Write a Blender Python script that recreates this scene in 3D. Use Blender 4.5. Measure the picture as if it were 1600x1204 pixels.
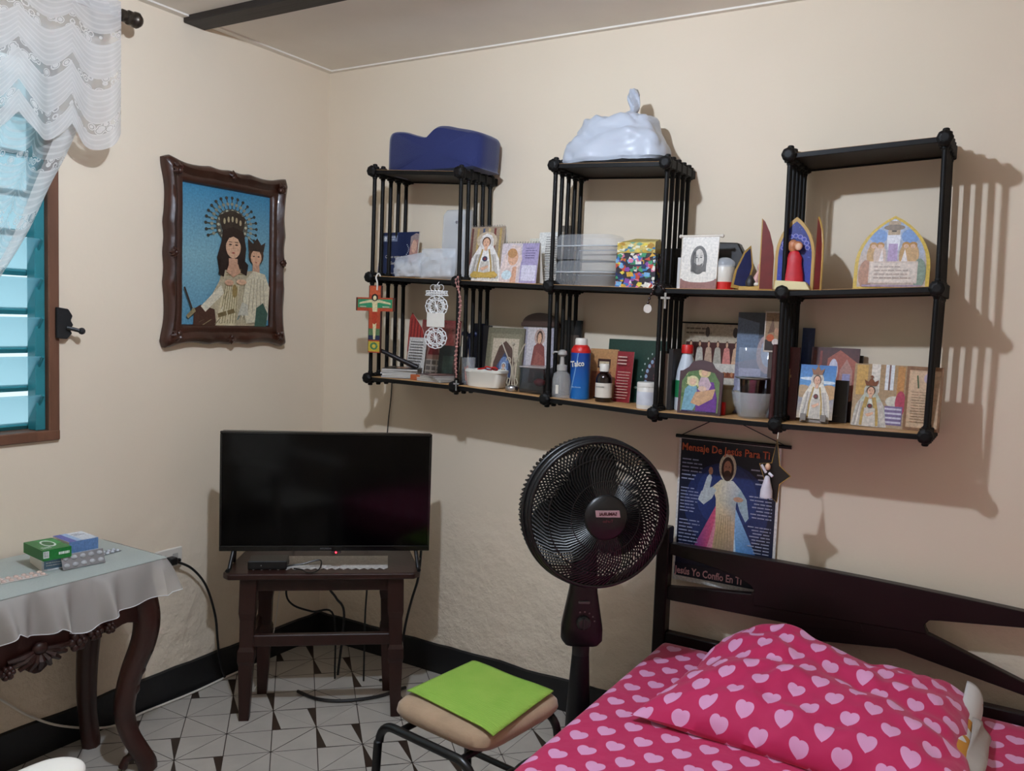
import bpy, bmesh, math, random
from mathutils import Vector, Matrix, Euler, noise
random.seed(7)
PI = math.pi
for o in list(bpy.data.objects): bpy.data.objects.remove(o)
SC = bpy.context.scene
COL = SC.collection

# ------------------------------------------------------------------ camera
FPX = 1323.84
PITCH, YAW, ROLL = 0.07789331, -0.53646876, -0.03702339
CAM = Vector((2.54692, -2.70059, 1.41750))
fw = Vector((math.sin(YAW)*math.cos(PITCH), math.cos(YAW)*math.cos(PITCH), -math.sin(PITCH)))
rt0 = Vector((math.cos(YAW), -math.sin(YAW), 0)); dn0 = fw.cross(rt0)
RT = rt0*math.cos(ROLL) + dn0*math.sin(ROLL); DN = -rt0*math.sin(ROLL) + dn0*math.cos(ROLL); FW = fw
cd = bpy.data.cameras.new('camera'); cam = bpy.data.objects.new('camera', cd); COL.objects.link(cam)
cd.sensor_width = 36; cd.lens = FPX/1600*36; cd.clip_start = 0.02
mw = Matrix((( RT.x, -DN.x, -FW.x, CAM.x), (RT.y, -DN.y, -FW.y, CAM.y), (RT.z, -DN.z, -FW.z, CAM.z), (0,0,0,1)))
cam.matrix_world = mw
SC.camera = cam
# ------------------------------------------------------------------ world, exposure
wd = bpy.data.worlds.new('overcast_sky'); SC.world = wd; wd.use_nodes = True
bg = wd.node_tree.nodes['Background']; bg.inputs[0].default_value = (0.74, 0.92, 1.0, 1); bg.inputs[1].default_value = 1.15
SC.view_settings.view_transform = 'Standard'; SC.view_settings.look = 'None'
SC.view_settings.gamma = 1; SC.view_settings.use_curve_mapping = False
SC.view_settings.exposure = 0.0
LIGHT = Vector((1.50, -1.56, 2.32)); LIGHT_W = 2880.0

# pixel (1600x1204 photograph) -> point on a plane of the room
def ray(u, v): return RT*((u-800)/FPX) + DN*((v-602)/FPX) + FW
def at(u, v, x=None, y=None, z=None):
    r = ray(u, v)
    k = (x-CAM.x)/r.x if x is not None else (y-CAM.y)/r.y if y is not None else (z-CAM.z)/r.z
    return CAM + r*k

# ------------------------------------------------------------------ helpers
def lin(c):
    if isinstance(c, str):
        c = c.lstrip('#'); c = [int(c[i:i+2], 16)/255 for i in (0, 2, 4)]
        c = [x/12.92 if x <= .04045 else ((x+.055)/1.055)**2.4 for x in c]
    return (c[0], c[1], c[2], 1)
def lerp(a, b, t): return a+(b-a)*t
MATS = {}
def mat(name, col=None, rough=.5, metal=0, bump=0, bscale=50, vary=0, vscale=8, coat=0, spec=.5, trans=0, emit=None, estr=0, alpha=1, sheen=0, stretch=(1,1,1)):
    if name in MATS: return MATS[name]
    m = bpy.data.materials.new(name); m.use_nodes = True; nt = m.node_tree; b = nt.nodes['Principled BSDF']
    c = lin(col); b.inputs['Base Color'].default_value = c
    b.inputs['Roughness'].default_value = rough; b.inputs['Metallic'].default_value = metal
    b.inputs['Specular IOR Level'].default_value = spec; b.inputs['Coat Weight'].default_value = coat
    b.inputs['Transmission Weight'].default_value = trans; b.inputs['Alpha'].default_value = alpha
    b.inputs['Sheen Weight'].default_value = sheen
    if emit: b.inputs['Emission Color'].default_value = lin(emit); b.inputs['Emission Strength'].default_value = estr
    if bump or vary:
        tc = nt.nodes.new('ShaderNodeTexCoord'); mp = nt.nodes.new('ShaderNodeMapping'); mp.inputs['Scale'].default_value = stretch
        nt.links.new(tc.outputs['Object'], mp.inputs[0])
    if bump:
        n = nt.nodes.new('ShaderNodeTexNoise'); n.inputs['Scale'].default_value = bscale; n.inputs['Detail'].default_value = 4
        nt.links.new(mp.outputs[0], n.inputs['Vector'])
        bp = nt.nodes.new('ShaderNodeBump'); bp.inputs['Strength'].default_value = bump; bp.inputs['Distance'].default_value = .01
        nt.links.new(n.outputs['Fac'], bp.inputs['Height']); nt.links.new(bp.outputs[0], b.inputs['Normal'])
    if vary:
        n = nt.nodes.new('ShaderNodeTexNoise'); n.inputs['Scale'].default_value = vscale; n.inputs['Detail'].default_value = 5
        nt.links.new(mp.outputs[0], n.inputs['Vector'])
        r = nt.nodes.new('ShaderNodeValToRGB'); r.color_ramp.elements[0].position = .3; r.color_ramp.elements[1].position = .7
        r.color_ramp.elements[0].color = tuple(x*(1-vary) for x in c[:3])+(1,); r.color_ramp.elements[1].color = tuple(min(1, x*(1+vary*.6)) for x in c[:3])+(1,)
        nt.links.new(n.outputs['Fac'], r.inputs[0]); nt.links.new(r.outputs[0], b.inputs['Base Color'])
    MATS[name] = m; return m
def see_through(name, col, amount, rough=.1, spec=.5, bump=0, bscale=20):
    """thin clear film or glass: mostly transparent with a glossy, faintly milky surface"""
    if name in MATS: return MATS[name]
    m = bpy.data.materials.new(name); m.use_nodes = True; nt = m.node_tree; b = nt.nodes['Principled BSDF']; out = nt.nodes['Material Output']
    b.inputs['Base Color'].default_value = lin(col); b.inputs['Roughness'].default_value = rough; b.inputs['Specular IOR Level'].default_value = spec
    t = nt.nodes.new('ShaderNodeBsdfTransparent'); mx = nt.nodes.new('ShaderNodeMixShader'); mx.inputs[0].default_value = amount
    nt.links.new(t.outputs[0], mx.inputs[1]); nt.links.new(b.outputs[0], mx.inputs[2]); nt.links.new(mx.outputs[0], out.inputs[0])
    if bump:
        n = nt.nodes.new('ShaderNodeTexNoise'); n.inputs['Scale'].default_value = bscale
        bp = nt.nodes.new('ShaderNodeBump'); bp.inputs['Strength'].default_value = bump; bp.inputs['Distance'].default_value = .01
        nt.links.new(n.outputs['Fac'], bp.inputs['Height']); nt.links.new(bp.outputs[0], b.inputs['Normal'])
    MATS[name] = m; return m
def print_mat():
    if 'print' in MATS: return MATS['print']
    m = bpy.data.materials.new('printed_paper'); m.use_nodes = True; nt = m.node_tree; b = nt.nodes['Principled BSDF']
    a = nt.nodes.new('ShaderNodeVertexColor'); a.layer_name = 'Col'
    tc = nt.nodes.new('ShaderNodeTexCoord'); n = nt.nodes.new('ShaderNodeTexNoise'); n.inputs['Scale'].default_value = 130; n.inputs['Detail'].default_value = 6; n.inputs['Roughness'].default_value = .65
    nt.links.new(tc.outputs['Object'], n.inputs['Vector'])
    r = nt.nodes.new('ShaderNodeMapRange'); r.inputs[1].default_value = .3; r.inputs[2].default_value = .7; r.inputs[3].default_value = .66; r.inputs[4].default_value = 1.16
    nt.links.new(n.outputs['Fac'], r.inputs[0])
    mx = nt.nodes.new('ShaderNodeVectorMath'); mx.operation = 'SCALE'; nt.links.new(a.outputs[0], mx.inputs[0]); nt.links.new(r.outputs[0], mx.inputs['Scale'])
    nt.links.new(mx.outputs[0], b.inputs['Base Color']); b.inputs['Roughness'].default_value = .38
    MATS['print'] = m; return m
class NT:
    """tiny math-node writer"""
    def __init__(s, nt): s.nt = nt
    def m(s, op, a, b=None, c=None):
        n = s.nt.nodes.new('ShaderNodeMath'); n.operation = op
        for i, x in enumerate((a, b, c)):
            if x is None: continue
            if isinstance(x, (int, float)): n.inputs[i].default_value = x
            else: s.nt.links.new(x, n.inputs[i])
        return n.outputs[0]

class G:
    def __init__(s): s.v = []; s.f = []; s.mi = []; s.uv = None
    def add(s, vs, fs, mi=0):
        n = len(s.v); s.v += [Vector(p) for p in vs]; s.f += [tuple(i+n for i in q) for q in fs]; s.mi += [mi]*len(fs); return s
    def box(s, c, d, mi=0, M=None):
        c = Vector(c); x, y, z = d[0]/2, d[1]/2, d[2]/2
        vs = [Vector((a*x, b*y, e*z)) for a in (-1, 1) for b in (-1, 1) for e in (-1, 1)]
        if M is not None: vs = [M @ p for p in vs]
        vs = [p+c for p in vs]
        return s.add(vs, [(0,1,3,2), (4,6,7,5), (0,4,5,1), (2,3,7,6), (0,2,6,4), (1,5,7,3)], mi)
    def bx(s, x0, x1, y0, y1, z0, z1, mi=0): return s.box(((x0+x1)/2, (y0+y1)/2, (z0+z1)/2), (x1-x0, y1-y0, z1-z0), mi)
    def tube(s, path, r, n=8, mi=0, caps=True, closed=False):
        path = [Vector(p) for p in path]; k = len(path); rs = r if isinstance(r, (list, tuple)) else [r]*k
        up = None; vs = []; fs = []
        for i, p in enumerate(path):
            if closed: t = path[(i+1) % k]-path[i-1]
            else: t = path[min(i+1, k-1)]-path[max(i-1, 0)]
            t.normalize()
            if up is None:
                up = Vector((0, 0, 1)) if abs(t.z) < .9 else Vector((1, 0, 0))
            a = t.cross(up)
            if a.length < 1e-6: a = t.cross(Vector((0, 1, 0)))
            a.normalize(); b = a.cross(t).normalized(); up = b
            for j in range(n):
                th = 2*PI*j/n; vs.append(p+(a*math.cos(th)+b*math.sin(th))*rs[i])
        for i in range(k if closed else k-1):
            for j in range(n):
                i2 = (i+1) % k
                fs.append((i*n+j, i*n+(j+1) % n, i2*n+(j+1) % n, i2*n+j))
        if caps and not closed: fs += [tuple(range(n-1, -1, -1)), tuple(range((k-1)*n, k*n))]
        return s.add(vs, fs, mi)
    def lathe(s, prof, n=20, c=(0,0,0), mi=0, M=None, caps=True):
        c = Vector(c); vs = []; fs = []
        for r, z in prof:
            for j in range(n):
                th = 2*PI*j/n; p = Vector((r*math.cos(th), r*math.sin(th), z)); vs.append((M @ p if M is not None else p)+c)
        for i in range(len(prof)-1):
            for j in range(n): fs.append((i*n+j, i*n+(j+1) % n, (i+1)*n+(j+1) % n, (i+1)*n+j))
        if caps: fs += [tuple(range(n-1, -1, -1)), tuple(range((len(prof)-1)*n, len(prof)*n))]
        return s.add(vs, fs, mi)
    def ball(s, c, r, n=10, mi=0, M=None):
        if not isinstance(r, (list, tuple)): r = (r, r, r)
        vs = []; fs = []; m = max(4, n//2+1)
        for i in range(m+1):
            ph = -PI/2+PI*i/m
            for j in range(n):
                th = 2*PI*j/n; p = Vector((r[0]*math.cos(ph)*math.cos(th), r[1]*math.cos(ph)*math.sin(th), r[2]*math.sin(ph)))
                vs.append((M @ p if M is not None else p)+Vector(c))
        for i in range(m):
            for j in range(n): fs.append((i*n+j, i*n+(j+1) % n, (i+1)*n+(j+1) % n, (i+1)*n+j))
        return s.add(vs, fs, mi)
    def prism(s, pts, y0, y1, mi=0, mi_front=None):
        """polygon in x,z extruded along y (front is y0)"""
        n = len(pts); vs = [(p[0], y0, p[1]) for p in pts]+[(p[0], y1, p[1]) for p in pts]
        s.add(vs, [tuple(range(n)), tuple(range(2*n-1, n-1, -1))]+[(i, i+n, (i+1) % n+n, (i+1) % n) for i in range(n)], mi)
        if mi_front is not None: s.mi[-(n+2)] = mi_front
        return s
    def grid(s, fn, nu, nv, mi=0, uvfn=None):
        vs = [fn(i/nu, j/nv) for j in range(nv+1) for i in range(nu+1)]
        fs = [(j*(nu+1)+i, j*(nu+1)+i+1, (j+1)*(nu+1)+i+1, (j+1)*(nu+1)+i) for j in range(nv) for i in range(nu)]
        if uvfn:
            if s.uv is None: s.uv = {}
            for j in range(nv+1):
                for i in range(nu+1): s.uv[len(s.v)+j*(nu+1)+i] = uvfn(i/nu, j/nv)
        return s.add(vs, fs, mi)
    def build(s, name, mats, parent=None, smooth=False, bevel=0, seg=1, off=None, weld=False, solid=0, sub=0, fixn=True):
        me = bpy.data.meshes.new(name)
        vs = s.v if off is None else [p-Vector(off) for p in s.v]
        me.from_pydata([tuple(p) for p in vs], [], s.f)
        if not isinstance(mats, (list, tuple)): mats = [mats]
        for m in mats: me.materials.append(m)
        for p, mi in zip(me.polygons, s.mi): p.material_index = mi
        if s.uv:
            l = me.uv_layers.new(name='UVMap')
            for lp in me.loops: l.data[lp.index].uv = s.uv.get(lp.vertex_index, (0, 0))
        bm = bmesh.new(); bm.from_mesh(me)
        if weld: bmesh.ops.remove_doubles(bm, verts=bm.verts, dist=1e-5)
        if fixn: bmesh.ops.recalc_face_normals(bm, faces=bm.faces)
        if bevel:
            es = [e for e in bm.edges if len(e.link_faces) == 2 and e.calc_face_angle(0) > .5]
            bmesh.ops.bevel(bm, geom=es, offset=bevel, segments=seg, affect='EDGES', profile=.5, clamp_overlap=True)
        if smooth:
            for f in bm.faces: f.smooth = True
            for e in bm.edges:
                if len(e.link_faces) == 2 and e.calc_face_angle(0) > .8: e.smooth = False
        bm.to_mesh(me); bm.free()
        o = bpy.data.objects.new(name, me); COL.objects.link(o)
        if parent is not None: o.parent = parent
        if solid:
            md = o.modifiers.new('thickness', 'SOLIDIFY'); md.thickness = solid; md.offset = 0
        if sub:
            md = o.modifiers.new('smoothing', 'SUBSURF'); md.levels = sub; md.render_levels = sub
        return o
def thing(name, label, cat, loc=(0,0,0), rz=0, rx=0, ry=0, group=None):
    o = bpy.data.objects.new(name, None); COL.objects.link(o); o.empty_display_size = .05
    o.location = loc; o.rotation_euler = (rx, ry, rz); o['label'] = label; o['category'] = cat
    if group: o['group'] = group
    return o
def tag(o, label, cat, group=None):
    o['label'] = label; o['category'] = cat
    if group: o['group'] = group
    return o
def struct(o): o['kind'] = 'structure'; return o
def text(s, size, m, parent, loc, name='lettering', rot=(PI/2, 0, 0), align='CENTER', ext=0.0, width=None, bold=0.0, rotz=0):
    cu = bpy.data.curves.new(name, 'FONT'); cu.body = s; cu.size = size; cu.align_x = align; cu.align_y = 'CENTER'; cu.extrude = ext; cu.offset = bold; cu.resolution_u = 2
    t = bpy.data.objects.new(name, cu); COL.objects.link(t)
    bpy.context.view_layer.update()
    dg = bpy.context.evaluated_depsgraph_get(); me = bpy.data.meshes.new_from_object(t.evaluated_get(dg))
    bpy.data.objects.remove(t)
    me.materials.clear(); me.materials.append(m); me.name = name
    if width:
        xs = [v.co.x for v in me.vertices]
        if xs:
            k = width/(max(xs)-min(xs))
            for v in me.vertices: v.co.x *= k
    o = bpy.data.objects.new(name, me); COL.objects.link(o); o.parent = parent; o.location = loc; o.rotation_euler = rot
    return o
def bez(pts, n=8):
    """Catmull-Rom through points"""
    P = [Vector(p) for p in pts]; P = [P[0]*2-P[1]]+P+[P[-1]*2-P[-2]]; out = []
    for i in range(1, len(P)-2):
        for k in range(n):
            t = k/n; a, b, c, d = P[i-1:i+3]
            out.append(.5*((2*b)+(c-a)*t+(2*a-5*b+4*c-d)*t*t+(3*b-a-3*c+d)*t**3))
    out.append(P[-2]); return out

# ---- flat print: layered coloured polygons on a card, in unit coordinates
class Cv:
    def __init__(s, w, h, clip=None): s.w = w; s.h = h; s.sh = []; s.clip = clip
    def _clip(s, pts, cols):
        if not s.clip: return pts, cols
        B = s.clip; n = len(B)
        area = sum(B[i][0]*B[(i+1) % n][1]-B[(i+1) % n][0]*B[i][1] for i in range(n)); sg = 1 if area > 0 else -1
        P = list(zip(pts, cols))
        for i in range(n):
            a, b = B[i], B[(i+1) % n]; Q = []
            d = lambda p: sg*((b[0]-a[0])*(p[1]-a[1])-(b[1]-a[1])*(p[0]-a[0]))
            for k in range(len(P)):
                p, q = P[k], P[(k+1) % len(P)]; dp, dq = d(p[0]), d(q[0])
                if dp >= 0: Q.append(p)
                if (dp >= 0) != (dq >= 0):
                    t = dp/(dp-dq); Q.append((tuple(lerp(x, y, t) for x, y in zip(p[0], q[0])), tuple(lerp(x, y, t) for x, y in zip(p[1], q[1]))))
            P = Q
            if len(P) < 3: return None, None
        return [p[0] for p in P], [p[1] for p in P]
    def poly(s, pts, c, cs=None):
        cols = [lin(x) for x in cs] if cs else [lin(c)]*len(pts)
        if s.clip is None: pts = [(min(1, max(0, x)), min(1, max(0, y))) for x, y in pts]
        p, k = s._clip(pts, cols)
        if p: s.sh.append((p, k))
    def rect(s, x0, y0, x1, y1, c, top=None):
        s.poly([(x0, y0), (x1, y0), (x1, y1), (x0, y1)], c, [c, c, top, top] if top else None)
    def fill(s, c, top=None): s.rect(0, 0, 1, 1, c, top) if s.clip is None else s.poly(list(s.clip), c, [c]*len(s.clip) if not top else [top if p[1] > .5 else c for p in s.clip])
    def ell(s, cx, cy, rx, ry, c, n=14, a0=0, a1=2*PI): s.poly([(cx+rx*math.cos(a0+(a1-a0)*i/n), cy+ry*math.sin(a0+(a1-a0)*i/n)) for i in range(n if a1-a0 > 6.2 else n+1)], c)
    def line(s, x0, y0, x1, y1, t, c):
        dx, dy = (x1-x0)*s.w, (y1-y0)*s.h; L = math.hypot(dx, dy) or 1; nx, ny = -dy/L*t/2/s.w, dx/L*t/2/s.h
        s.poly([(x0+nx, y0+ny), (x1+nx, y1+ny), (x1-nx, y1-ny), (x0-nx, y0-ny)], c)
    def lines(s, x0, y0, x1, y1, n, c, fill=.45, rag=.3, al=0):
        for i in range(n):
            y = y1-(i+.5)*(y1-y0)/n; h = (y1-y0)/n*fill; k = 1-random.random()*rag; wd = (x1-x0)*k
            xs = x0 if al == 0 else x1-wd if al == 1 else (x0+x1-wd)/2
            # broken into words
            x = xs
            while x < xs+wd-.005:
                L = min(random.uniform(.04, .11), xs+wd-x); s.rect(x, y-h/2, x+L*.86, y+h/2, c); x += L
    def mary(s, cx, y0, y1, hw, veil='#e8e2dc', gown='#f4f0ea', skin='#e3b394', hair='#5a3a26', heart='#5a4038', hands=True, crown=None):
        H = y1-y0; Y = lambda t: y0+H*t
        out = [(-1, 0), (-.97, .25), (-.85, .48), (-.55, .66), (-.42, .74), (-.42, .86), (-.3, .95), (0, 1)]
        pts = [(cx+hw*a, Y(b)) for a, b in out]+[(cx-hw*a, Y(b)) for a, b in reversed(out[:-1])]
        s.poly(pts, veil)
        g = [(-.42, 0), (-.45, .3), (-.33, .55), (-.2, .68), (.2, .68), (.33, .55), (.45, .3), (.42, 0)]
        s.poly([(cx+hw*a, Y(b)) for a, b in g], gown)
        tw = .0028*s.w/.06
        for k, cc in ((-.9, '#c9c1b8'), (-.78, '#a9a198'), (-.66, '#d8d0c6'), (-.55, '#b5ada4'), (.55, '#b5ada4'), (.66, '#d8d0c6'), (.78, '#a9a198'), (.9, '#c9c1b8')): s.line(cx+hw*k, Y(0), cx+hw*k*.62, Y(.56), tw*1.5, cc)
        for k in (-1, 1): s.line(cx+k*hw*.45, Y(.02), cx+k*hw*.40, Y(.34), tw, '#b99a5a'); s.line(cx+k*hw*.40, Y(.34), cx+k*hw*.2, Y(.67), tw, '#b99a5a')
        for k in (-.3, -.18, -.06, .08, .2, .31): s.line(cx+hw*k, Y(0), cx+hw*k*.7, Y(.42), tw*.9, '#cfc6bb')
        for k in (-1, 1): s.poly([(cx+k*hw*.42, Y(.74)), (cx+k*hw*.34, Y(.74)), (cx+k*hw*.27, Y(.9)), (cx+k*hw*.3, Y(.95))], '#cdc4ba')
        s.ell(cx, Y(.82), hw*.27, H*.105, hair); s.ell(cx, Y(.8), hw*.21, H*.1, skin)
        s.rect(cx-hw*.1, Y(.64), cx+hw*.1, Y(.72), skin)
        for k in (-1, 1): s.ell(cx+k*hw*.085, Y(.815), hw*.035, H*.008, '#3c2a22', 6)
        s.rect(cx-hw*.012, Y(.775), cx+hw*.012, Y(.81), '#c08a6c'); s.ell(cx, Y(.75), hw*.05, H*.008, '#a8574c', 6)
        if heart: s.ell(cx, Y(.47), hw*.17, H*.055, heart, 10); s.ell(cx, Y(.47), hw*.08, H*.03, '#8a3030', 8)
        if hands: s.poly([(cx-hw*.25, Y(.28)), (cx+hw*.22, Y(.34)), (cx+hw*.25, Y(.29)), (cx-hw*.1, Y(.22))], skin)
        if crown:
            s.poly([(cx-hw*.3, Y(.93)), (cx-hw*.45, Y(1.07)), (cx-hw*.2, Y(1.02)), (cx, Y(1.12)), (cx+hw*.2, Y(1.02)), (cx+hw*.45, Y(1.07)), (cx+hw*.3, Y(.93))], crown)
            s.ell(cx, Y(1.14), hw*.1, H*.03, crown, 8)
    def person(s, cx, y0, y1, hw, robe, skin='#d8a888', hair='#4a3226', halo=None):
        H = y1-y0; Y = lambda t: y0+H*t
        if halo: s.ell(cx, Y(.87), hw*.62, H*.16, halo)
        s.poly([(cx-hw, Y(0)), (cx-hw*.8, Y(.4)), (cx-hw*.6, Y(.7)), (cx-hw*.2, Y(.76)), (cx+hw*.2, Y(.76)), (cx+hw*.6, Y(.7)), (cx+hw*.8, Y(.4)), (cx+hw, Y(0))], robe)
        s.ell(cx, Y(.87), hw*.36, H*.13, hair, 10); s.ell(cx, Y(.85), hw*.25, H*.105, skin, 10)
    def build(s, name, parent, loc=(0,0,0), eps=.00007):
        me = bpy.data.meshes.new(name); vs = []; fs = []; cs = []
        for k, (p, c) in enumerate(s.sh):
            n = len(vs)
            vs += [((x-.5)*s.w, -(k+1)*eps, y*s.h) for x, y in p]; fs.append(tuple(range(n, n+len(p)))); cs += list(c)
        me.from_pydata(vs, [], fs); a = me.color_attributes.new('Col', 'FLOAT_COLOR', 'POINT')
        for i, c in enumerate(cs): a.data[i].color = c
        for p in me.polygons:
            if p.normal.y > 0: p.flip()
        me.materials.append(print_mat())
        o = bpy.data.objects.new(name, me); COL.objects.link(o); o.parent = parent; o.location = loc
        return o

# shared materials
M_PAPER = mat('paper', '#ddd3c5', .6, vary=.04, vscale=30)
M_WHITE = mat('white_plastic', '#e2dbd0', .35, vary=.02)
M_BLACK = mat('black_plastic', '#0c0c0e', .4, bump=.02, bscale=200)
M_INK = mat('black_ink', '#15151a', .5)
M_GOLD = mat('gold_card_edge', '#b8924a', .4, vary=.15)
M_SILVER = mat('silver_metal', '#b9b9bb', .3, 1, vary=.1)
M_CLEAR = see_through('clear_plastic', '#eceff2', .11, .08, .8)
M_GLASS = see_through('clear_glass', '#e4eaec', .28, .05, .8)
M_MILK = see_through('milky_plastic', '#e3e8ef', .4, .25)
M_RED = mat('red_plastic', '#c9201c', .4, vary=.04)
M_DARKCARD = mat('dark_card', '#1a1416', .45, vary=.1)

# ================================================================== THE ROOM
RX, RY, RH = 3.5, -3.7, 2.415
def wall_mat():
    m = bpy.data.materials.new('cream_plaster'); m.use_nodes = True; nt = m.node_tree; b = nt.nodes['Principled BSDF']; L = nt.links.new
    tc = nt.nodes.new('ShaderNodeTexCoord'); sp = nt.nodes.new('ShaderNodeSeparateXYZ'); L(tc.outputs['Object'], sp.inputs[0])
    n1 = nt.nodes.new('ShaderNodeTexNoise'); n1.inputs['Scale'].default_value = 3.2; n1.inputs['Detail'].default_value = 6; L(tc.outputs['Object'], n1.inputs['Vector'])
    n2 = nt.nodes.new('ShaderNodeTexNoise'); n2.inputs['Scale'].default_value = 14; n2.inputs['Detail'].default_value = 8; n2.inputs['Roughness'].default_value = .6; L(tc.outputs['Object'], n2.inputs['Vector'])
    vo = nt.nodes.new('ShaderNodeTexVoronoi'); vo.feature = 'DISTANCE_TO_EDGE'; vo.inputs['Scale'].default_value = 6
    mx = nt.nodes.new('ShaderNodeVectorMath'); mx.operation = 'MULTIPLY_ADD'; mx.inputs[1].default_value = (.35, .35, .35); L(n2.outputs['Color'], mx.inputs[0]); L(tc.outputs['Object'], mx.inputs[2]); L(mx.outputs[0], vo.inputs['Vector'])
    q = NT(nt)
    low = q.m('SUBTRACT', 1, q.m('SMOOTH_MIN', q.m('DIVIDE', sp.outputs[2], .75), 1, .1))        # 1 near the floor (damp, blistered plaster)
    low = q.m('MAXIMUM', low, 0)
    crack = q.m('MULTIPLY', q.m('LESS_THAN', vo.outputs['Distance'], .035), q.m('GREATER_THAN', q.m('MULTIPLY', low, n1.outputs['Fac']), .25))
    h = q.m('ADD', q.m('MULTIPLY', n1.outputs['Fac'], q.m('ADD', q.m('MULTIPLY', low, 4.5), .3)), q.m('ADD', q.m('MULTIPLY', n2.outputs['Fac'], q.m('ADD', q.m('MULTIPLY', low, 2.6), .10)), q.m('MULTIPLY', crack, -1.1)))
    bp = nt.nodes.new('ShaderNodeBump'); bp.inputs['Strength'].default_value = .5; bp.inputs['Distance'].default_value = .02; L(h, bp.inputs['Height']); L(bp.outputs[0], b.inputs['Normal'])
    r = nt.nodes.new('ShaderNodeMix'); r.data_type = 'RGBA'; r.inputs[6].default_value = (.78, .66, .51, 1); r.inputs[7].default_value = (.82, .70, .55, 1); L(n1.outputs['Fac'], r.inputs[0])
    L(r.outputs[2], b.inputs['Base Color']); b.inputs['Roughness'].default_value = .72; b.inputs['Specular IOR Level'].default_value = .25
    return m
M_WALL = wall_mat()
T = .12
struct(G().bx(-T, RX+T, 0, T, -.1, RH+.1).build('wall_back', M_WALL))
struct(G().bx(-T, RX+T, RY-T, RY, -.1, RH+.1).build('wall_front', M_WALL))
struct(G().bx(RX, RX+T, RY, 0, -.1, RH+.1).build('wall_right', M_WALL))
WY0, WY1, WZ0, WZ1 = -2.15, -1.172, .995, 2.17
struct(G().bx(-T, 0, WY1, 0, -.1, RH+.1).bx(-T, 0, RY, WY0, -.1, RH+.1).bx(-T, 0, WY0, WY1, -.1, WZ0).bx(-T, 0, WY0, WY1, WZ1, RH+.1).build('wall_left', M_WALL))
M_CEIL = mat('ceiling_board', '#f0e8dc', .7, bump=.15, bscale=6, vary=.06, vscale=2.5)
cl = struct(G().bx(-T, RX+T, RY-T, T, RH, RH+.1).build('ceiling', M_CEIL))
M_BEAM = mat('dark_beam_wood', '#2b2420', .6, bump=.2, bscale=20, vary=.3, stretch=(.3, 4, 4))
G().bx(0, RX, -.722, -.632, RH-.022, RH+.01).build('beam', M_BEAM, cl, bevel=.003)
G().bx(0, RX, -.02, 0, RH-.006, RH+.01).build('edge_strip', M_CEIL, cl)
G().bx(.0, .03, RY, -.02, RH-.006, RH+.01).build('edge_strip', M_CEIL, cl)
fl = struct(G().bx(-T, RX+T, RY-T, T, -.1, -.006).build('floor', mat('grout', '#5f554b', .8, vary=.2)))
# cement tiles, axis aligned, white triangles on a dark ground with a pinwheel wedge
TP, TX0, TY0 = .2065, .367, -.61
M_TW = mat('tile_white', '#b9b2a8', .33, vary=.1, vscale=9, bump=.03, bscale=30); M_TD = mat('tile_dark', '#2e2019', .4, vary=.15); M_TL = mat('tile_line', '#6d6152', .5, vary=.1)
def tile_mesh():
    g = G(); a = TP/2-.0009
    g.bx(-a, a, -a, a, -.012, 0, 0)
    z = .00035; e = .0021
    c = [(-a, -a), (a, -a), (a, a), (-a, a)]
    for k in range(4):
        p, q = Vector(c[k]), Vector(c[(k+1) % 4]); m = (p+q)/2; d = (q-p).normalized()
        ctr = m*(e/a)
        if k == 0: ctr = p*.17+m*.06
        tri = [p+d*e, q-d*e, ctr]
        g.add([(x.x, x.y, z) for x in tri], [(0, 1, 2)], 1)
    o = g.build('tile', [M_TD, M_TW]); return o
t0 = tile_mesh(); t0.parent = fl; first = True
jx0 = int(math.floor((0-TX0)/TP)); jx1 = int(math.ceil((RX-TX0)/TP))
cnt = 0
for j in range(-3, 13):
    for i in range(jx0, jx1):
        x, y = TX0+(i+.5)*TP, TY0+(.5-j)*TP
        if x-TP/2 > RX or y+TP/2 < RY: continue
        if cnt >= 288: break
        o = t0 if first else t0.copy()
        if not first: COL.objects.link(o); o.parent = fl
        first = False; cnt += 1
        o.location = (x, y, random.uniform(-.0006, .0004)); o.rotation_euler = (0, 0, 0 if j % 2 == 0 else PI)
M_BB = mat('black_baseboard_paint', '#101114', .45, bump=.3, bscale=12, vary=.25)
def skirting(name, p0, p1, nrm):
    p0, p1, nrm = Vector(p0), Vector(p1), Vector(nrm); g = G(); n = 60; vs = []
    for i in range(n+1):
        p = p0.lerp(p1, i/n); h = .116+.007*noise.noise(Vector((i*.35, p0.x*3, 1)))+.004*noise.noise(Vector((i*1.3, 4, p0.y)))
        vs += [p, p+nrm*.012, p+nrm*.011+Vector((0, 0, h-.004)), p+Vector((0, 0, h))]
    fs = [(i*4+k, i*4+(k+1) % 4, i*4+4+(k+1) % 4, i*4+4+k) for i in range(n) for k in range(4)]
    g.add(vs, fs); return struct(g.build(name, M_BB))
skirting('baseboard_back', (0, 0, 0), (RX, 0, 0), (0, -1, 0))
skirting('baseboard_left', (0, 0, 0), (0, RY, 0), (1, 0, 0))
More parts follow.
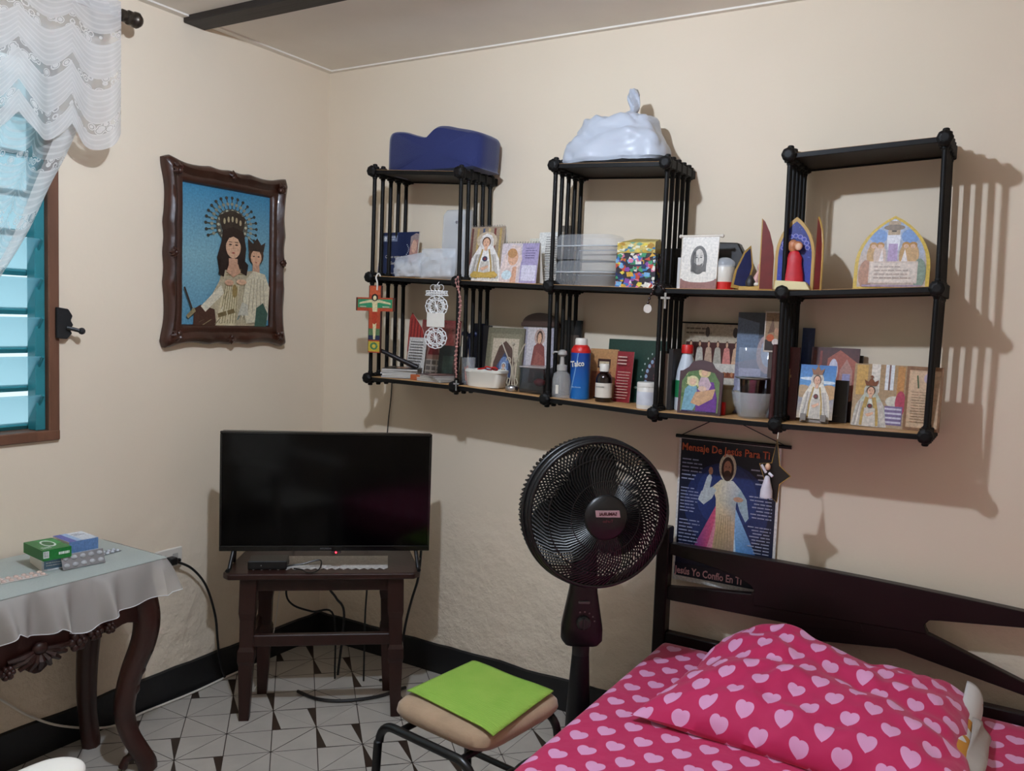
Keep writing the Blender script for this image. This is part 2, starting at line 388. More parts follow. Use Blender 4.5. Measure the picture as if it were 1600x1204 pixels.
# ---- window with glass louvres
M_WOOD_W = mat('window_wood', '#6b4632', .55, bump=.1, bscale=25, vary=.25, vscale=10, stretch=(3, 3, .5))
M_TEAL = mat('teal_aluminium', '#2d7f88', .4, vary=.12)
win = bpy.data.objects.new('window_1', None); COL.objects.link(win); win.location = (0, (WY0+WY1)/2, WZ0); struct(win)
wo = (0, (WY0+WY1)/2, WZ0)
fwid = .034
for nm, b in (('frame_side', (-.07, .012, WY1-fwid, WY1, WZ0, WZ1)), ('frame_side', (-.07, .012, WY0, WY0+fwid, WZ0, WZ1)), ('frame_sill', (-.07, .014, WY0, WY1, WZ0-.002, WZ0+.03)), ('frame_head', (-.07, .012, WY0, WY1, WZ1-.03, WZ1))):
    G().bx(*b).build(nm, M_WOOD_W, win, bevel=.003, off=wo)
G().bx(-.052, -.008, WY1-fwid-.03, WY1-fwid, WZ0+.03, WZ1-.03).build('channel', M_TEAL, win, bevel=.002, off=wo)
G().bx(-.052, -.008, WY0+fwid, WY0+fwid+.03, WZ0+.03, WZ1-.03).build('channel', M_TEAL, win, bevel=.002, off=wo)
def louvre_mat():
    m = bpy.data.materials.new('blue_patterned_glass'); m.use_nodes = True; nt = m.node_tree; out = nt.nodes['Material Output']; L = nt.links.new
    b = nt.nodes['Principled BSDF']; b.inputs['Base Color'].default_value = (.14, .42, .5, 1); b.inputs['Roughness'].default_value = .2
    t = nt.nodes.new('ShaderNodeBsdfTransparent'); t.inputs[0].default_value = (.84, .97, 1, 1)
    tr = nt.nodes.new('ShaderNodeBsdfTranslucent'); tr.inputs[0].default_value = (.72, .93, 1, 1)
    m1 = nt.nodes.new('ShaderNodeMixShader'); m1.inputs[0].default_value = .3; L(t.outputs[0], m1.inputs[1]); L(tr.outputs[0], m1.inputs[2])
    m2 = nt.nodes.new('ShaderNodeMixShader'); m2.inputs[0].default_value = .12; L(m1.outputs[0], m2.inputs[1]); L(b.outputs[0], m2.inputs[2])
    vo = nt.nodes.new('ShaderNodeTexVoronoi'); vo.inputs['Scale'].default_value = 160; bp = nt.nodes.new('ShaderNodeBump'); bp.inputs['Strength'].default_value = .3; bp.inputs['Distance'].default_value = .003
    L(vo.outputs['Distance'], bp.inputs['Height']); L(bp.outputs[0], b.inputs['Normal']); L(bp.outputs[0], tr.inputs['Normal'])
    L(m2.outputs[0], out.inputs[0]); return m
M_LOUV = louvre_mat()
y0, y1 = WY0+fwid+.004, WY1-fwid-.022
for k in range(9):
    z = 1.085+k*.1175
    if z > WZ1-.05: break
    c = Vector((-.03, (y0+y1)/2, z)); A = math.radians(38)
    Mx = Matrix.Rotation(A, 3, 'Y')   # top edge inward, bottom edge outward
    pn = G().box((0, 0, 0), (.005, y1-y0, .125), M=Mx).build('louvre_pane', M_LOUV, win); pn.location = c-Vector(wo)
    G().box(Mx @ Vector((.002, 0, -.062)), (.014, y1-y0, .016), M=Mx).build('louvre_rail', M_TEAL, pn)
    G().box(Mx @ Vector((.001, (y1-y0)/2+.003, 0)), (.012, .006, .128), M=Mx).build('clip', M_TEAL, pn)
# latch on the frame
P = at(90, 505, x=.014)
la = G()
la.prism([(-.02, -.045), (.012, -.048), (.028, -.03), (.022, -.018), (.032, -.004), (.024, .01), (.03, .024), (.016, .045), (-.02, .05)], 0, .012)
lo = la.build('latch', mat('dark_iron', '#2b2c2e', .5, .6, vary=.2), win, bevel=.002); lo.rotation_euler = (0, 0, PI/2); lo.location = Vector((.026, P.y+.012, P.z))-Vector(wo)
G().tube([(.008, -.002, -.012), (.03, -.012, -.018), (.044, -.02, -.022)], .006, 8).ball((.046, -.02, -.022), .011, 8).build('latch_handle', MATS['dark_iron'], lo)

# ---- lace curtain on its rod
def lace_mat(name, base, line, border):
    m = bpy.data.materials.new(name); m.use_nodes = True; nt = m.node_tree; out = nt.nodes['Material Output']; L = nt.links.new; q = NT(nt)
    uv = nt.nodes.new('ShaderNodeUVMap'); sp = nt.nodes.new('ShaderNodeSeparateXYZ'); L(uv.outputs[0], sp.inputs[0]); U, V = sp.outputs[0], sp.outputs[1]
    # swags: V measured down from the rod, sagging between gathers
    per = .155
    fu = q.m('SUBTRACT', q.m('FRACT', q.m('DIVIDE', U, per)), .5)
    sag = q.m('MULTIPLY', q.m('MULTIPLY', fu, fu), .11)
    w = q.m('ADD', V, sag)
    ln = q.m('LESS_THAN', q.m('ABSOLUTE', q.m('SUBTRACT', q.m('FRACT', q.m('DIVIDE', w, .0165)), .5)), .17)
    tier = q.m('FRACT', q.m('DIVIDE', w, .135))
    band = q.m('GREATER_THAN', tier, .76)
    vo = nt.nodes.new('ShaderNodeTexVoronoi'); vo.inputs['Scale'].default_value = 42; L(uv.outputs[0], vo.inputs['Vector'])
    fl_ = q.m('MULTIPLY', q.m('MULTIPLY', band, .75), q.m('LESS_THAN', vo.outputs['Distance'], .38))
    nz = nt.nodes.new('ShaderNodeTexNoise'); nz.inputs['Scale'].default_value = 30; L(uv.outputs[0], nz.inputs['Vector'])
    d = q.m('ADD', q.m('MULTIPLY', ln, q.m('SUBTRACT', line, base)), base)
    d = q.m('ADD', d, q.m('MULTIPLY', q.m('SUBTRACT', nz.outputs['Fac'], .5), .2))
    flo = q.m('LESS_THAN', vo.outputs['Distance'], .34); ring_ = q.m('LESS_THAN', q.m('ABSOLUTE', q.m('SUBTRACT', vo.outputs['Distance'], .46)), .05)
    inb = q.m('ADD', q.m('MULTIPLY', q.m('MAXIMUM', flo, ring_), .55), base*.5)          # solid flowers on thin net
    d = q.m('ADD', q.m('MULTIPLY', d, q.m('SUBTRACT', 1, band)), q.m('MULTIPLY', inb, band))
    d = q.m('MINIMUM', q.m('MAXIMUM', d, 0), 1)
    df = nt.nodes.new('ShaderNodeBsdfDiffuse'); df.inputs[0].default_value = (.80, .765, .73, 1)
    tl = nt.nodes.new('ShaderNodeBsdfTranslucent'); tl.inputs[0].default_value = (.8, .79, .78, 1)
    m1 = nt.nodes.new('ShaderNodeMixShader'); m1.inputs[0].default_value = .4; L(df.outputs[0], m1.inputs[1]); L(tl.outputs[0], m1.inputs[2])
    tp = nt.nodes.new('ShaderNodeBsdfTransparent'); m2 = nt.nodes.new('ShaderNodeMixShader'); L(d, m2.inputs[0]); L(tp.outputs[0], m2.inputs[1]); L(m1.outputs[0], m2.inputs[2])
    L(m2.outputs[0], out.inputs[0]); return m
M_LACE = lace_mat('lace_valance_cloth', .8, .93, 1.0); M_SHEER = lace_mat('sheer_curtain_cloth', .34, .55, .85); M_LACE2 = lace_mat('lace_border_cloth', .78, .93, 1)
RODX = .105; Pf = at(208, 30, x=RODX)
M_PEWTER = mat('pewter_metal', '#4d453d', .35, .8, vary=.2)
rod = thing('curtain_rod', 'dark metal curtain rod with round knob finial above the louvred window', 'curtain rod', (RODX, Pf.y, Pf.z))
G().tube([(0, -.02, 0), (0, -1.5, 0)], .012, 12).build('pole', M_PEWTER, rod, smooth=True)
G().lathe([(.012, -.035), (.019, -.03), (.019, -.02), (.013, -.016), (.022, -.008), (.022, .0), (.015, .005), (.024, .013), (.025, .024), (.016, .036), (.004, .042)], 14, M=Matrix.Rotation(-PI/2, 3, 'X'), c=(0, -.01, 0)).build('finial', M_PEWTER, rod, smooth=True)
G().tube([(-RODX, -.055, -.02), (-.03, -.055, -.024), (0, -.055, -.014)], .009, 8).box((-RODX+.003, -.055, -.02), (.006, .04, .07)).build('bracket', M_PEWTER, rod, bevel=.001)
VT = Pf.z+.016; VY = Pf.y-.055
cur = thing('lace_curtain', 'white lace valance with swagged tiers and a sheer panel drawn aside', 'curtain', (RODX, VY, VT))
Vb = at(130, 236, x=RODX).z; VH = VT-Vb
per = .155
def val(u, v):
    y = -u*1.25; d = abs(((u*1.25/per) % 1)-.5)          # .5 at a gather
    h = VH*(.98-.14*(d*2)**2)
    fold = .012*math.sin(u*1.25*52)+.008*math.sin(u*1.25*23+1)
    return (fold*(.12+v*1.0)+.020*(1-v)+.012*v, y, -v*h)
g = G(); g.grid(val, 170, 26, uvfn=lambda u, v: (u*1.25, v*VH)); g.build('valance', M_LACE, cur, smooth=True, fixn=False)
g = G(); g.grid(lambda u, v: (.005*math.sin(u*1.25*60)+.019, -u*1.25, .016-v*.05), 170, 3, uvfn=lambda u, v: (u*1.25, .14+v*.05)); g.build('heading', M_LACE, cur, smooth=True, fixn=False)
# side panel pulled aside: its right-hand edge runs down to the tie-back
edge = [at(u, v, x=.07) for u, v in [(158, 60), (140, 150), (108, 232), (78, 290), (45, 360), (10, 418), (-45, 500), (-90, 560)]]
edge = [Vector((.07, p.y, p.z)) for p in edge]; E2 = bez(edge, 6)
def edge_at(t):
    k = t*(len(E2)-1); i = min(int(k), len(E2)-2); return E2[i].lerp(E2[i+1], k-i)
def panel(a, b):
    def fn(u, v):
        e = edge_at(v); s = lerp(a, b, u); w = lerp(.95, .10, min(1, v)**.8)
        y = e.y-s*w; x = .07+.014*math.sin(s*38)*(1-.4*v)
        return Vector((x-RODX, y-VY, e.z-VT+.05*s*(v)))
    return fn
g = G(); g.grid(panel(.0, .085), 6, 40, uvfn=lambda u, v: (u*.07, v*.7)); g.build('lace_border', M_LACE2, cur, smooth=True, fixn=False)
g = G(); g.grid(panel(.085, 1), 70, 40, uvfn=lambda u, v: (.07+u*.9, v*.7)); g.build('sheer_panel', M_SHEER, cur, smooth=True, fixn=False)

# ---- ceiling bulb (the room's lamp, above the frame)
lp = thing('ceiling_bulb_offscreen', 'round white light bulb in a ceiling holder above the bed', 'light', (LIGHT.x, LIGHT.y, RH))
G().lathe([(.055, .0), (.055, -.012), (.03, -.02), (.02, -.05), (.02, -.075)], 20).build('holder', M_WHITE, lp, smooth=True)
m_b = mat('lit_bulb', '#ffffff', .3, emit='#dcebff', estr=LIGHT_W)
G().ball((0, 0, LIGHT.z-RH), .026, 20).build('bulb_offscreen', m_b, lp, smooth=True)

# ================================================================== WALL SHELF
SD = .2232
JPX = {'top': [(585,268),(718,270),(868,259),(1043,255),(1232,243),(1473,217)],
       'mid': [(580,433),(716,440),(859,447),(1032,453),(1224,457),(1468,451)],
       'bot': [(578,590),(714,604),(855,623),(1022,645),(1214,663),(1447,681)]}
J = {}
for r, l in JPX.items():
    J[r] = []
    for u, v in l:
        p = at(u, v, y=-SD); J[r].append((p.x, p.z))
# average the posts so that each stands nearly plumb
for i in range(6):
    mx = sum(J[r][i][0] for r in J)/3
    for r in J: J[r][i] = (mx*.6+J[r][i][0]*.4, J[r][i][1])
BT = .006   # half board thickness
def shelf_z(row, x):
    l = J[row]
    for i in range(5):
        if x <= l[i+1][0] or i == 4:
            t = (x-l[i][0])/(l[i+1][0]-l[i][0]); return lerp(l[i][1], l[i+1][1], t)+BT+.0005
SO = Vector((J['bot'][0][0], 0, J['bot'][0][1]))
sh = thing('wall_shelf', 'black tubular wall shelf unit of two tiers with three raised bays', 'shelf', SO)
M_SHB = mat('black_shelf_tube', '#090706', .55, bump=.05, bscale=60, vary=.25, vscale=20, spec=.25)
M_BOARD = mat('tan_shelf_board', '#b98d5c', .5, vary=.14, vscale=9, stretch=(.6, 4, 4), bump=.04)
M_BEDGE = mat('dark_board_edge', '#150c09', .5, vary=.2, spec=.25)
def board(row, i, top):
    (x0, z0), (x1, z1) = J[row][i], J[row][i+1]; y0, y1 = -SD-.006, -.012; x0 += .012; x1 -= .012
    g = G(); vs = [(x0, y0, z0-BT), (x1, y0, z1-BT), (x1, y1, z1-BT), (x0, y1, z0-BT), (x0, y0, z0+BT), (x1, y0, z1+BT), (x1, y1, z1+BT), (x0, y1, z0+BT)]
    g.add(vs, [(0,3,2,1), (0,1,5,4), (1,2,6,5), (2,3,7,6), (3,0,4,7)], 1); g.add(vs, [(4,5,6,7)], 0 if top else 1)
    # front and rear lips
    b = g.build('shelf_board', [M_BOARD, M_BEDGE], sh, off=SO, weld=True, bevel=.0015)
    for yy in (y0-.002, y1):
        G().add([(x0, yy-.004, z0-.010), (x1, yy-.004, z1-.010), (x1, yy+.004, z1-.010), (x0, yy+.004, z0-.010), (x0, yy-.004, z0+.004), (x1, yy-.004, z1+.004), (x1, yy+.004, z1+.004), (x0, yy+.004, z0+.004)],
                [(0,3,2,1), (0,1,5,4), (1,2,6,5), (2,3,7,6), (3,0,4,7), (4,5,6,7)]).build('edge_strip', M_SHB, b, off=SO, bevel=.001)
for i in range(5): board('bot', i, True); board('mid', i, True)
for i in (0, 2, 4): board('top', i, False)
ROD_Y = [-SD+.004+k*(SD-.034)/4 for k in range(5)]
def rail(row, i):
    x, z = J[row][i]; g = G()
    g.box((x, -SD/2-.004, z), (.026, SD+.018, .026))
    for yy in ROD_Y:
        g.lathe([(.0165, -.019), (.0165, .019)], 8, c=(x, yy, z))
        g.lathe([(.0085, -.028), (.0095, -.024), (.0095, .024), (.0085, .028)], 8, c=(x, yy, z))
    g.lathe([(.016, -.01), (.021, -.004), (.021, .006), (.012, .012)], 8, c=(x, -SD-.014, z), M=Matrix.Rotation(PI/2, 3, 'X'))
    g.build('side_rail', M_SHB, sh, off=SO, bevel=.002)
for i in range(6): rail('bot', i); rail('mid', i); rail('top', i)
for i in range(6):
    for a, b in (('bot', 'mid'), ('mid', 'top')):
        for yy in ROD_Y:
            G().tube([(J[a][i][0], yy, J[a][i][1]), (J[b][i][0], yy, J[b][i][1])], .0074, 8).build('rod', M_SHB, sh, smooth=True, off=SO)

# ================================================================== TV TABLE AND TELEVISION
M_TBL = mat('dark_red_brown_wood', '#2f1711', .42, bump=.06, bscale=18, vary=.3, vscale=7, stretch=(4, 4, .6), coat=.08, spec=.35)
TZ = .528
a_, b_ = at(346, 897, z=TZ), at(657, 895, z=TZ); ex = (b_-a_); TW = ex.length; ex.normalize(); ey = Vector((-ex.y, ex.x, 0))   # ey points into the corner
TDp = .30; tc_ = (a_+b_)/2+ey*(TDp/2); trz = math.atan2(ex.y, ex.x)
tb = thing('tv_table', 'dark brown wooden side table carrying the television in the corner', 'table', (tc_.x, tc_.y, 0), trz)
top = [(-TW/2+.02, -TDp/2), (TW/2-.02, -TDp/2), (TW/2, -TDp/2+.025), (TW/2-.03, TDp/2), (-TW/2+.03, TDp/2), (-TW/2, -TDp/2+.025)]
g = G(); n = len(top); vs = [(x, y, TZ-.022) for x, y in top]+[(x, y, TZ) for x, y in top]
g.add(vs, [tuple(range(n-1, -1, -1)), tuple(range(n, 2*n))]+[(i, (i+1) % n, (i+1) % n+n, i+n) for i in range(n)]).build('table_top', M_TBL, tb, bevel=.005, seg=2)
lx, ly = TW/2-.085, TDp/2-.045
for sx in (-1, 1):
    for sy in (-1, 1):
        g = G(); x, y = sx*(lx if sy < 0 else lx-.03), sy*ly; tp = .026
        prof = [(0, .017), (.12, .021), (.2, .024), (.215, .028), (.25, .028), (.265, .023), (.36, .024), (.385, .028), (.45, .028), (TZ-.021, .028)]
        vs = []; fs = []
        for z, h in prof:
            o_ = sx*.012*(1-z/TZ)
            vs += [(x+o_-h, y-h, z), (x+o_+h, y-h, z), (x+o_+h, y+h, z), (x+o_-h, y+h, z)]
        for i in range(len(prof)-1):
            for k in range(4): fs.append((i*4+k, i*4+(k+1) % 4, i*4+4+(k+1) % 4, i*4+4+k))
        fs += [(3, 2, 1, 0), tuple(range(len(prof)*4-4, len(prof)*4))]
        g.add(vs, fs).build('leg', M_TBL, tb, bevel=.002)
G().bx(-lx, lx, -ly-.012, -ly+.012, TZ-.07, TZ-.02).build('front_apron', M_TBL, tb, bevel=.002)
G().bx(-lx+.03, lx-.03, ly-.012, ly+.012, TZ-.07, TZ-.02).build('back_apron', M_TBL, tb, bevel=.002)
for sx in (-1, 1): G().bx(sx*lx-.012, sx*lx+.012, -ly, ly, TZ-.07, TZ-.02).build('side_apron', M_TBL, tb, bevel=.002)
G().bx(-lx, lx, -ly-.012, -ly+.012, .262, .302).build('front_stretcher', M_TBL, tb, bevel=.003)
for sx in (-1, 1): G().bx(sx*(lx-.005)-.01, sx*(lx-.005)+.01, -ly, ly, .265, .3).build('side_stretcher', M_TBL, tb, bevel=.003)
# lace runner
def local(o_, z): return tc_.x, tc_.y, z
ru = G(); pts = [(-.235, .06), (-.25, -.088)]
nz_ = 17
for k in range(nz_): pts += [(-.25+.47*(k+.5)/nz_, -.108), (-.25+.47*(k+1)/nz_, -.09)]
pts += [(.22, .06)]
ru.add([(x, y, TZ+.0008) for x, y in pts]+[(x, y, TZ+.0022) for x, y in pts], [tuple(range(len(pts)-1, -1, -1)), tuple(range(len(pts), 2*len(pts)))]+[(i, (i+1) % len(pts), (i+1) % len(pts)+len(pts), i+len(pts)) for i in range(len(pts))])
r_o = ru.build('lace_runner', mat('white_crochet', '#cfcac4', .9, bump=.6, bscale=160, vary=.2, vscale=120)); r_o.location = (tc_.x, tc_.y, 0); r_o.rotation_euler = (0, 0, trz)
tag(r_o, 'white crochet runner with zigzag edge under the television', 'doily')
# television
tl, tr = at(346, 672, z=1.0), at(674, 678, z=1.0)
TVW, TVH = .728, .425
tvd = -TDp/2+.052
tvx = .0
# centre the set on its pixel column, on the plane set back from the table's edge
def on_plane(u, v, off):
    p0 = tc_+ey*off; nrm = ey; r = ray(u, v); k = (p0-CAM).dot(nrm)/r.dot(nrm); return CAM+r*k
cL, cR = on_plane(343, 860, tvd), on_plane(670, 858, tvd); TVW = (cR-cL).length; TVC = (cL+cR)/2
tT = (on_plane(345, 672, tvd).z+on_plane(674, 678, tvd).z)/2; TVB = (cL.z+cR.z)/2; TVH = tT-TVB
tv = thing('television', 'black flat screen television switched off on the corner table', 'television', (TVC.x, TVC.y, TZ), trz)
zb = TVB-TZ
M_TVB = mat('glossy_black_bezel', '#08080a', .18, coat=.3); M_SCR = mat('dark_lcd_screen', '#010102', .1, spec=.22)
g = G(); bz = .008
g.bx(-TVW/2, TVW/2, -.012, -.002, zb, zb+.018).bx(-TVW/2, TVW/2, -.012, -.002, zb+TVH-bz, zb+TVH).bx(-TVW/2, -TVW/2+bz, -.012, -.002, zb+.018, zb+TVH-bz).bx(TVW/2-bz, TVW/2, -.012, -.002, zb+.018, zb+TVH-bz)
bzl = g.build('bezel', M_TVB, tv, bevel=.0015)
G().bx(-TVW/2+.001, TVW/2-.001, -.003, .028, zb+.001, zb+TVH-.001).bx(-TVW*.36, TVW*.36, .028, .06, zb+.03, zb+TVH*.62).build('rear_housing', M_BLACK, tv, bevel=.004)
G().bx(-TVW/2+bz, TVW/2-bz, -.0075, -.003, zb+.018, zb+TVH-bz).build('screen', M_SCR, tv)
for sx in (-1, 1):
    x = sx*TVW*.43
    G().tube([(x, .005, zb+.02), (x+sx*.012, -.03, .012), (x+sx*.016, -.045, .008)], .007, 8).tube([(x, .005, zb+.02), (x+sx*.014, .07, .012), (x+sx*.018, .1, .008)], .007, 8).build('foot', M_BLACK, tv, smooth=True)
text('HYUNDAI', .0085, mat('dull_silver_print', '#6f7074', .4), bzl, (0, -.0125, zb+.0085))
G().box((.035, -.0115, zb-.003), (.034, .014, .006)).build('sensor_strip', mat('smoked_plastic', '#3d3538', .2), tv, bevel=.001)
G().ball((.035, -.0195, zb-.003), .0026, 8).build('power_light', mat('red_led', '#ff2020', .3, emit='#ff1420', estr=30), tv)
# set-top box and its lead
p = on_plane(420, 876, tvd+.03)
bxo = thing('set_top_box', 'small black receiver box beside the crochet runner', 'receiver', (p.x, p.y, TZ), trz)
G().bx(-.065, .065, -.04, .04, .002, .032).build('case', M_BLACK, bxo, bevel=.003)
G().ball((-.02, -.0405, .017), .0022, 6).build('indicator', M_SILVER, bxo)
G().tube(bez([(.06, -.03, .01), (.085, -.034, .016), (.12, -.03, .02), (.175, -.02, .03), (.18, -.05, .014), (.165, -.078, .006), (.14, -.084, .005), (.128, -.07, .006), (.12, -.055, .006), (.09, -.045, .008)], 6), .0025, 6).build('lead', M_BLACK, bxo, smooth=True)
# leads behind and below the table
def cable(label, pts, r, m, name='power_cable', grp=None, cat='cable'):
    o = G().tube(bez(pts, 8), r, 6).build(name, m, None, smooth=True); return tag(o, label, cat, grp)
def tbl(x, y, z): return Vector((tc_.x, tc_.y, 0))+ex*x+ey*y+Vector((0, 0, z))
cable('black cable looping down from the television behind the table', [tbl(-.13, .165, .55), tbl(-.14, .16, .45), tbl(-.155, .16, .36), tbl(-.13, .17, .31), tbl(-.06, .18, .28), tbl(.02, .19, .26), tbl(.03, .19, .01)], .004, M_BLACK)
cable('thick black cable hanging at the middle behind the table', [tbl(.02, .165, .56), tbl(.0, .16, .45), tbl(.0, .17, .38), tbl(.03, .18, .33), tbl(.06, .19, .26), tbl(.04, .2, .02)], .005, M_BLACK)
cable('straight thin black cable hanging behind the table', [tbl(.14, .165, .56), tbl(.145, .16, .4), tbl(.14, .17, .26), tbl(.14, .17, .006)], .0035, M_BLACK)
cable('black cable dropping past the end of the tv table', [tbl(.345, .10, .58), tbl(.342, .11, .5), tbl(.335, .12, .42), tbl(.315, .13, .34), tbl(.295, .15, .24), tbl(.26, .16, .03), tbl(.2, .17, .008)], .005, M_BLACK)
cable('black lead lying in a curve on the tiles under the table', [tbl(-.1, .09, .008), tbl(-.02, .02, .008), tbl(.08, .0, .008), tbl(.2, .03, .008), tbl(.3, .1, .008)], .006, M_BLACK)
cable('thin white lead slanting behind the tv table', [tbl(-.16, .165, .5), tbl(-.18, .16, .36), tbl(-.2, .15, .2), tbl(-.24, .13, .05), tbl(-.26, .12, .006)], .002, M_WHITE)
p0, p1 = at(611, 600, y=-.008), at(605, 672, y=-.008)
cable('thin black cable running down the wall from the shelf', [(p0.x+.006, -.01, p0.z+.03), (p0.x, -.006, p0.z-.05), (p1.x, -.006, p1.z), (p1.x-.01, -.006, p1.z-.25)], .0022, M_BLACK)

# ================================================================== FRAMED PICTURE
c4 = [at(u, v, x=0.0) for u, v in [(256, 250), (444, 282), (432, 535), (248, 540)]]
py0, py1 = (c4[0].y+c4[3].y)/2, (c4[1].y+c4[2].y)/2; pz0, pz1 = (c4[2].z+c4[3].z)/2, (c4[0].z+c4[1].z)/2
PW, PH = py1-py0, pz1-pz0
pic = thing('framed_picture', 'ornate dark brown wooden frame with a crowned statue on blue sky', 'picture', (.004, (py0+py1)/2, pz0), PI/2, rx=0)
M_FR = mat('carved_frame_wood', '#3a1c10', .35, bump=.15, bscale=40, vary=.4, vscale=12, coat=.2)
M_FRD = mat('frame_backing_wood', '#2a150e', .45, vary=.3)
FWd = .072
def outer(t):   # t in [0,4): side + fraction
    s = int(t) % 4; f = t-int(t)
    sc = .011*abs(math.sin(f*PI*3))*(.3+.7*math.sin(f*PI)) - .010*math.exp(-((f-.5)/.07)**2) - .010*(math.exp(-(f/.09)**2)+math.exp(-((1-f)/.09)**2))
    w, h = PW/2, PH
    if s == 0: return (-w+2*w*f, sc)
    if s == 1: return (w-sc, h*f)
    if s == 2: return (w-2*w*f, h-sc)
    return (-w+sc, h-h*f)
def inner(t):
    s = int(t) % 4; f = t-int(t); w, h = PW/2-FWd, PH
    if s == 0: return (-w+2*w*f, FWd)
    if s == 1: return (w, FWd+(h-2*FWd)*f)
    if s == 2: return (w-2*w*f, h-FWd)
    return (-w, h-FWd-(h-2*FWd)*f)
prof = [(0, 0), (0, .018), (.1, .03), (.28, .036), (.45, .03), (.6, .022), (.75, .026), (.88, .024), (1, .012), (1, .004)]
N = 200; vs = []; fs = []
for k in range(N):
    t = 4*k/N; o_, i_ = outer(t), inner(t)
    for s_, h_ in prof:
        bmp = .003*noise.noise(Vector((t*9, s_*4, 2)))*(1 if s_ < .5 else 0)
        vs.append((lerp(o_[0], i_[0], s_), -(h_+bmp), lerp(o_[1], i_[1], s_)))
n = len(prof)
for k in range(N):
    for i in range(n-1): fs.append((k*n+i, k*n+i+1, ((k+1) % N)*n+i+1, ((k+1) % N)*n+i))
fro = G().add(vs, fs).build('frame', M_FR, pic, smooth=True)
def scroll(x, z, ang, s):
    g = G(); M = Matrix.Rotation(ang, 3, 'Y')
    for k in range(5):
        a = -1.0+k*.5; L_ = .026*s*(1-.12*abs(k-2))
        path = [M @ Vector((0, 0, 0)), M @ Vector((math.sin(a)*L_*.6, -.006, math.cos(a)*L_*.6)), M @ Vector((math.sin(a)*L_*1.15, 0, math.cos(a)*L_))]
        g.tube(path, [.003*s, .0065*s, .002*s], 6)
    g.ball((0, -.003, 0), .009*s, 8)
    o = g.build('carved_ornament', M_FR, fro, smooth=True); o.location = (x, -.034, z)
for sx in (-1, 1):
    for sz, zz in ((0, .04), (1, PH-.04)): scroll(sx*(PW/2-.042), zz, math.atan2(sx, 1 if sz else -1), 1.25)
    scroll(sx*(PW/2-.03), PH*.5, sx*PI/2, 1.0)
scroll(0, .028, PI, 1.0); scroll(0, PH-.028, 0, 1.0)
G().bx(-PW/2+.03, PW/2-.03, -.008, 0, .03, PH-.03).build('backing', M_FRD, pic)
c = Cv(PW-2*FWd+.008, PH-2*FWd+.008)
c.rect(0, .5, 1, 1, '#7fabb6', '#3e86ab'); c.rect(0, 0, 1, .5, '#5b93ae', '#7fabb6')
# radiate crown
for k in range(19):
    a = math.radians(-25+k*230/18)
    x0_, y0_ = .54+.16*math.cos(a), .735+.115*math.sin(a); x1_, y1_ = .54+.29*math.cos(a), .735+.205*math.sin(a)
    c.line(x0_, y0_, x1_, y1_, .004, '#4b4a3c'); c.ell(x1_, y1_, .017, .012, '#3d3c34', 8); c.ell(.54+.225*math.cos(a), .735+.16*math.sin(a), .02, .013, '#8e8f7c', 6)
c.ell(.54, .735, .18, .125, '#59564a', 24); c.ell(.54, .735, .135, .095, '#6a7a76', 20)
for k in range(16):
    a = 2*PI*k/16; c.ell(.54+.155*math.cos(a), .735+.11*math.sin(a), .016, .011, '#b9b49a', 6)
c.poly([(.42, .70), (.39, .80), (.46, .83), (.54, .85), (.63, .83), (.69, .80), (.66, .70)], '#3b3026')
for k in range(5): c.ell(.45+k*.045, .765+.02*math.sin(k*PI/4), .013, .022, '#a99c7a', 8)
c.poly([(.4, .38), (.37, .5), (.42, .62), (.43, .7), (.55, .73), (.67, .7), (.7, .58), (.68, .4)], '#2e2018')       # hair
c.poly([(.12, .0), (.15, .1), (.3, .2), (.4, .33), (.42, .4), (.55, .43), (.68, .41), (.78, .42), (.93, .38), (.97, .2), (.93, 0)], '#b9ab8c')  # robe
c.poly([(.12, 0), (.13, .12), (.2, .15), (.35, .12), (.37, .0)], '#4a2f24')
c.poly([(.36, 0), (.42, .2), (.5, .33), (.62, .3), (.6, .15), (.58, 0)], '#d2c5a0'); c.poly([(.2, .14), (.42, .3), (.45, .24), (.25, .1)], '#d8d0b8')
for k in range(7): c.line(.40+.03*k, .02, .47+.022*k, .3, .0035, '#94855f')
c.poly([(.38, .09), (.56, .13), (.58, .1), (.39, .06)], '#7a6844'); c.ell(.57, .26, .03, .05, '#9a8250')
c.rect(.5, .43, .6, .5, '#cfa183'); c.ell(.55, .585, .085, .085, '#d9ae8d', 18); c.poly([(.465, .6), (.47, .66), (.55, .685), (.63, .66), (.635, .6), (.6, .645), (.55, .66), (.5, .645)], '#2e2018')
for k in (-1, 1): c.ell(.55+k*.035, .6, .018, .006, '#3a2a20', 8); c.line(.55+k*.035-.02, .618, .55+k*.035+.02, .618, .0025, '#4a3326')
c.line(.55, .6, .547, .565, .003, '#b98c70'); c.ell(.55, .54, .018, .006, '#a14a3e', 8)
for k in range(3): c.line(.47, .41-k*.018, .66, .425-k*.018, .0025, '#8f7a4a')
rr = random.Random(11)
for k in range(46):
    x_ = rr.uniform(.16, .9); y_ = rr.uniform(.0, .34); L_ = rr.uniform(.06, .14); a_ = math.radians(rr.uniform(55, 105) if x_ > .4 else rr.uniform(20, 60)); w_ = rr.uniform(.008, .02)
    dx_, dy_ = math.cos(a_)*L_, math.sin(a_)*L_*.75
    if y_+dy_ < .38-.9*max(0, .45-x_): c.poly([(x_, y_), (x_+w_, y_), (x_+dx_+w_*.4, y_+dy_), (x_+dx_-w_*.3, y_+dy_)], rr.choice(['#8d8060', '#d9d0b4', '#a5977a', '#6f6248', '#cfc4a2', '#7f9088']))
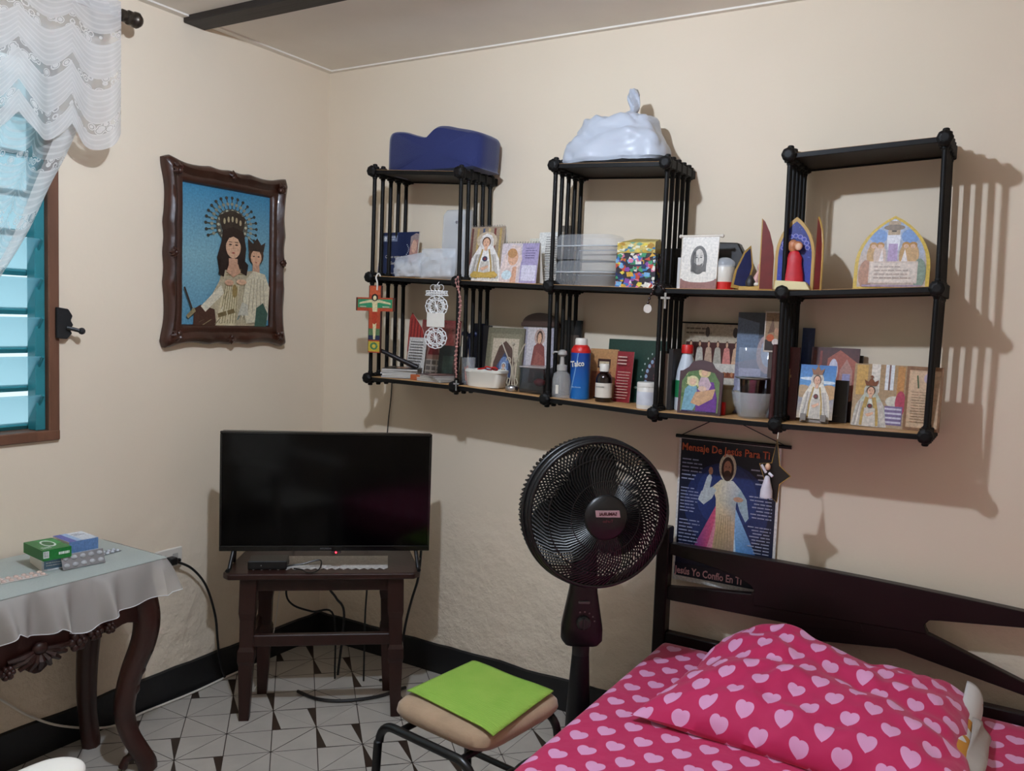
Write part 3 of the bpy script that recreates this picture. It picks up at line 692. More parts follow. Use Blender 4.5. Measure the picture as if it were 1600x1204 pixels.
c.poly([(.47, .40), (.5, .46), (.6, .46), (.63, .4), (.55, .36)], '#c79a7c'); c.poly([(.38, .38), (.41, .5), (.46, .44), (.44, .36)], '#2a1d16'); c.poly([(.66, .5), (.72, .46), (.70, .38), (.63, .40)], '#2a1d16')
# child
c.poly([(.77, .38), (.77, .48), (.85, .48), (.86, .38)], '#cfa183')
c.poly([(.7, .02), (.66, .2), (.7, .36), (.78, .42), (.92, .4), (.98, .3), (.96, .05)], '#d9cfb2')
for k in range(5): c.line(.72+.05*k, .1, .76+.035*k, .36, .003, '#a5977a')
c.poly([(.8, 0), (.82, .14), (.9, .18), (.96, .1), (.94, 0)], '#3f5c4f'); c.poly([(.6, .08), (.65, .18), (.72, .16), (.72, .08)], '#c7c3b0')
c.ell(.81, .54, .09, .075, '#4e3424', 16); c.ell(.81, .52, .065, .06, '#d8a988', 14); c.poly([(.72, .57), (.71, .66), (.77, .625), (.82, .67), (.87, .62), (.92, .645), (.9, .57)], '#3a2c22')
for k in (-1, 1): c.ell(.81+k*.028, .53, .013, .005, '#3a2a20', 6)
c.ell(.81, .485, .014, .004, '#a14a3e', 6); c.ell(.5, .32, .05, .022, '#cfa183'); c.ell(.64, .33, .06, .02, '#d9ae8d')
c.line(.02, .27, .1, .12, .007, '#3a2a22'); c.poly([(.04, .07), (.12, .13), (.14, .1), (.06, .05)], '#8d7f5c')
c.build('printed_picture', pic, (0, -.009, FWd-.004))

# ================================================================== HANGING POSTER
q0, q1 = at(1060, 676, y=-.012), at(1226, 702, y=-.012); q2 = at(1180, 932, y=-.012)
PX0, PX1, PZ1, PZ0 = at(1062, 690, y=-.012).x, at(1221, 710, y=-.012).x, (q0.z+q1.z)/2, at(1110, 915, y=-.012).z
W_, H_ = PX1-PX0, PZ1-PZ0
po = thing('wall_poster', 'dark blue poster with a robed figure hanging from a black rod over the headboard', 'poster', ((PX0+PX1)/2, -.012, PZ0))
G().bx(-W_/2, W_/2, -.0005, .001, 0, H_).build('sheet', M_PAPER, po)
G().tube([(-W_/2-.012, -.002, H_), (W_/2+.03, -.002, H_)], .006, 8).build('hanging_rod', M_BLACK, po, smooth=True)
G().tube([(-W_/2, -.003, H_), (-.06, -.003, H_+.06)], .0016, 5).tube([(W_/2+.02, -.003, H_), (.02, -.003, H_+.065)], .0016, 5).build('cord', M_BLACK, po)
c = Cv(W_, H_)
c.rect(.0, .0, 1, 1, '#e5e1dc'); c.rect(.02, .035, .975, .985, '#1a2240', '#10131f'); c.ell(.5, .55, .42, .3, '#222f5c', 24); c.ell(.5, .62, .3, .22, '#2c3c70', 24)
# robed figure whose wide skirts open in pink, cream and blue panels
c.poly([(.5, .62), (.40, .55), (.18, .22), (.16, .17), (.34, .15)], '#b4325e', ['#e9b8c0', '#d25a78', '#8a3a7a', '#5a3a8a', '#c44a72'])
c.poly([(.5, .62), (.6, .55), (.86, .2), (.8, .14), (.62, .13)], '#3d7fc0', ['#eaf0f4', '#9cc4e4', '#2a5ea8', '#2450a0', '#3e86cc'])
c.poly([(.52, .6), (.58, .5), (.64, .16), (.56, .15)], '#cfe3ee'); c.poly([(.48, .6), (.42, .5), (.30, .17), (.38, .16)], '#d98a9c')
c.poly([(.37, .14), (.41, .4), (.4, .6), (.36, .68), (.44, .735), (.56, .735), (.64, .68), (.6, .58), (.6, .4), (.6, .14)], '#d8ccaa', ['#a58a72', '#c4a878', '#e0d6b0', '#ddd3ae', '#e4dcbc', '#dfe0da', '#b9c8cc', '#a8b4b8', '#c9a888', '#8f7a7a'])
for k in range(6): c.line(.40+.035*k, .16, .45+.02*k, .5, .002, '#a08a6a')
c.poly([(.36, .68), (.25, .64), (.22, .58), (.28, .55), (.36, .6), (.4, .66)], '#c2cccc'); c.poly([(.26, .64), (.3, .74), (.33, .77), (.35, .74), (.33, .66)], '#c2cccc'); c.ell(.335, .785, .022, .028, '#c69a7c', 8)
c.poly([(.64, .68), (.7, .62), (.73, .5), (.7, .47), (.64, .54), (.6, .62)], '#a7bcc4'); c.ell(.62, .615, .05, .018, '#c69a7c', 8)
c.ell(.5, .82, .085, .095, '#d8d4b8', 20); c.ell(.5, .81, .062, .082, '#3a2a22', 16); c.ell(.5, .815, .04, .052, '#b98a6c', 14); c.ell(.5, .78, .032, .022, '#4a3428', 10)
for k in (-1, 1): c.ell(.5+k*.017, .825, .008, .003, '#2a1c16', 6)
for y0_, y1_, n_ in ((.70, .86, 6), (.48, .66, 8), (.2, .44, 10)): c.lines(.04, y0_, .26, y1_, n_, '#9aa0ba', .32, .35)
for y0_, y1_, n_ in ((.72, .84, 4), (.50, .66, 7), (.16, .46, 14)): c.lines(.72, y0_, .95, y1_, n_, '#a6aabf', .32, .35, 1)
c.rect(.02, .035, .975, .125, '#161a30')
pp_ = c.build('printed_picture', po, (0, -.0006, 0), eps=.00002)
text('Mensaje De Jesús Para Ti', .034, mat('orange_print', '#c8643c', .5), pp_, (-.01, -.0075, H_*.93), width=W_*.86, bold=.0006)
text('Jesús Yo Confío En Ti', .034, mat('pink_print', '#e3b6bc', .5), pp_, (-.044, -.0075, H_*.074), width=W_*.68, bold=.0008)

# ================================================================== PEDESTAL FAN
FX, FY = 1.485, -.455
hub = at(932, 803, y=FY-.06); FZ = hub.z
M_FAN = mat('fan_black_plastic', '#0b0b0d', .38, vary=.1); M_FAN2 = mat('fan_blade_plastic', '#101012', .3, coat=.2)
fan = thing('pedestal_fan', 'black pedestal fan with round wire cage standing beside the bed', 'fan', (FX, FY, 0))
dish = [(.205, .0), (.21, .008), (.2, .02), (.12, .04), (.05, .06), (.042, .09), (.038, .12)]
G().lathe(dish, 40).build('base', M_FAN, fan, smooth=True)
zc = at(905, 1010, y=FY).z-.0
G().lathe([(.04, .10), (.036, .25), (.026, zc-.02)], 20).build('pole', M_FAN, fan, smooth=True)
G().lathe([(.024, zc-.03), (.026, zc-.028), (.026, zc+.02), (.022, zc+.022)], 20).build('collar', mat('fan_grey_plastic', '#2e2b2c', .5), fan, smooth=True)
ax = Vector((.698, -.717, .06)).normalized(); sd = Vector((-ax.y, ax.x, 0)).normalized()*-1; sd = ax.cross(Vector((0, 0, 1))).normalized(); up_ = sd.cross(ax).normalized()
# control body: a flared panel facing the same way as the cage
zt_ = FZ-.16; zb_ = zc+.015
rz_f = math.atan2(ax.y, ax.x)+PI/2
cb = G(); prof = [(zb_, .050, .035), (zb_+.015, .062, .04), (zb_+.05, .062, .04), (zb_+.16, .042, .034), (zt_, .036, .03), (FZ, .034, .03)]
for z, w, dd in prof: pass
vs = []; fs = []; n = 16
for z, w, dd in prof:
    for j in range(n):
        a = 2*PI*j/n; ca, sa = math.cos(a), math.sin(a)
        vs.append((w*math.copysign(abs(ca)**.5, ca), dd*math.copysign(abs(sa)**.5, sa), z))
for i in range(len(prof)-1):
    for j in range(n): fs.append((i*n+j, i*n+(j+1) % n, (i+1)*n+(j+1) % n, (i+1)*n+j))
fs += [tuple(range(n-1, -1, -1)), tuple(range((len(prof)-1)*n, len(prof)*n))]
body = cb.add(vs, fs).build('control_body', M_FAN, fan, smooth=True); body.rotation_euler = (0, 0, math.atan2(CAM.y-FY, CAM.x-FX)+PI/2+.12)
kz = zb_+.075
G().lathe([(.021, 0), (.021, .012), (.015, .018)], 18, c=(0, -.037, kz), M=Matrix.Rotation(PI/2, 3, 'X')).box((0, -.056, kz), (.006, .006, .034)).build('speed_knob', mat('knob_grey', '#343436', .45), body, bevel=.001)
G().box((0, -.036, zb_+.135), (.034, .01, .008)).build('badge', mat('badge_grey', '#6a6668', .4), body, bevel=.002)
for k in range(5):
    a = math.radians(10+k*25); G().box((.033*math.cos(a), -.041, kz+.033*math.sin(a)), (.004, .003, .004)).build('speed_mark', MATS['badge_grey'], body)
R_ = .207
hd = bpy.data.objects.new('fan_head', None)
def FP(r, th, d): return Vector((0, 0, FZ))+sd*(r*math.cos(th))+up_*(r*math.sin(th))+ax*d
CD = .06   # distance of the cage's middle ahead of the pole
# rims
g = G()
for r, d, w in ((R_, CD+.035, .008), (R_+.004, CD, .007), (R_-.002, CD+.055, .006)): g.tube([FP(r, 2*PI*k/64, d) for k in range(64)], w, 8, closed=True)
for k in range(64):
    a0, a1 = 2*PI*k/64, 2*PI*(k+1)/64
    g.add([FP(R_+.003, a0, CD), FP(R_+.003, a1, CD), FP(R_+.001, a1, CD+.058), FP(R_+.001, a0, CD+.058)], [(0, 1, 2, 3)])
for k in range(90):   # fluted rear edge
    a = 2*PI*k/90; g.tube([FP(R_+.006, a, CD-.004), FP(R_+.002, a, CD-.05)], .0035, 4)
g.build('cage_rim', M_FAN, fan, smooth=True)
g = G(); NS = 96
for k in range(NS):
    a = 2*PI*k/NS
    g.tube([FP(lerp(.058, R_, t), a+.5*t*t, CD+.105-.052*t**2.2) for t in (0, .25, .5, .75, 1)], .0028, 4, caps=False)
for r, d in ((.10, CD+.103), (.16, CD+.086)): g.tube([FP(r, 2*PI*k/64, d) for k in range(64)], .0018, 4, closed=True)
fg = g.build('front_grille', M_FAN, fan, smooth=True)
g = G()
for k in range(NS):
    a = 2*PI*k/NS
    g.tube([FP(lerp(.05, R_+.002, t), a-.5*t*t, CD-.085+.04*t**2.2) for t in (0, .25, .5, .75, 1)], .0029, 4, caps=False)
for r, d in ((.09, CD-.084), (.13, CD-.076), (.17, CD-.066)): g.tube([FP(r, 2*PI*k/64, d) for k in range(64)], .002, 4, closed=True)
g.build('rear_grille', M_FAN, fan, smooth=True)
Max = Matrix((sd, up_, ax)).transposed()   # local z along the fan's axis
zh = Vector((0, 0, FZ))
capo = G().lathe([(.066, CD+.09), (.066, CD+.104), (.058, CD+.113), (.03, CD+.119), (.001, CD+.121)], 32, c=zh, M=Max).build('hub_cap', M_FAN, fan, smooth=True)
bt = text('SAMURAI', .0125, mat('badge_dark_red', '#3a0c10', .5), capo, zh+ax*(CD+.1235)+up_*.012, 'lettering', rot=Max.to_euler(), bold=.0004)
G().add([zh+sd*x+up_*(.012+y)+ax*(CD+.1222) for x, y in ((-.036, -.010), (.034, -.008), (.036, .010), (-.033, .009))]+[zh+sd*x+up_*(.012+y)+ax*(CD+.118) for x, y in ((-.036, -.010), (.034, -.008), (.036, .010), (-.033, .009))], [(0,1,2,3), (7,6,5,4), (0,4,5,1), (1,5,6,2), (2,6,7,3), (3,7,4,0)]).build('name_plate', mat('badge_pink_silver', '#b08d92', .4), capo)
text('Turbo', .012, mat('badge_red', '#7c3440', .5), capo, zh+ax*(CD+.1225)-up_*.008, 'lettering', rot=Max.to_euler())
G().lathe([(.05, CD-.2), (.062, CD-.18), (.066, CD-.1), (.056, CD-.085), (.012, CD-.08), (.012, CD+.05)], 24, c=zh, M=Max).build('motor_housing', M_FAN, fan, smooth=True)
for b in range(3):
    a0 = math.radians(82+b*120); g = G()
    def bl(u, v):
        r = lerp(.035, .182, u); wd = .55+.95*math.sin(PI*min(1, .15+u*.75))
        th = a0+(v-.5)*wd*1.15+.25*u; e_ = 1-.18*(abs(v-.5)*2)**3
        return FP(r*e_ if u > .5 else r, th, CD-.03+.055*(v-.5)*-1*(1-.3*u))
    g.grid(bl, 10, 8); g.build('blade', M_FAN2, fan, smooth=True, solid=.003)
G().lathe([(.042, CD-.05), (.042, CD+.03), (.03, CD+.04), (.002, CD+.042)], 24, c=zh, M=Max).build('blade_hub', M_FAN2, fan, smooth=True)

# ================================================================== STOOL WITH GREEN CLOTH
SZ = .44
pts = [at(u, v, z=SZ-.02) for u, v in [(615, 1098), (771, 1170), (872, 1082), (733, 1032)]]
cx = sum((p for p in pts), Vector())/4
e1 = ((pts[1]-pts[0])+(pts[2]-pts[3])); sw = e1.length/2; e1.normalize(); srz = math.atan2(e1.y, e1.x)
sdp = ((pts[3]-pts[0]).length+(pts[2]-pts[1]).length)/2
st = thing('stool', 'low stool with a beige upholstered seat and black tubular legs', 'stool', (cx.x, cx.y, 0), srz)
M_UPH = mat('beige_velour', '#a98d70', .9, bump=.12, bscale=90, vary=.12, vscale=14, sheen=.3)
def pad(u, v):
    pass
def superpad(hw, hd, z0, z1, n=14, ex_=.32):
    g = G(); vs = []; fs = []; rings = [(0.0, .0), (.0, .78), (.12, .95), (.4, 1.0), (.7, .985), (.9, .93), (1.0, .80)]
    m = 48
    for zz, s in rings:
        for j in range(m):
            a = 2*PI*j/m; ca, sa = math.cos(a), math.sin(a)
            vs.append((hw*s*math.copysign(abs(ca)**ex_, ca), hd*s*math.copysign(abs(sa)**ex_, sa), lerp(z0, z1, zz)))
    for i in range(len(rings)-1):
        for j in range(m): fs.append((i*m+j, i*m+(j+1) % m, (i+1)*m+(j+1) % m, (i+1)*m+j))
    # crowned top
    k0 = len(vs)-m; base = len(vs)
    for s, dz in ((.6, .006), (.3, .010)):
        for j in range(m):
            a = 2*PI*j/m; ca, sa = math.cos(a), math.sin(a)
            vs.append((hw*s*math.copysign(abs(ca)**ex_, ca), hd*s*math.copysign(abs(sa)**ex_, sa), z1+dz))
    for i0, i1 in ((k0, base), (base, base+m)):
        for j in range(m): fs.append((i0+j, i0+(j+1) % m, i1+(j+1) % m, i1+j))
    vs.append((0, 0, z1+.012)); c_ = len(vs)-1
    for j in range(m): fs.append((base+m+j, base+m+(j+1) % m, c_))
    return g.add(vs, fs)
superpad(sw/2, sdp/2, SZ-.062, SZ-.012).build('seat_cushion', M_UPH, st, smooth=True, weld=True)
M_TUBE = mat('black_powder_coated_tube', '#0d0d0f', .35, vary=.1)
for sy in (-1, 1):
    yy = sy*(sdp/2-.015) if sy > 0 else -sdp/2-.012; hw = sw/2+.012; r = .05
    path = [(-hw-.005, yy+sy*.02, .012), (-hw, yy+sy*.005, SZ-.075-r)]
    for k in range(7):
        a = PI-k*PI/12; path.append((-hw+r+r*math.cos(a), yy, SZ-.075-r+r*math.sin(a)))
    path += [(-x-.03, y, z) for x, y, z in reversed(path)]
    o = G().tube(path, .0115, 10).build('leg_frame', M_TUBE, st, smooth=True)
    for sx in (-1, 1): G().lathe([(.015, 0), (.015, .03), (.0125, .032)], 10, c=(sx*(hw+.005)-(.03 if sx > 0 else 0), yy+sy*.02, 0)).build('rubber_foot', M_BLACK, o)
for sx in (-1, 1): G().tube([(sx*(sw/2-.06), -sdp/2-.012, SZ-.075), (sx*(sw/2-.06), sdp/2-.015, SZ-.075)], .009, 8).build('seat_bar', M_TUBE, st, smooth=True)
G().tube([(-.01, -sdp/2-.02, SZ-.29), (-.01, sdp/2, SZ-.29)], .009, 8).tube([(-sw/2-.012, -sdp/2-.02, SZ-.29), (sw/2-.018, -sdp/2-.02, SZ-.29)], .009, 8).tube([(-sw/2-.012, sdp/2, SZ-.29), (sw/2-.018, sdp/2, SZ-.29)], .009, 8).build('stretcher', M_TUBE, st, smooth=True)
# cloth
cp = [at(u, v, z=SZ+.003) for u, v in [(636, 1074), (771, 1141), (865, 1076), (738, 1027)]]
def cl_(u, v):
    p = cp[0].lerp(cp[1], u).lerp(cp[3].lerp(cp[2], u), v); d = max(abs(u-.5), abs(v-.5))*2
    lx_ = (p-cx).dot(e1)/(sw/2); ly_ = (p-cx).dot(Vector((-e1.y, e1.x, 0)))/(sdp/2); dd = max(abs(lx_), abs(ly_))
    z = SZ+.0035-.010*max(0, dd-.25)-.06*max(0, dd-.80)**1.5
    return Vector((p.x, p.y, z+.0012*math.sin(u*9)*v))
g = G(); g.grid(cl_, 24, 24, uvfn=lambda u, v: (u*.3, v*.3))
def ribbed(name, col):
    m = bpy.data.materials.new(name); m.use_nodes = True; nt = m.node_tree; b = nt.nodes['Principled BSDF']; q = NT(nt)
    uv = nt.nodes.new('ShaderNodeUVMap'); sp = nt.nodes.new('ShaderNodeSeparateXYZ'); nt.links.new(uv.outputs[0], sp.inputs[0])
    s = q.m('SINE', q.m('MULTIPLY', sp.outputs[1], 900)); bp = nt.nodes.new('ShaderNodeBump'); bp.inputs['Strength'].default_value = .35; bp.inputs['Distance'].default_value = .002
    nt.links.new(s, bp.inputs['Height']); nt.links.new(bp.outputs[0], b.inputs['Normal']); b.inputs['Base Color'].default_value = lin(col); b.inputs['Roughness'].default_value = .85
    n = nt.nodes.new('ShaderNodeTexNoise'); n.inputs['Scale'].default_value = 12; nt.links.new(uv.outputs[0], n.inputs['Vector'])
    r = nt.nodes.new('ShaderNodeValToRGB'); r.color_ramp.elements[0].color = lin('#7fae3c'); r.color_ramp.elements[1].color = lin('#9dbb4e'); nt.links.new(n.outputs['Fac'], r.inputs[0]); nt.links.new(r.outputs[0], b.inputs['Base Color'])
    return m
tag(g.build('cleaning_cloth', ribbed('green_ribbed_cloth', '#8db648'), None, smooth=True, solid=.003), 'lime green ribbed cloth spread on the beige stool', 'cloth')

# ================================================================== BED
def hearts(name):
    m = bpy.data.materials.new(name); m.use_nodes = True; nt = m.node_tree; b = nt.nodes['Principled BSDF']; q = NT(nt); L = nt.links.new
    uv = nt.nodes.new('ShaderNodeUVMap'); sp = nt.nodes.new('ShaderNodeSeparateXYZ'); L(uv.outputs[0], sp.inputs[0])
    A, Bv, S_ = .098, .056, .0205
    v1 = q.m('DIVIDE', sp.outputs[1], Bv); row = q.m('FLOOR', v1); odd = q.m('FLOORED_MODULO', row, 2)
    u1 = q.m('ADD', q.m('DIVIDE', sp.outputs[0], A), q.m('MULTIPLY', odd, .5))
    x = q.m('MULTIPLY', q.m('SUBTRACT', q.m('FRACT', u1), .5), A/S_); y = q.m('ADD', q.m('MULTIPLY', q.m('SUBTRACT', q.m('FRACT', v1), .5), Bv/S_*.98), .06)
    xx = q.m('MULTIPLY', x, x); yy = q.m('MULTIPLY', y, y)
    t = q.m('SUBTRACT', q.m('ADD', xx, yy), 1); t3 = q.m('MULTIPLY', t, q.m('MULTIPLY', t, t))
    hh = q.m('LESS_THAN', q.m('SUBTRACT', t3, q.m('MULTIPLY', xx, q.m('MULTIPLY', yy, y))), 0)
    mx = nt.nodes.new('ShaderNodeMix'); mx.data_type = 'RGBA'; mx.inputs[6].default_value = lin('#c21a58'); mx.inputs[7].default_value = lin('#e6a3cc'); L(hh, mx.inputs[0]); L(mx.outputs[2], b.inputs['Base Color'])
    b.inputs['Roughness'].default_value = .75; b.inputs['Sheen Weight'].default_value = .2
    n = nt.nodes.new('ShaderNodeTexNoise'); n.inputs['Scale'].default_value = 9; n.inputs['Detail'].default_value = 3; L(uv.outputs[0], n.inputs['Vector'])
    bp = nt.nodes.new('ShaderNodeBump'); bp.inputs['Strength'].default_value = .35; bp.inputs['Distance'].default_value = .02; L(n.outputs['Fac'], bp.inputs['Height']); L(bp.outputs[0], b.inputs['Normal'])
    return m
M_HEART = hearts('pink_heart_cotton')
BX0, BX1, BY0, BY1, BZ = 1.618, 2.78, -.115, -1.98, .402
M_WENGE = mat('dark_wenge_wood', '#140908', .38, bump=.05, bscale=14, vary=.3, vscale=6, stretch=(.5, 3, 3), coat=.05, spec=.3)
bd = thing('bed', 'dark wooden bed with a slatted headboard against the wall', 'bed', (BX0-.03, -.07, 0))
BO = (BX0-.03, -.07, 0)
HBY0, HBY1 = -.088, -.055
pt = at(1035, 822, y=-.088)
G().bx(BX0-.045, BX0-.003, -.098, -.05, 0, pt.z).build('post', M_WENGE, bd, bevel=.004, off=BO)
G().bx(BX1+.02, BX1+.062, -.098, -.05, 0, pt.z).build('post', M_WENGE, bd, bevel=.004, off=BO)
def hb(pts):
    out = []
    for u, v in pts:
        p = at(u, v, y=HBY0); out.append((p.x, p.z))
    return out
XR = BX1+.03
zt0 = at(1048, 849, y=HBY0).z; zt1 = at(1600, 962, y=HBY0).z; ztm = (zt0+zt1)/2+.004
xl = BX0-.004
o1 = hb([(1048, 866), (1100, 881), (1150, 900), (1172, 914), (1178, 922)])       # top of the upper left slot, to its rounded tip
o2 = hb([(1173, 928), (1150, 926), (1100, 921), (1048, 917)])                       # its lower edge back to the post
o3 = hb([(1048, 938), (1100, 948), (1150, 958), (1200, 968), (1260, 980), (1300, 996), (1290, 1003)])
tipR = hb([(1446, 984), (1444, 976), (1452, 969), (1470, 970), (1600, 981)])
lowR = hb([(1450, 991), (1462, 997), (1600, 1067)])
# one board with slots: upper board, left slat, centre panel, right slat
upper = [(xl, zt0)]+[(lerp(xl, XR, k/10), lerp(zt0, zt1, k/10)+.012*math.sin(PI*k/10)) for k in range(1, 10)]+[(XR, zt1)]
tR = list(reversed(tipR)); upper += [(XR, tipR[-1][1]+.014)]+tR
upper += [lowR[0]]+[(o1[-1][0], tipR[0][1]-.03)]+list(reversed(o1))+[(xl, o1[0][1]+.001)]
G().prism(upper, HBY0, HBY1).build('headboard_top', M_WENGE, bd, off=BO, bevel=.002)
left = [(xl, o2[-1][1]-.001)]+list(reversed(o2))+[o1[-1]]+[(o1[-1][0]+.3, o1[-1][1]-.005), (2.22, o3[4][1]+.02)]+list(reversed(o3[:5]))+[(xl, o3[0][1]+.002)]
G().prism(left, HBY0+.002, HBY1-.002).build('headboard_slat', M_WENGE, bd, off=BO, bevel=.002)
right = [(2.0, tipR[0][1]-.035), (lowR[0][0]-.05, tipR[0][1]+.02), lowR[0], lowR[1], lowR[2], (XR, lowR[2][1]-.05), (XR, lowR[2][1]-.09), (lowR[2][0], lowR[2][1]-.035), (lowR[1][0]-.1, lowR[1][1]-.055), (2.0, tipR[0][1]-.11)]
G().prism(right, HBY0+.003, HBY1-.003).build('headboard_slat', M_WENGE, bd, off=BO, bevel=.002)
G().bx(xl, XR, HBY0, HBY1, .26, .41).build('headboard_rail', M_WENGE, bd, off=BO, bevel=.003)
for x0_, x1_ in ((BX0-.018, BX0-.001), (BX1+.001, BX1+.03)): G().bx(x0_, x1_, BY1, -.09, .14, .26).build('side_rail', M_WENGE, bd, off=BO, bevel=.003)
G().bx(BX0-.03, BX1+.03, BY1-.03, BY1, .14, .34).build('footboard', M_WENGE, bd, off=BO, bevel=.003)
for x_ in (BX0, BX1): G().bx(x_-.03, x_+.03, BY1-.03, BY1+.03, 0, .2).build('leg', M_WENGE, bd, off=BO, bevel=.003)
G().bx(BX0-.01, BX1+.01, BY1, -.09, .17, .205).build('slat_base', M_WENGE, bd, off=BO)
# mattress in its fitted sheet: rounded box with uv in metres
def sheet_pt(s, t):
    return None
g = G(); bw, bl_ = BX1-BX0, BY0-BY1; r = .035; zb_ = .2055
prof = [(-.195, 0, -1)]
cs = []   # cross-section across x: (x offset, z, arc)
arc = 0; last = None
path = [(0, zb_), (0, BZ-r)]+[(r-r*math.cos(a), BZ-r+r*math.sin(a)) for a in [PI/2*k/5 for k in range(1, 6)]]+[(lerp(r, bw-r, k/30), BZ) for k in range(1, 30)]+[(bw-r+r*math.sin(a), BZ-r+r*math.cos(a)) for a in [PI/2*k/5 for k in range(0, 6)]]+[(bw, zb_)]
for x, z in path:
    if last: arc += math.hypot(x-last[0], z-last[1])
    cs.append((x, z, arc)); last = (x, z)
ny = 50; vs = []; fs = []; uvs = {}
for j in range(ny+1):
    y = lerp(BY0, BY1, j/ny); edge_ = min(j, ny-j)/ny*bl_; drop = r*(1-math.sqrt(max(0, 1-(max(0, r-edge_)/r)**2))) if edge_ < r else 0
    for x, z, a in cs:
        zz = z-(drop if z > BZ-r else 0)
        if z >= BZ-.001: zz += .005*noise.noise(Vector((x*4, y*4, 0)))
        uvs[len(vs)] = (a, y); vs.append((BX0+x, y, zz))
m_ = len(cs)
for j in range(ny):
    for i in range(m_-1): fs.append((j*m_+i, j*m_+i+1, (j+1)*m_+i+1, (j+1)*m_+i))
fs += [tuple(range(m_-1, -1, -1)), tuple(range(ny*m_, ny*m_+m_))]
g.add(vs, fs); g.uv = uvs
tag(g.build('mattress', M_HEART, None, smooth=True), 'mattress in a bright pink fitted sheet with pale pink hearts', 'mattress')
# pillow in a heart cover, slumped against the headboard
A_ = at(985, 1110, z=BZ+.03); B_ = at(1128, 985, y=-.17); C_ = at(1535, 1078, y=-.17); D_ = at(1545, 1290, z=BZ+.03)
A_.z = BZ+.02; D_.z = BZ+.02; B_.z = max(B_.z-.05, BZ+.05); C_.z = max(C_.z-.06, BZ+.05)
def pil(side, infl=1.0, s0=0, s1=1):
    def fn(u, v):
        u = lerp(s0, s1, u)
        base = A_.lerp(D_, u).lerp(B_.lerp(C_, u), v)
        a, b = abs(2*u-1), abs(2*v-1)
        pin = .05*(a**2)*(1-b**2)*1.0; pin2 = .035*(b**2)*(1-a**2)
        base = base+(Vector((1, 0, 0))*(1 if u < .5 else -1)*pin)*(.6)+Vector((0, 1, 0))*(1 if v < .5 else -1)*pin2
        th = (max(0, 1-a**3.2))**.55*(max(0, 1-b**3.0))**.55
        wr = .016*noise.noise(Vector((u*3.2+.6*v, v*7, 3)))+.010*noise.noise(Vector((u*6, v*5-u*8, 9)))+.010*noise.noise(Vector((u*11-v*5, v*9+u*9, 5)))-.012*abs(noise.noise(Vector((u*5+v*3, v*8-u*5, 12))))
        crease = .018*math.exp(-((v-.62+.5*(u-.45))/.05)**2)*math.exp(-((u-.55)/.3)**2)
        bulge = .055*math.exp(-((u-.3)/.2)**2-((v-.85)/.3)**2)
        if side > 0: z = base.z+(.105*th+bulge*min(1, th*2)-crease+wr*min(1, th*2.2))*infl
        else: z = max(base.z-.06*th, BZ-.004+.0005*th) 
        return Vector((base.x, base.y, max(z, BZ-.003)))
    return fn
pw = (D_-A_).length; ph = (B_-A_).length
_top = pil(1); _cum = []
for i in range(73):
    acc_ = [0.0]
    for j in range(1, 55): acc_.append(acc_[-1]+(_top(i/72, j/54)-_top(i/72, (j-1)/54)).length)
    _cum.append([x-acc_[27] for x in acc_])
def uv_top(u, v): return (u*pw*1.02+.02, _cum[round(u*72)][round(v*54)]*.97+.31)
g = G(); g.grid(_top, 72, 54, uvfn=uv_top); g.grid(pil(-1), 72, 54, uvfn=lambda u, v: (u*pw, v*ph*1.1))
pl = g.build('pillow', M_HEART, None, smooth=True, weld=True, fixn=True)
tag(pl, 'plump pillow in a crumpled pink heart cover against the headboard', 'pillow')
# lining of the cover and the white inner pillow showing at the open end
M_LIN = mat('grey_white_lining', '#b5aca4', .85, bump=.25, bscale=25, vary=.1); 
def orange_mat():
    m = bpy.data.materials.new('white_orange_cotton'); m.use_nodes = True; nt = m.node_tree; b = nt.nodes['Principled BSDF']
    tc = nt.nodes.new('ShaderNodeTexCoord'); n = nt.nodes.new('ShaderNodeTexNoise'); n.inputs['Scale'].default_value = 9; nt.links.new(tc.outputs['Object'], n.inputs['Vector'])
    r = nt.nodes.new('ShaderNodeValToRGB'); r.color_ramp.interpolation = 'CONSTANT'; e = r.color_ramp.elements; e[0].color = lin('#d9d5d2'); e[1].position = .55; e[1].color = lin('#c98a34')
    nt.links.new(n.outputs['Fac'], r.inputs[0]); nt.links.new(r.outputs[0], b.inputs['Base Color']); b.inputs['Roughness'].default_value = .85; return m
def endband(u):
    pass
e0, e1_ = at(1527, 1068, y=-.18), at(1487, 1240, z=BZ+.05)
def band(d, w, dz):
    def fn(u, v):
        p = e0.lerp(e1_, v); top_ = lerp(.0, .02, v)
        a = u*PI*.9
        x = p.x-.012+d+w*math.sin(a)+.006*math.sin(v*13)*u; z = p.z-.004-(p.z-BZ+.0)*(1-math.cos(a))/2*dz+.006*math.sin(v*9+2)
        return Vector((x, p.y+.01*math.sin(v*7), max(z, BZ+.004)))
    return fn
g = G(); g.grid(band(-.012, .04, 1.0), 12, 30); g.build('inner_case_edge', orange_mat(), pl, smooth=True, solid=.003)
g = G(); g.grid(lambda u, v: band(.016, .04, 1.05)(u, lerp(.28, 1, v))+Vector((.006*math.sin(u*14+v*5), 0, -.012)), 14, 30); g.build('cover_lining', M_LIN, pl, smooth=True, solid=.002)

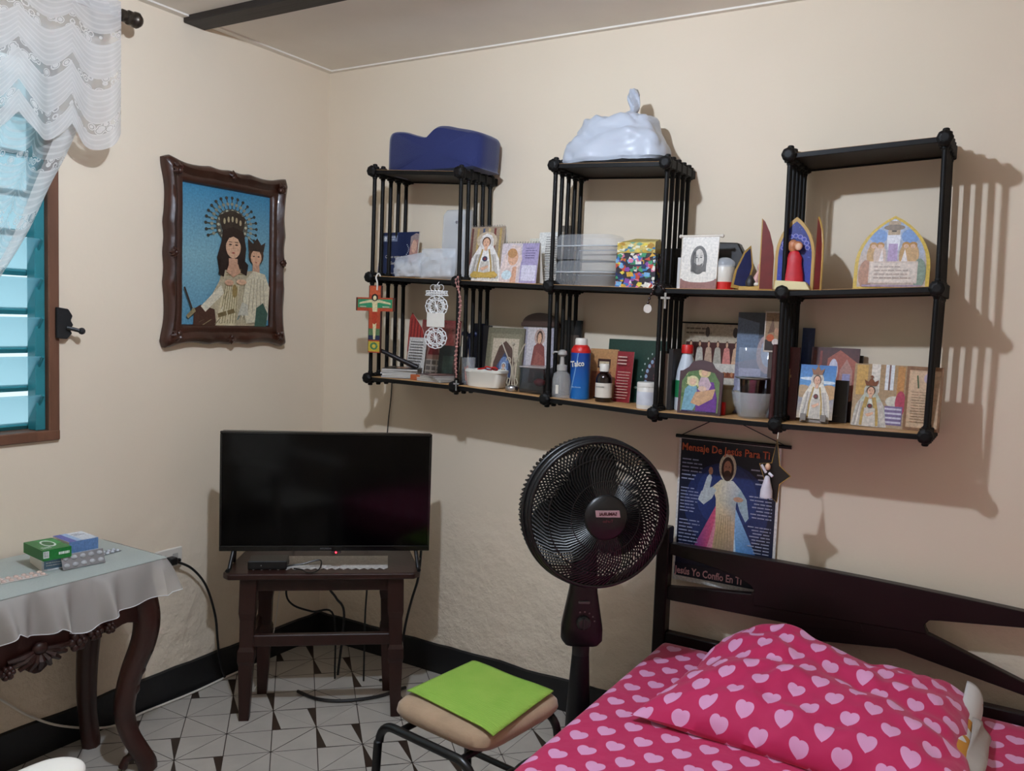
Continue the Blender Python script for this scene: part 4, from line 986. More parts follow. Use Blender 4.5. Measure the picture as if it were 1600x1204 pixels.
# ================================================================== CARVED CONSOLE TABLE
CZ = .655; CYR = -1.065; CLN = 1.06; CDp = .34
co = thing('console_table', 'carved dark wood console table with curved legs under the window', 'table', (.02, CYR-CLN/2, 0), PI/2)
M_CW = mat('carved_mahogany', '#361812', .38, bump=.1, bscale=30, vary=.3, vscale=9, coat=.2)
G().bx(-CLN/2, CLN/2, -CDp, 0, CZ-.022, CZ).build('table_top', M_CW, co, bevel=.006, seg=2)
pz = lambda u, v: at(u, v, x=.33)
ap = [(-CLN/2+.04, CZ-.02)]
low = []
for k in range(61):
    x = lerp(-CLN/2+.04, CLN/2-.04, k/60); ax_ = abs(x)
    low.append((x, CZ-.178-.05*math.exp(-((ax_-.156)/.06)**2)-.02*math.exp(-(ax_/.05)**2)+.006*math.cos(x*60)))
G().prism([(-CLN/2+.04, CZ-.021)]+low+[(CLN/2-.04, CZ-.021)], -CDp+.012, -CDp+.034).build('front_apron', M_CW, co, bevel=.002)
for sx in (-1, 1): G().bx(sx*(CLN/2-.05)-.011, sx*(CLN/2-.05)+.011, -CDp+.02, -.02, CZ-.11, CZ-.021).build('side_apron', M_CW, co, bevel=.002)
G().bx(-CLN/2+.04, CLN/2-.04, -.03, -.01, CZ-.11, CZ-.021).build('back_apron', M_CW, co, bevel=.002)
# carving along the apron: shells, scrolls and leaves
def carve(fn, nm='carving'):
    g = G(); fn(g); return g.build(nm, M_CW, co, smooth=True)
yf = -CDp+.008
def shell(g, x, z, s):
    for k in range(9):
        a = math.radians(-80+20*k); g.tube([(x, yf, z), (x+s*.6*math.sin(a), yf-.014, z-s*.35*math.cos(a)), (x+s*math.sin(a), yf-.004, z-s*.62*math.cos(a))], [.004, .010, .006], 6)
    g.ball((x, yf-.006, z+.004), (.022, .014, .018), 10)
def rose(g, x, z, s):
    for k in range(6):
        a = k*PI/3; g.ball((x+s*.6*math.cos(a), yf-.006, z+s*.6*math.sin(a)), (s*.45, .012, s*.45), 8)
    g.ball((x, yf-.012, z), (s*.4, .012, s*.4), 8)
def curl(g, x, z, s, d):
    g.tube([(x+d*s*(1-t*.75)*math.cos(t*5.5), yf-.004-.006*t, z+s*(1-t*.75)*math.sin(t*5.5)) for t in [k/14 for k in range(15)]], [.009-.005*k/14 for k in range(15)], 6)
for cx_ in (.156, -.156): carve(lambda g: shell(g, cx_, CZ-.165, .085))
for x_, z_, s_ in ((.03, -.195, .028), (-.02, -.2, .022), (.262, -.175, .028), (.315, -.165, .024), (.07, -.2, .02), (.36, -.165, .018), (-.25, -.175, .026), (.0, -.13, .03)): carve(lambda g: rose(g, x_, CZ+z_, s_))
for x_, z_, s_, d_ in ((.22, -.11, .035, 1), (.34, -.11, .032, -1), (.06, -.065, .03, -1), (-.06, -.065, .03, 1), (-.2, -.075, .035, -1), (-.34, -.075, .032, 1), (.41, -.08, .024, 1)): carve(lambda g: curl(g, x_, CZ+z_, s_, d_))
def cab_leg(x, y, dx, dy, front):
    g = G(); prof = [(0, .030, .028), (.025, .026, .030), (.06, .008, .029), (.12, -.022, .029), (.2, -.036, .031), (.3, -.018, .033), (.4, .016, .037), (.47, .026, .039), (.53, .016, .042), (.585, .0, .044), (CZ-.021, -.004, .045)]
    pts = bez([(x+dx*o, y+dy*o, z) for z, o, r in prof], 4); rr = []
    for i in range(len(prof)-1): rr += [lerp(prof[i][2], prof[i+1][2], k/4) for k in range(4)]
    rr.append(prof[-1][2]); g.tube(pts, rr, 8)
    lg = g.build('leg', M_CW, co, smooth=True)
    if front:
        k_ = G()
        for z, o in ((.56, .034), (.5, .046), (.44, .044), (.38, .03), (.32, .008), (.26, -.008)): k_.ball((x+dx*o, y+dy*o, z), (.017, .017, .024), 8)
        k_.build('leg_carving', M_CW, lg, smooth=True)
    # pierced toe
    G().tube([(x+dx*.01, y+dy*.01, .06), (x-dx*.03, y-dy*.03, .035), (x-dx*.04, y-dy*.04, .01)], [.012, .012, .014], 8).build('toe', M_CW, lg, smooth=True)
q = .72
cab_leg(CLN/2-.055, -CDp+.04, q, -q, True); cab_leg(-CLN/2+.055, -CDp+.04, -q, -q, True)
cab_leg(CLN/2-.055, -.055, q*.3, 0, False); cab_leg(-CLN/2+.055, -.055, -q*.3, 0, False)
# organza table cover with a gathered frill
M_ORG = see_through('white_organza', '#d6d0c8', .55, .6, .2)
M_ORG2 = see_through('pale_green_lace', '#bdc2bb', .86, .7, .2, bump=.4, bscale=120)
tcv = thing('table_cover', 'white sheer organza cover with a gathered frill on the console table', 'tablecloth', (.02, CYR-CLN/2, CZ), PI/2)
G().bx(-CLN/2-.01, CLN/2+.01, -CDp-.012, -.002, .0008, .004).build('top_cloth', M_ORG2, tcv, bevel=.001)
per_ = [(-CLN/2-.01, -CDp-.012), (CLN/2-.02, -CDp-.012), (CLN/2+.008, -CDp+.02), (CLN/2+.01, -.012)]
seg = [(Vector(per_[i]), Vector(per_[i+1])) for i in range(3)]; lens = [(b-a).length for a, b in seg]; tot = sum(lens)
def frill(u, v):
    s = u*tot; i = 0
    while i < 2 and s > lens[i]: s -= lens[i]; i += 1
    a, b = seg[i]; p = a.lerp(b, s/lens[i]); d = (b-a).normalized(); nrm = Vector((d.y, -d.x))
    if i == 2 or (i == 1): nrm = nrm.lerp(Vector((.7, -.7)), .25).normalized()
    t_ = u*tot; ph_ = t_*36+1.8*math.sin(t_*9)
    fold = .023*math.sin(ph_)+.010*math.sin(ph_*2.3+1)
    out = .006+v**.7*(.032+fold)+(.05*v if t_ > tot-.2 else 0)*min(1, (t_-tot+.2)/.1 if t_ > tot-.2 else 0)
    drop = .115+.018*math.sin(t_*17+.5)-.012*math.sin(ph_)
    along = .010*v*math.cos(ph_)
    return Vector((p.x+nrm.x*out+d.x*along, p.y+nrm.y*out+d.y*along, .003-drop*v**1.15))
g = G(); g.grid(frill, 360, 12); g.build('frill', M_ORG, tcv, smooth=True, fixn=False)
g = G(); g.tube([frill(k/360, 1) for k in range(361)], .0014, 4); g.build('hem', mat('white_hem', '#dcdcdc', .8), tcv)
# ---- medicine boxes
CT = CZ+.0045
def pbox(name, label, cat, u, v, z, w, d, h, rz, draw_top=None, draw_front=None, draw_side=None, m=M_WHITE, group=None, tilt=0):
    p = at(u, v, z=z); t = thing(name, label, cat, (p.x, p.y, z), rz, rx=tilt, group=group)
    G().bx(-w/2, w/2, -d/2, d/2, .0003, h).build('carton', m, t, bevel=.0008)
    for dr, nm, W1, H1, loc, rot in ((draw_front, 'printed_front', w, h, (0, -d/2-.0002, 0), (0, 0, 0)), (draw_side, 'printed_side', d, h, (w/2+.0002, 0, 0), (0, 0, PI/2)), (draw_top, 'printed_top', w, d, (0, -d/2, h+.0002), (-PI/2, 0, 0))):
        if dr:
            c = Cv(W1, H1); dr(c); o = c.build(nm, t, loc); o.rotation_euler = rot
            if nm == 'printed_top': o.location = (0, -d/2, h+.0002); o.rotation_euler = (-PI/2, 0, 0)
    return t
YW = PI/2-.25
def d_green(c): c.fill('#1d7a34'); c.poly([(.3, 1), (.5, .55), (.75, .4), (1, .5), (1, .8)], '#2f9a4a'); c.ell(.55, .55, .22, .3, '#dfe8de', 16); c.ell(.55, .55, .17, .22, '#1d6a30', 16); c.lines(.1, .1, .5, .3, 2, '#dfe8de', .4)
def d_green_f(c): c.fill('#1f7f38'); c.rect(.02, .25, .22, .9, '#e8ebe8'); c.lines(.04, .35, .2, .85, 5, '#555555', .4, .1); c.lines(.55, .35, .95, .7, 1, '#e4efe2', .7, .1)
def d_bw(c): c.fill('#e9ebee'); c.rect(.08, .12, .9, .88, '#6f93b4'); c.lines(.15, .3, .8, .7, 2, '#d9e4ee', .4); 
def d_purple(c): c.fill('#d5dae4', '#eceef2'); c.rect(0, 0, .26, 1, '#5b61b0'); c.rect(.26, 0, .45, 1, '#a5c3e6'); c.lines(.5, .55, .9, .85, 2, '#8a8fa0', .4)
def d_navy(c): c.fill('#e9ebee'); c.rect(.03, .14, .97, .9, '#141a30'); c.lines(.1, .3, .5, .7, 2, '#aab2c8', .3); c.lines(.7, .4, .92, .6, 1, '#aab2c8', .5)
pbox('medicine_carton', 'white and blue medicine carton lying under the green one', 'box', 78, 882, CT, .075, .11, .036, YW, None, d_bw, lambda c: c.fill('#e6e6e6'))
pbox('medicine_carton', 'green medicine carton lying on top of a white one', 'box', 74, 866, CT+.0365, .078, .125, .03, YW+.12, d_green, d_green_f, lambda c: c.fill('#1b6f30'), m=mat('green_card', '#1b6f30', .5))
pbox('medicine_carton', 'white carton with purple stripe and navy end among the medicines', 'box', 118, 872, CT, .085, .10, .066, YW+.15, d_purple, lambda c: (c.fill('#b9c3d4'), c.rect(0, .5, 1, 1, '#6a8fc0')), d_navy)
def blister(label, u, v, z, w, d, rz, col, pill, rows, cols, tilt=0, lift=0):
    p = at(u, v, z=z); t = thing('blister_pack', label, 'medicine', (p.x, p.y, z+lift), rz, rx=tilt)
    G().bx(-w/2, w/2, -d/2, d/2, .0004, .0016).build('foil', mat('foil_'+col, col, .35, .7 if col.startswith('#9') else 0, vary=.15), t, bevel=.0004)
    for i in range(cols):
        for j in range(rows): G().ball((lerp(-w/2, w/2, (i+.5)/cols), lerp(-d/2, d/2, (j+.5)/rows), .0016), (w/cols*.36, d/rows*.36, .0055), 8).build('pill_blister', mat('pill_'+pill, pill, .2, vary=.1), t, smooth=True)
    return t
blister('silver pill blister leaning on the cartons on the console table', 130, 884, CT, .12, .042, YW+.1, '#9a9a9c', '#b4b4b6', 2, 5, tilt=1.15, lift=.0205)
blister('pink pill blister at the edge of the console table', 34, 902, CT, .12, .05, YW+.1, '#c7bdb6', '#d8bdb0', 2, 6)
blister('small silver pill blister flat behind the cartons', 165, 864, CT, .09, .035, YW+.35, '#94989c', '#c9ccd0', 2, 5)
# ---- wall socket with plug and lead
sk = at(262, 872, x=0)
so = thing('wall_socket', 'white double wall socket behind the console table', 'socket', (0, sk.y, sk.z), PI/2)
G().bx(-.055, .055, -.009, 0, -.035, .035).build('plate', M_WHITE, so, bevel=.003)
for sx in (-1, 1): G().box((sx*.025, -.0092, .0), (.022, .002, .03)).build('outlet', mat('socket_grey', '#b9b4ac', .5), so, bevel=.0005)
pp0 = at(268, 876, x=.02)
pg = thing('plug_lead', 'black plug in the wall socket with its lead falling to the floor', 'cable', pp0)
G().bx(-.018, .018, -.014, .014, -.013, .013).tube([(.0, .01, 0), (.004, .035, -.004)], .008, 8).build('plug', M_BLACK, pg, bevel=.003)
kp = [at(u, v, x=.03) for u, v in [(274, 876), (300, 888), (322, 915), (336, 960), (340, 1000), (345, 1035)]]
kp = [Vector((.03, p.y, p.z)) for p in kp]; kp[-1].x = .025; kp.append(Vector((.03, kp[-1].y+.02, .012)))
G().tube(bez(kp, 8), .0045, 8).build('lead', M_BLACK, pg, smooth=True, off=pp0)
wc = [at(u, v, x=.018) for u, v in [(-60, 1066), (0, 1092), (50, 1120), (100, 1134)]]; wc = [Vector((.008 if p.z > .14 else .019, p.y, max(p.z, .01))) for p in wc]
fc = [at(u, v, z=.006) for u, v in [(160, 1130), (220, 1110), (300, 1082), (350, 1056), (385, 1040), (420, 1028)]]
cable('thin white cable along the foot of the wall under the console', wc+[Vector((max(p.x, .022), p.y, .006)) for p in fc], .004, M_WHITE)
# ---- white plastic garden chair, only its arm reaches into view
tip = at(126, 1182, z=.62); AX, AY = .19, .25
ch = thing('garden_chair', 'white moulded plastic armchair below the console table', 'chair', (tip.x+AX, tip.y-AY, 0), 0)
M_GC = mat('white_moulded_plastic', '#ece6da', .3, vary=.03)
G().bx(-AX+.03, AX-.03, AY-.45, AY, .40, .425).build('seat', M_GC, ch, bevel=.01, seg=2)
for sx in (-1, 1):
    g = G(); x = sx*AX
    pts = [(x, AY-.50, .66), (x, AY-.3, .665), (x, AY-.12, .665), (x, AY-.055, .66), (x, AY-.02, .645)]
    for k in range(1): pass
    def arm(u, v, x=x):
        t = v; t = 1-(1-t)**2.4; y = AY-.5+.5*t; e = .05*math.sqrt(max(0, 1-max(0, (t-.86)/.14)**2)); a = (u-.5)*PI*1.1
        return Vector((x+e*math.sin(a), y, .62+.018*math.cos(a)*math.sqrt(max(0, 1-max(0, (t-.9)/.1)**2))-.012))
    g.grid(arm, 16, 60); g.build('armrest', M_GC, ch, smooth=True, solid=.005)
    G().tube([(x, AY-.06, .60), (x, AY-.05, .4), (x*1.0, AY-.03, .0)], [.022, .024, .018], 8).build('leg', M_GC, ch, smooth=True)
    G().tube([(x, AY-.46, .61), (x, AY-.46, .4), (x*1.02, AY-.52, .0)], [.022, .024, .018], 8).build('leg', M_GC, ch, smooth=True)
g = G(); g.grid(lambda u, v: Vector((lerp(-AX, AX, u), AY-.46-.1*v-.04*math.sin(u*PI), .42+.42*v-.03*(2*u-1)**2*v)), 16, 10); g.build('backrest', M_GC, ch, smooth=True, solid=.006)

# ================================================================== THINGS ON THE SHELF
def xs(u, v, Y): return at(u, v, y=Y).x
def place(u0, u1, v0, vb, row, Y, lean=0):
    """x centre, base z, width and height of a thing standing on a shelf, from its outline on the plane y=Y"""
    vm = (v0+vb)/2; xa, xb = xs(u0, vm, Y), xs(u1, vm, Y); x = (xa+xb)/2; z = shelf_z(row, x)
    top_ = at((u0+u1)/2, v0, y=Y).z
    return x, z, abs(xb-xa), (top_-z)/math.cos(lean)
def card(name, label, cat, u0, u1, v0, vb, row, Y, draw=None, lean=.12, yaw=0, th=.003, outline=None, body=None, group=None, h=None, z_up=0, strut=False):
    x, z, w, hh = place(u0, u1, v0, vb, row, Y, lean); h = h or hh
    t = thing(name, label, cat, (x, Y, z+z_up), yaw, rx=-lean, group=group)
    g = G()
    if outline: g.prism([((a-.5)*w, b*h) for a, b in outline], 0, th)
    else: g.bx(-w/2, w/2, 0, th, 0, h)
    g.build('card', body or M_PAPER, t)
    if strut: G().add([(-w*.1, th, h*.6), (w*.1, th, h*.6), (w*.1, th+.05, .004), (-w*.1, th+.05, .004)], [(0, 1, 2, 3)]).build('strut', body or M_PAPER, t, solid=.0015)
    if draw:
        c = Cv(w, h, outline); draw(c); c.build('printed_picture', t, (0, -.0002, 0))
    t['w'] = w; t['h'] = h
    return t
ARCH = [(0, 0), (1, 0), (1, .38)]+[(1-.5*(1-math.cos(a))*1.0, .38+.62*math.sin(a)) for a in []]
def gothic(y_spring=.42, n=8):
    pts = [(0, 0), (1, 0)]
    for k in range(n+1):
        a = math.radians(60)*k/n; pts.append((math.cos(a), y_spring+(1-y_spring)*math.sin(a)/math.sin(math.radians(60))))
    for k in range(n-1, -1, -1):
        a = math.radians(60)*k/n; pts.append((1-math.cos(a), y_spring+(1-y_spring)*math.sin(a)/math.sin(math.radians(60))))
    return pts
def inset(pts, k, cy=.45): return [(.5+(x-.5)*(1-k), cy+(y-cy)*(1-k*.7)) for x, y in pts]

# ---------- on the top boards
# contoured leg cushion
x, z, w, h = place(610, 757, 198, 262, 'top', -.16)
out = [(0, .12), (.05, .03), (.1, 0), (.95, 0), (.985, .06), (1, .55), (.99, .74), (.9, .84), (.74, .93), (.62, 1), (.54, .985), (.47, .86), (.42, .79), (.3, .86), (.18, .95), (.06, .965), (.01, .87), (0, .6)]
g = G(); P2 = [Vector((a*w-w/2, b*h, 0)) for a, b in out]; ring = bez(P2+[P2[0]], 4)[:-1]; n = len(ring); cxx, czz = 0, h*.45
lay = [(0, .0), (-.0, .86), (.012, .955), (.03, .99), (.055, 1), (.105, 1), (.13, .99), (.148, .955), (.16, .86), (.16, 0)]
vs = []; fs = []
for yy, s in lay:
    for p in ring: vs.append((cxx+(p.x-cxx)*s, yy, czz+(p.y-czz)*s))
for i in range(len(lay)-1):
    for j in range(n): fs.append((i*n+j, i*n+(j+1) % n, (i+1)*n+(j+1) % n, (i+1)*n+j))
o = g.add(vs, fs).build('leg_cushion', mat('navy_knit_fabric', '#16225a', .8, bump=.15, bscale=240, vary=.1, vscale=6, sheen=.25), None, smooth=True, weld=True)
o.location = (x, -.19, z); o.rotation_euler = (0, 0, .0); tag(o, 'navy blue contoured foam cushion on top of the shelf', 'cushion')
# knotted carrier bag
x, z, w, h = place(882, 1045, 178, 252, 'top', -.14)
bag = thing('plastic_bag', 'knotted white plastic carrier bag on top of the shelf', 'bag', (x, -.135, z))
M_BAG = see_through('white_bag_film', '#c3c8d2', .9, .35, .4)
def blob(u, v):
    th = u*2*PI; ph = v*PI; cx_, sy_ = math.cos(th), math.sin(th)
    zz = (1-math.cos(ph))/2; rr = min(1, math.sin(ph)*2.2)**.6*(1-.62*max(0, zz-.12)**1.5) if zz > .0 else 0
    if v < .12: rr = (v/.12)**.5*.985
    X = (w/2)*rr*math.copysign(abs(cx_)**.6, cx_); Y = .088*rr*math.copysign(abs(sy_)**.6, sy_)
    X += w*.03*zz
    sh_ = noise.noise(Vector((X*16, Y*14, zz*3)))*.016+abs(noise.noise(Vector((X*34+zz*4, Y*30, zz*3+5))))*.014-.006
    Zt = h*zz**.8*(1-.10*(X/(w/2))**2)
    return Vector((X+sh_*cx_*.6, Y+sh_*sy_, max(.0008, Zt+sh_*zz)))
g = G(); g.grid(blob, 64, 36); g.build('bag_body', M_BAG, bag, smooth=True, weld=True)
kx = xs(985, 178, -.135)-x
def ear(u, v):
    t = v; wd = lerp(.008, .022, min(1, t*1.6))*(1-.5*max(0, t-.8)/.2); a = (u-.5)*2
    return Vector((kx+.004+.008*t+wd*a+.006*math.sin(t*5), -.01*math.cos(a*2)+.006*math.sin(a*6+t*8), h*.93+t*.085))
g = G(); g.grid(ear, 10, 14); g.build('bag_handle', M_BAG, bag, smooth=True, solid=.002)
g = G(); g.ball((kx, 0, h*.97), (.016, .014, .012), 10); g.build('knot', M_BAG, bag, smooth=True)
g = G(); g.ball((-.01, 0, h*.42), (w*.36, .06, h*.36), 14); g.build('folded_cloth', mat('pale_blue_cloth', '#9fb4d8', .8, bump=.3, bscale=20), bag, smooth=True)

# ---------- upper tier, from the corner along the wall
def d_blue(c):
    c.fill('#17244c'); c.rect(.0, .80, .45, .93, '#7d86a0'); c.ell(.13, .86, .04, .05, '#cfd2da'); c.lines(.22, .82, .44, .92, 2, '#d5d8e0', .3)
    c.poly([(.78, .25), (.8, .7), (.86, .9), (.98, .95), (1, .95), (1, .2)], '#b78a80'); c.ell(.9, .68, .07, .14, '#d8ab94'); c.poly([(.8, .62), (.8, .9), (.93, .97), (1, .95), (1, .82), (.88, .84)], '#9c8a88')
    for k in range(12): c.ell(.72+.05*math.sin(k*.5), .72-.035*k, .012, .012, '#cdd0d6', 6)
b = card('booklet', 'navy blue prayer booklet with white lettering and a face at its edge', 'book', 589, 651, 362, 428, 'mid', -.10, d_blue, .1, -.05, .006)
text('Cómo orar con', .016, M_PAPER, b, (-.012, -.0022, b['h']*.46), width=b['w']*.52); text('San José', .017, M_PAPER, b, (-.005, -.0022, b['h']*.32)); text('libro de oración', .006, M_PAPER, b, (-.02, -.0022, b['h']*.1))
# clear packaging
def pouch(label, u0, u1, v0, vb, row, Y, dep, m, seed, name='plastic_pouch', inner=None, cat='packet', slump=0):
    x, z, w, h = place(u0, u1, v0, vb, row, Y)
    t = thing(name, label, cat, (x, Y, z), 0)
    def fn(sg):
        def f(u, v):
            a, b = abs(2*u-1), abs(2*v-1); th = (max(0, 1-a**4))**.5*(max(0, 1-b**4))**.5
            nn = noise.noise(Vector((u*4+seed, v*4, seed)))*.010+noise.noise(Vector((u*9, v*9+seed, 1)))*.005
            return Vector(((u-.5)*w*(1-.04*b), sg*dep/2*th*(1-.5*v)+nn*(.4+th)*.8, h*v*(1-slump*u)))
        return f
    g = G(); g.grid(fn(-1), 18, 18); g.grid(fn(1), 18, 18); g.build('film', m, t, smooth=True, weld=True)
    if inner: G().box((0, 0, h*.4), (w*.78, dep*.35, h*.66)).build('contents', inner, t, bevel=.003)
    return t
pouch('crumpled clear bag with pale contents in front of the navy booklet', 616, 662, 402, 436, 'mid', -.15, .05, M_MILK, 2, inner=mat('white_tissue', '#cfccc9', .9, vary=.06), slump=-.25)
pouch('clear zip bag of folded tissue standing on the shelf', 658, 712, 388, 434, 'mid', -.16, .045, M_MILK, 5, inner=MATS['white_tissue'])
x, z, w, h = place(694, 742, 328, 434, 'mid', -.045)
t = thing('clamshell_pack', 'tall clear plastic pack standing against the wall on the shelf', 'package', (x, -.045, z))
g = G(); vs = []
pf = [(0, 1), (.04, 1), (.5, .97), (.55, .85), (.6, .97), (.95, .9), (1, .7)]
G().prism([(-w*.46, 0), (w*.46, 0), (w*.5, h*.5), (w*.47, h*.93), (w*.36, h), (-w*.36, h), (-w*.47, h*.93), (-w*.5, h*.5)], -.02, .02).build('shell', M_MILK, t, bevel=.008, seg=2)
G().ball((0, -.022, h*.82), (.006, .003, .006), 8).build('hanging_hole', mat('grey_hole', '#777a80', .6), t)
# spiral desk calendars
def calendar(label, u0, u1, v0, vb, row, Y, draw, lean=.2):
    t = card('desk_calendar', label, 'calendar', u0, u1, v0, vb, row, Y, draw, lean, 0, .003)
    w, h = t['w'], t['h']
    G().add([(-w/2, .004, h), (w/2, .004, h), (w/2, .004+h*.36, .002+h*.07), (-w/2, .004+h*.36, .002+h*.07)], [(0, 1, 2, 3)]).build('back_leaf', M_PAPER, t, solid=.002)
    g = G()
    for k in range(14):
        xx = lerp(-w/2+.005, w/2-.005, k/13); g.tube([(xx, .002+.0045*math.cos(a), h+.001+.0045*math.sin(a)) for a in [2*PI*i/8 for i in range(8)]], .0009, 4, closed=True)
    g.build('spiral_binding', M_SILVER, t); return t
def d_cal1(c):
    c.fill('#8a7a66', '#a58f78')
    for k in range(6): c.rect(.03+k*.165, .3, .09+k*.165, .97, ['#6a3a34', '#c2a468', '#4a5a7a', '#c9b07a', '#7a3a34', '#b99c60'][k])
    c.ell(.5, .75, .3, .16, '#cdb9a0'); c.mary(.5, 0, .88, .47, '#efe9e4', '#f6f2ee', heart='#3a3f58'); c.poly([(.1, .12), (.2, .19), (.5, .16), (.8, .19), (.92, .12), (.85, .07), (.15, .07)], '#c8a552'); c.rect(.0, 0, 1, .05, '#e9e2d8')
calendar('tall desk calendar with a white veiled statue on its cover', 730, 783, 353, 438, 'mid', -.16, d_cal1, .12)
def d_cal2(c):
    c.fill('#d7c9cc'); c.rect(.55, 0, 1, 1, '#a99cc0'); c.rect(.58, .06, .97, .45, '#d8d2e2'); c.lines(.65, .6, .95, .9, 5, '#5f557c', .3)
    c.poly([(0, 0), (.02, .35), (.1, .7), (.3, .97), (.5, .92), (.58, .6), (.5, .3), (.45, 0)], '#e3cdc6'); c.ell(.33, .64, .14, .2, '#dba98a'); c.ell(.3, .75, .13, .12, '#b98a5c'); c.poly([(.3, .0), (.35, .4), (.45, .42), (.46, .0)], '#d8a487'); c.ell(.2, .2, .14, .12, '#cfe0e6')
calendar('small lilac desk calendar showing a praying woman', 780, 838, 379, 440, 'mid', -.17, d_cal2, .15)
card('leaflet', 'white leaflet printed with dense text behind the lilac calendar', 'leaflet', 838, 878, 362, 446, 'mid', -.09, lambda c: (c.fill('#ece9e2'), c.lines(.3, .05, .95, .93, 20, '#8b8884', .35, .2)), .06, -.1, .003)
card('folder', 'cream folded sheet beside the lilac calendar', 'leaflet', 826, 850, 372, 446, 'mid', -.06, lambda c: c.fill('#e2dccb'), .05, .1, .004)
card('folder', 'grey cardboard sheet standing against the rods behind the leaflet', 'leaflet', 872, 890, 352, 446, 'mid', -.03, lambda c: c.fill('#6f665c'), .03, 0, .004)
# clamshell food boxes
def foodbox(label, zo):
    x, z, w, h = place(868, 974, 366, 447, 'mid', -.12)
    hh = h*.49; t = thing('food_container', label, 'container', (x, -.115, z+zo*hh), 0, group=None)
    def tray(z0, z1, s0, s1, nm):
        vs = []; fs = []; m = 48
        for s, zz in ((s0, z0), (lerp(s0, s1, .6), lerp(z0, z1, .55)), (s1, z1), (s1*1.03, z1+.001)):
            for j in range(m):
                a = 2*PI*j/m; ca, sa = math.cos(a), math.sin(a); rip = 1+.012*(j % 2)
                vs.append((w/2*s*rip*math.copysign(abs(ca)**.45, ca), .085*s*rip*math.copysign(abs(sa)**.45, sa), zz))
        for i in range(3):
            for j in range(m): fs.append((i*m+j, i*m+(j+1) % m, (i+1)*m+(j+1) % m, (i+1)*m+j))
        fs.append(tuple(range(m))); G().add(vs, fs).build(nm, M_CLEAR, t, smooth=True, solid=.001)
    tray(.001, hh*.5, .84, .98, 'tray'); tray(hh*.97, hh*.53, .80, .98, 'lid')
    vs = [(w/2*s*math.copysign(abs(math.cos(a))**.45, math.cos(a)), .085*s*math.copysign(abs(math.sin(a))**.45, math.sin(a)), hh*.51) for s in (1.0,) for a in [2*PI*j/48 for j in range(48)]]
    G().tube(vs, .0022, 5, closed=True).build('rim', see_through('clear_rim', '#dfe3e6', .6, .1, .8), t, smooth=True)
foodbox('empty clear plastic food container under another one', 0); foodbox('empty clear plastic food container on top of another one', 1)
# patterned gift box
x, z, w, h = place(969, 1028, 372, 448, 'mid', -.13)
gb = thing('gift_box', 'small box covered in a multicoloured flower pattern with a lid', 'box', (x+.005, -.125, z), .08)
def d_flor(c):
    c.fill('#2a2430'); cols = ['#d9a83a', '#3f78c0', '#c94a34', '#e9e4d4', '#8a4aa0', '#3f9a6a', '#e07a9a', '#1f2a5a', '#e9d24a', '#7ab0d8', '#f0ece0']
    rr = random.Random(5)
    for k in range(110):
        cx_, cy_ = rr.random(), rr.random(); s = rr.uniform(.05, .13); a = rr.random()*6; n = rr.choice((3, 4, 5))
        c.poly([(cx_+s*math.cos(a+2*PI*i/n)*rr.uniform(.6, 1.2), cy_+s*.8*math.sin(a+2*PI*i/n)) for i in range(n)], rr.choice(cols))
hb_ = h*.68
bo = G().bx(-w/2, w/2, -w*.4, w*.4, 0, hb_).build('box_body', mat('pattern_card', '#3a3440', .5), gb)
c = Cv(w, hb_); d_flor(c); c.build('printed_front', gb, (0, -w*.4-.0002, 0), eps=.00003)
c = Cv(w*.8, hb_); d_flor(c); o = c.build('printed_side', gb, (w/2+.0002, 0, 0), eps=.00003); o.rotation_euler = (0, 0, PI/2)
wl = w*.96
G().add([(-wl/2, -w*.42, hb_), (wl/2, -w*.42, hb_), (wl/2, w*.42, hb_), (-wl/2, w*.42, hb_), (-wl/2, -w*.42, h*.88), (wl/2, -w*.42, h*.9), (wl/2*.8, w*.3, h*1.0), (-wl/2*.5, w*.3, h*1.02)], [(3,2,1,0), (4,5,6,7), (0,1,5,4), (1,2,6,5), (2,3,7,6), (3,0,4,7)]).build('lid', mat('lid_card', '#b9a24a', .5, vary=.4, vscale=60), gb)
def d_lid(c):
    c.fill('#d8c06a'); rr = random.Random(9)
    for k in range(40):
        cx_, cy_ = rr.random(), rr.random(); s = rr.uniform(.05, .12); a = rr.random()*6
        c.poly([(cx_+s*math.cos(a+2*PI*i/4), cy_+2*s*math.sin(a+2*PI*i/4)) for i in range(4)], rr.choice(['#e9e4c4', '#b98a2a', '#3f78a0', '#c9a83a', '#7aa88a', '#e9d24a']))
c = Cv(wl, h*.2); d_lid(c); c.build('printed_lid', gb, (0, -w*.42-.0002, hb_+.002), eps=.00003)
# dark folder behind the rods
def dark_box(label, u0, u1, v0, vb, row, Y, dep, m, name='box', cat='box', yaw=0):
    x, z, w, h = place(u0, u1, v0, vb, row, Y); t = G().bx(-w/2, w/2, 0, dep, 0, h).build(name, m, None, bevel=.001); t.location = (x, Y, z); t.rotation_euler = (0, 0, yaw); return tag(t, label, cat)
dark_box('black box standing behind the rods next to the patterned box', 1030, 1062, 388, 451, 'mid', -.10, .06, M_DARKCARD)
dark_box('white carton with a red foot behind the scroll plaque', 1058, 1076, 402, 452, 'mid', -.13, .05, mat('white_red_card', '#d9d4d0', .5))
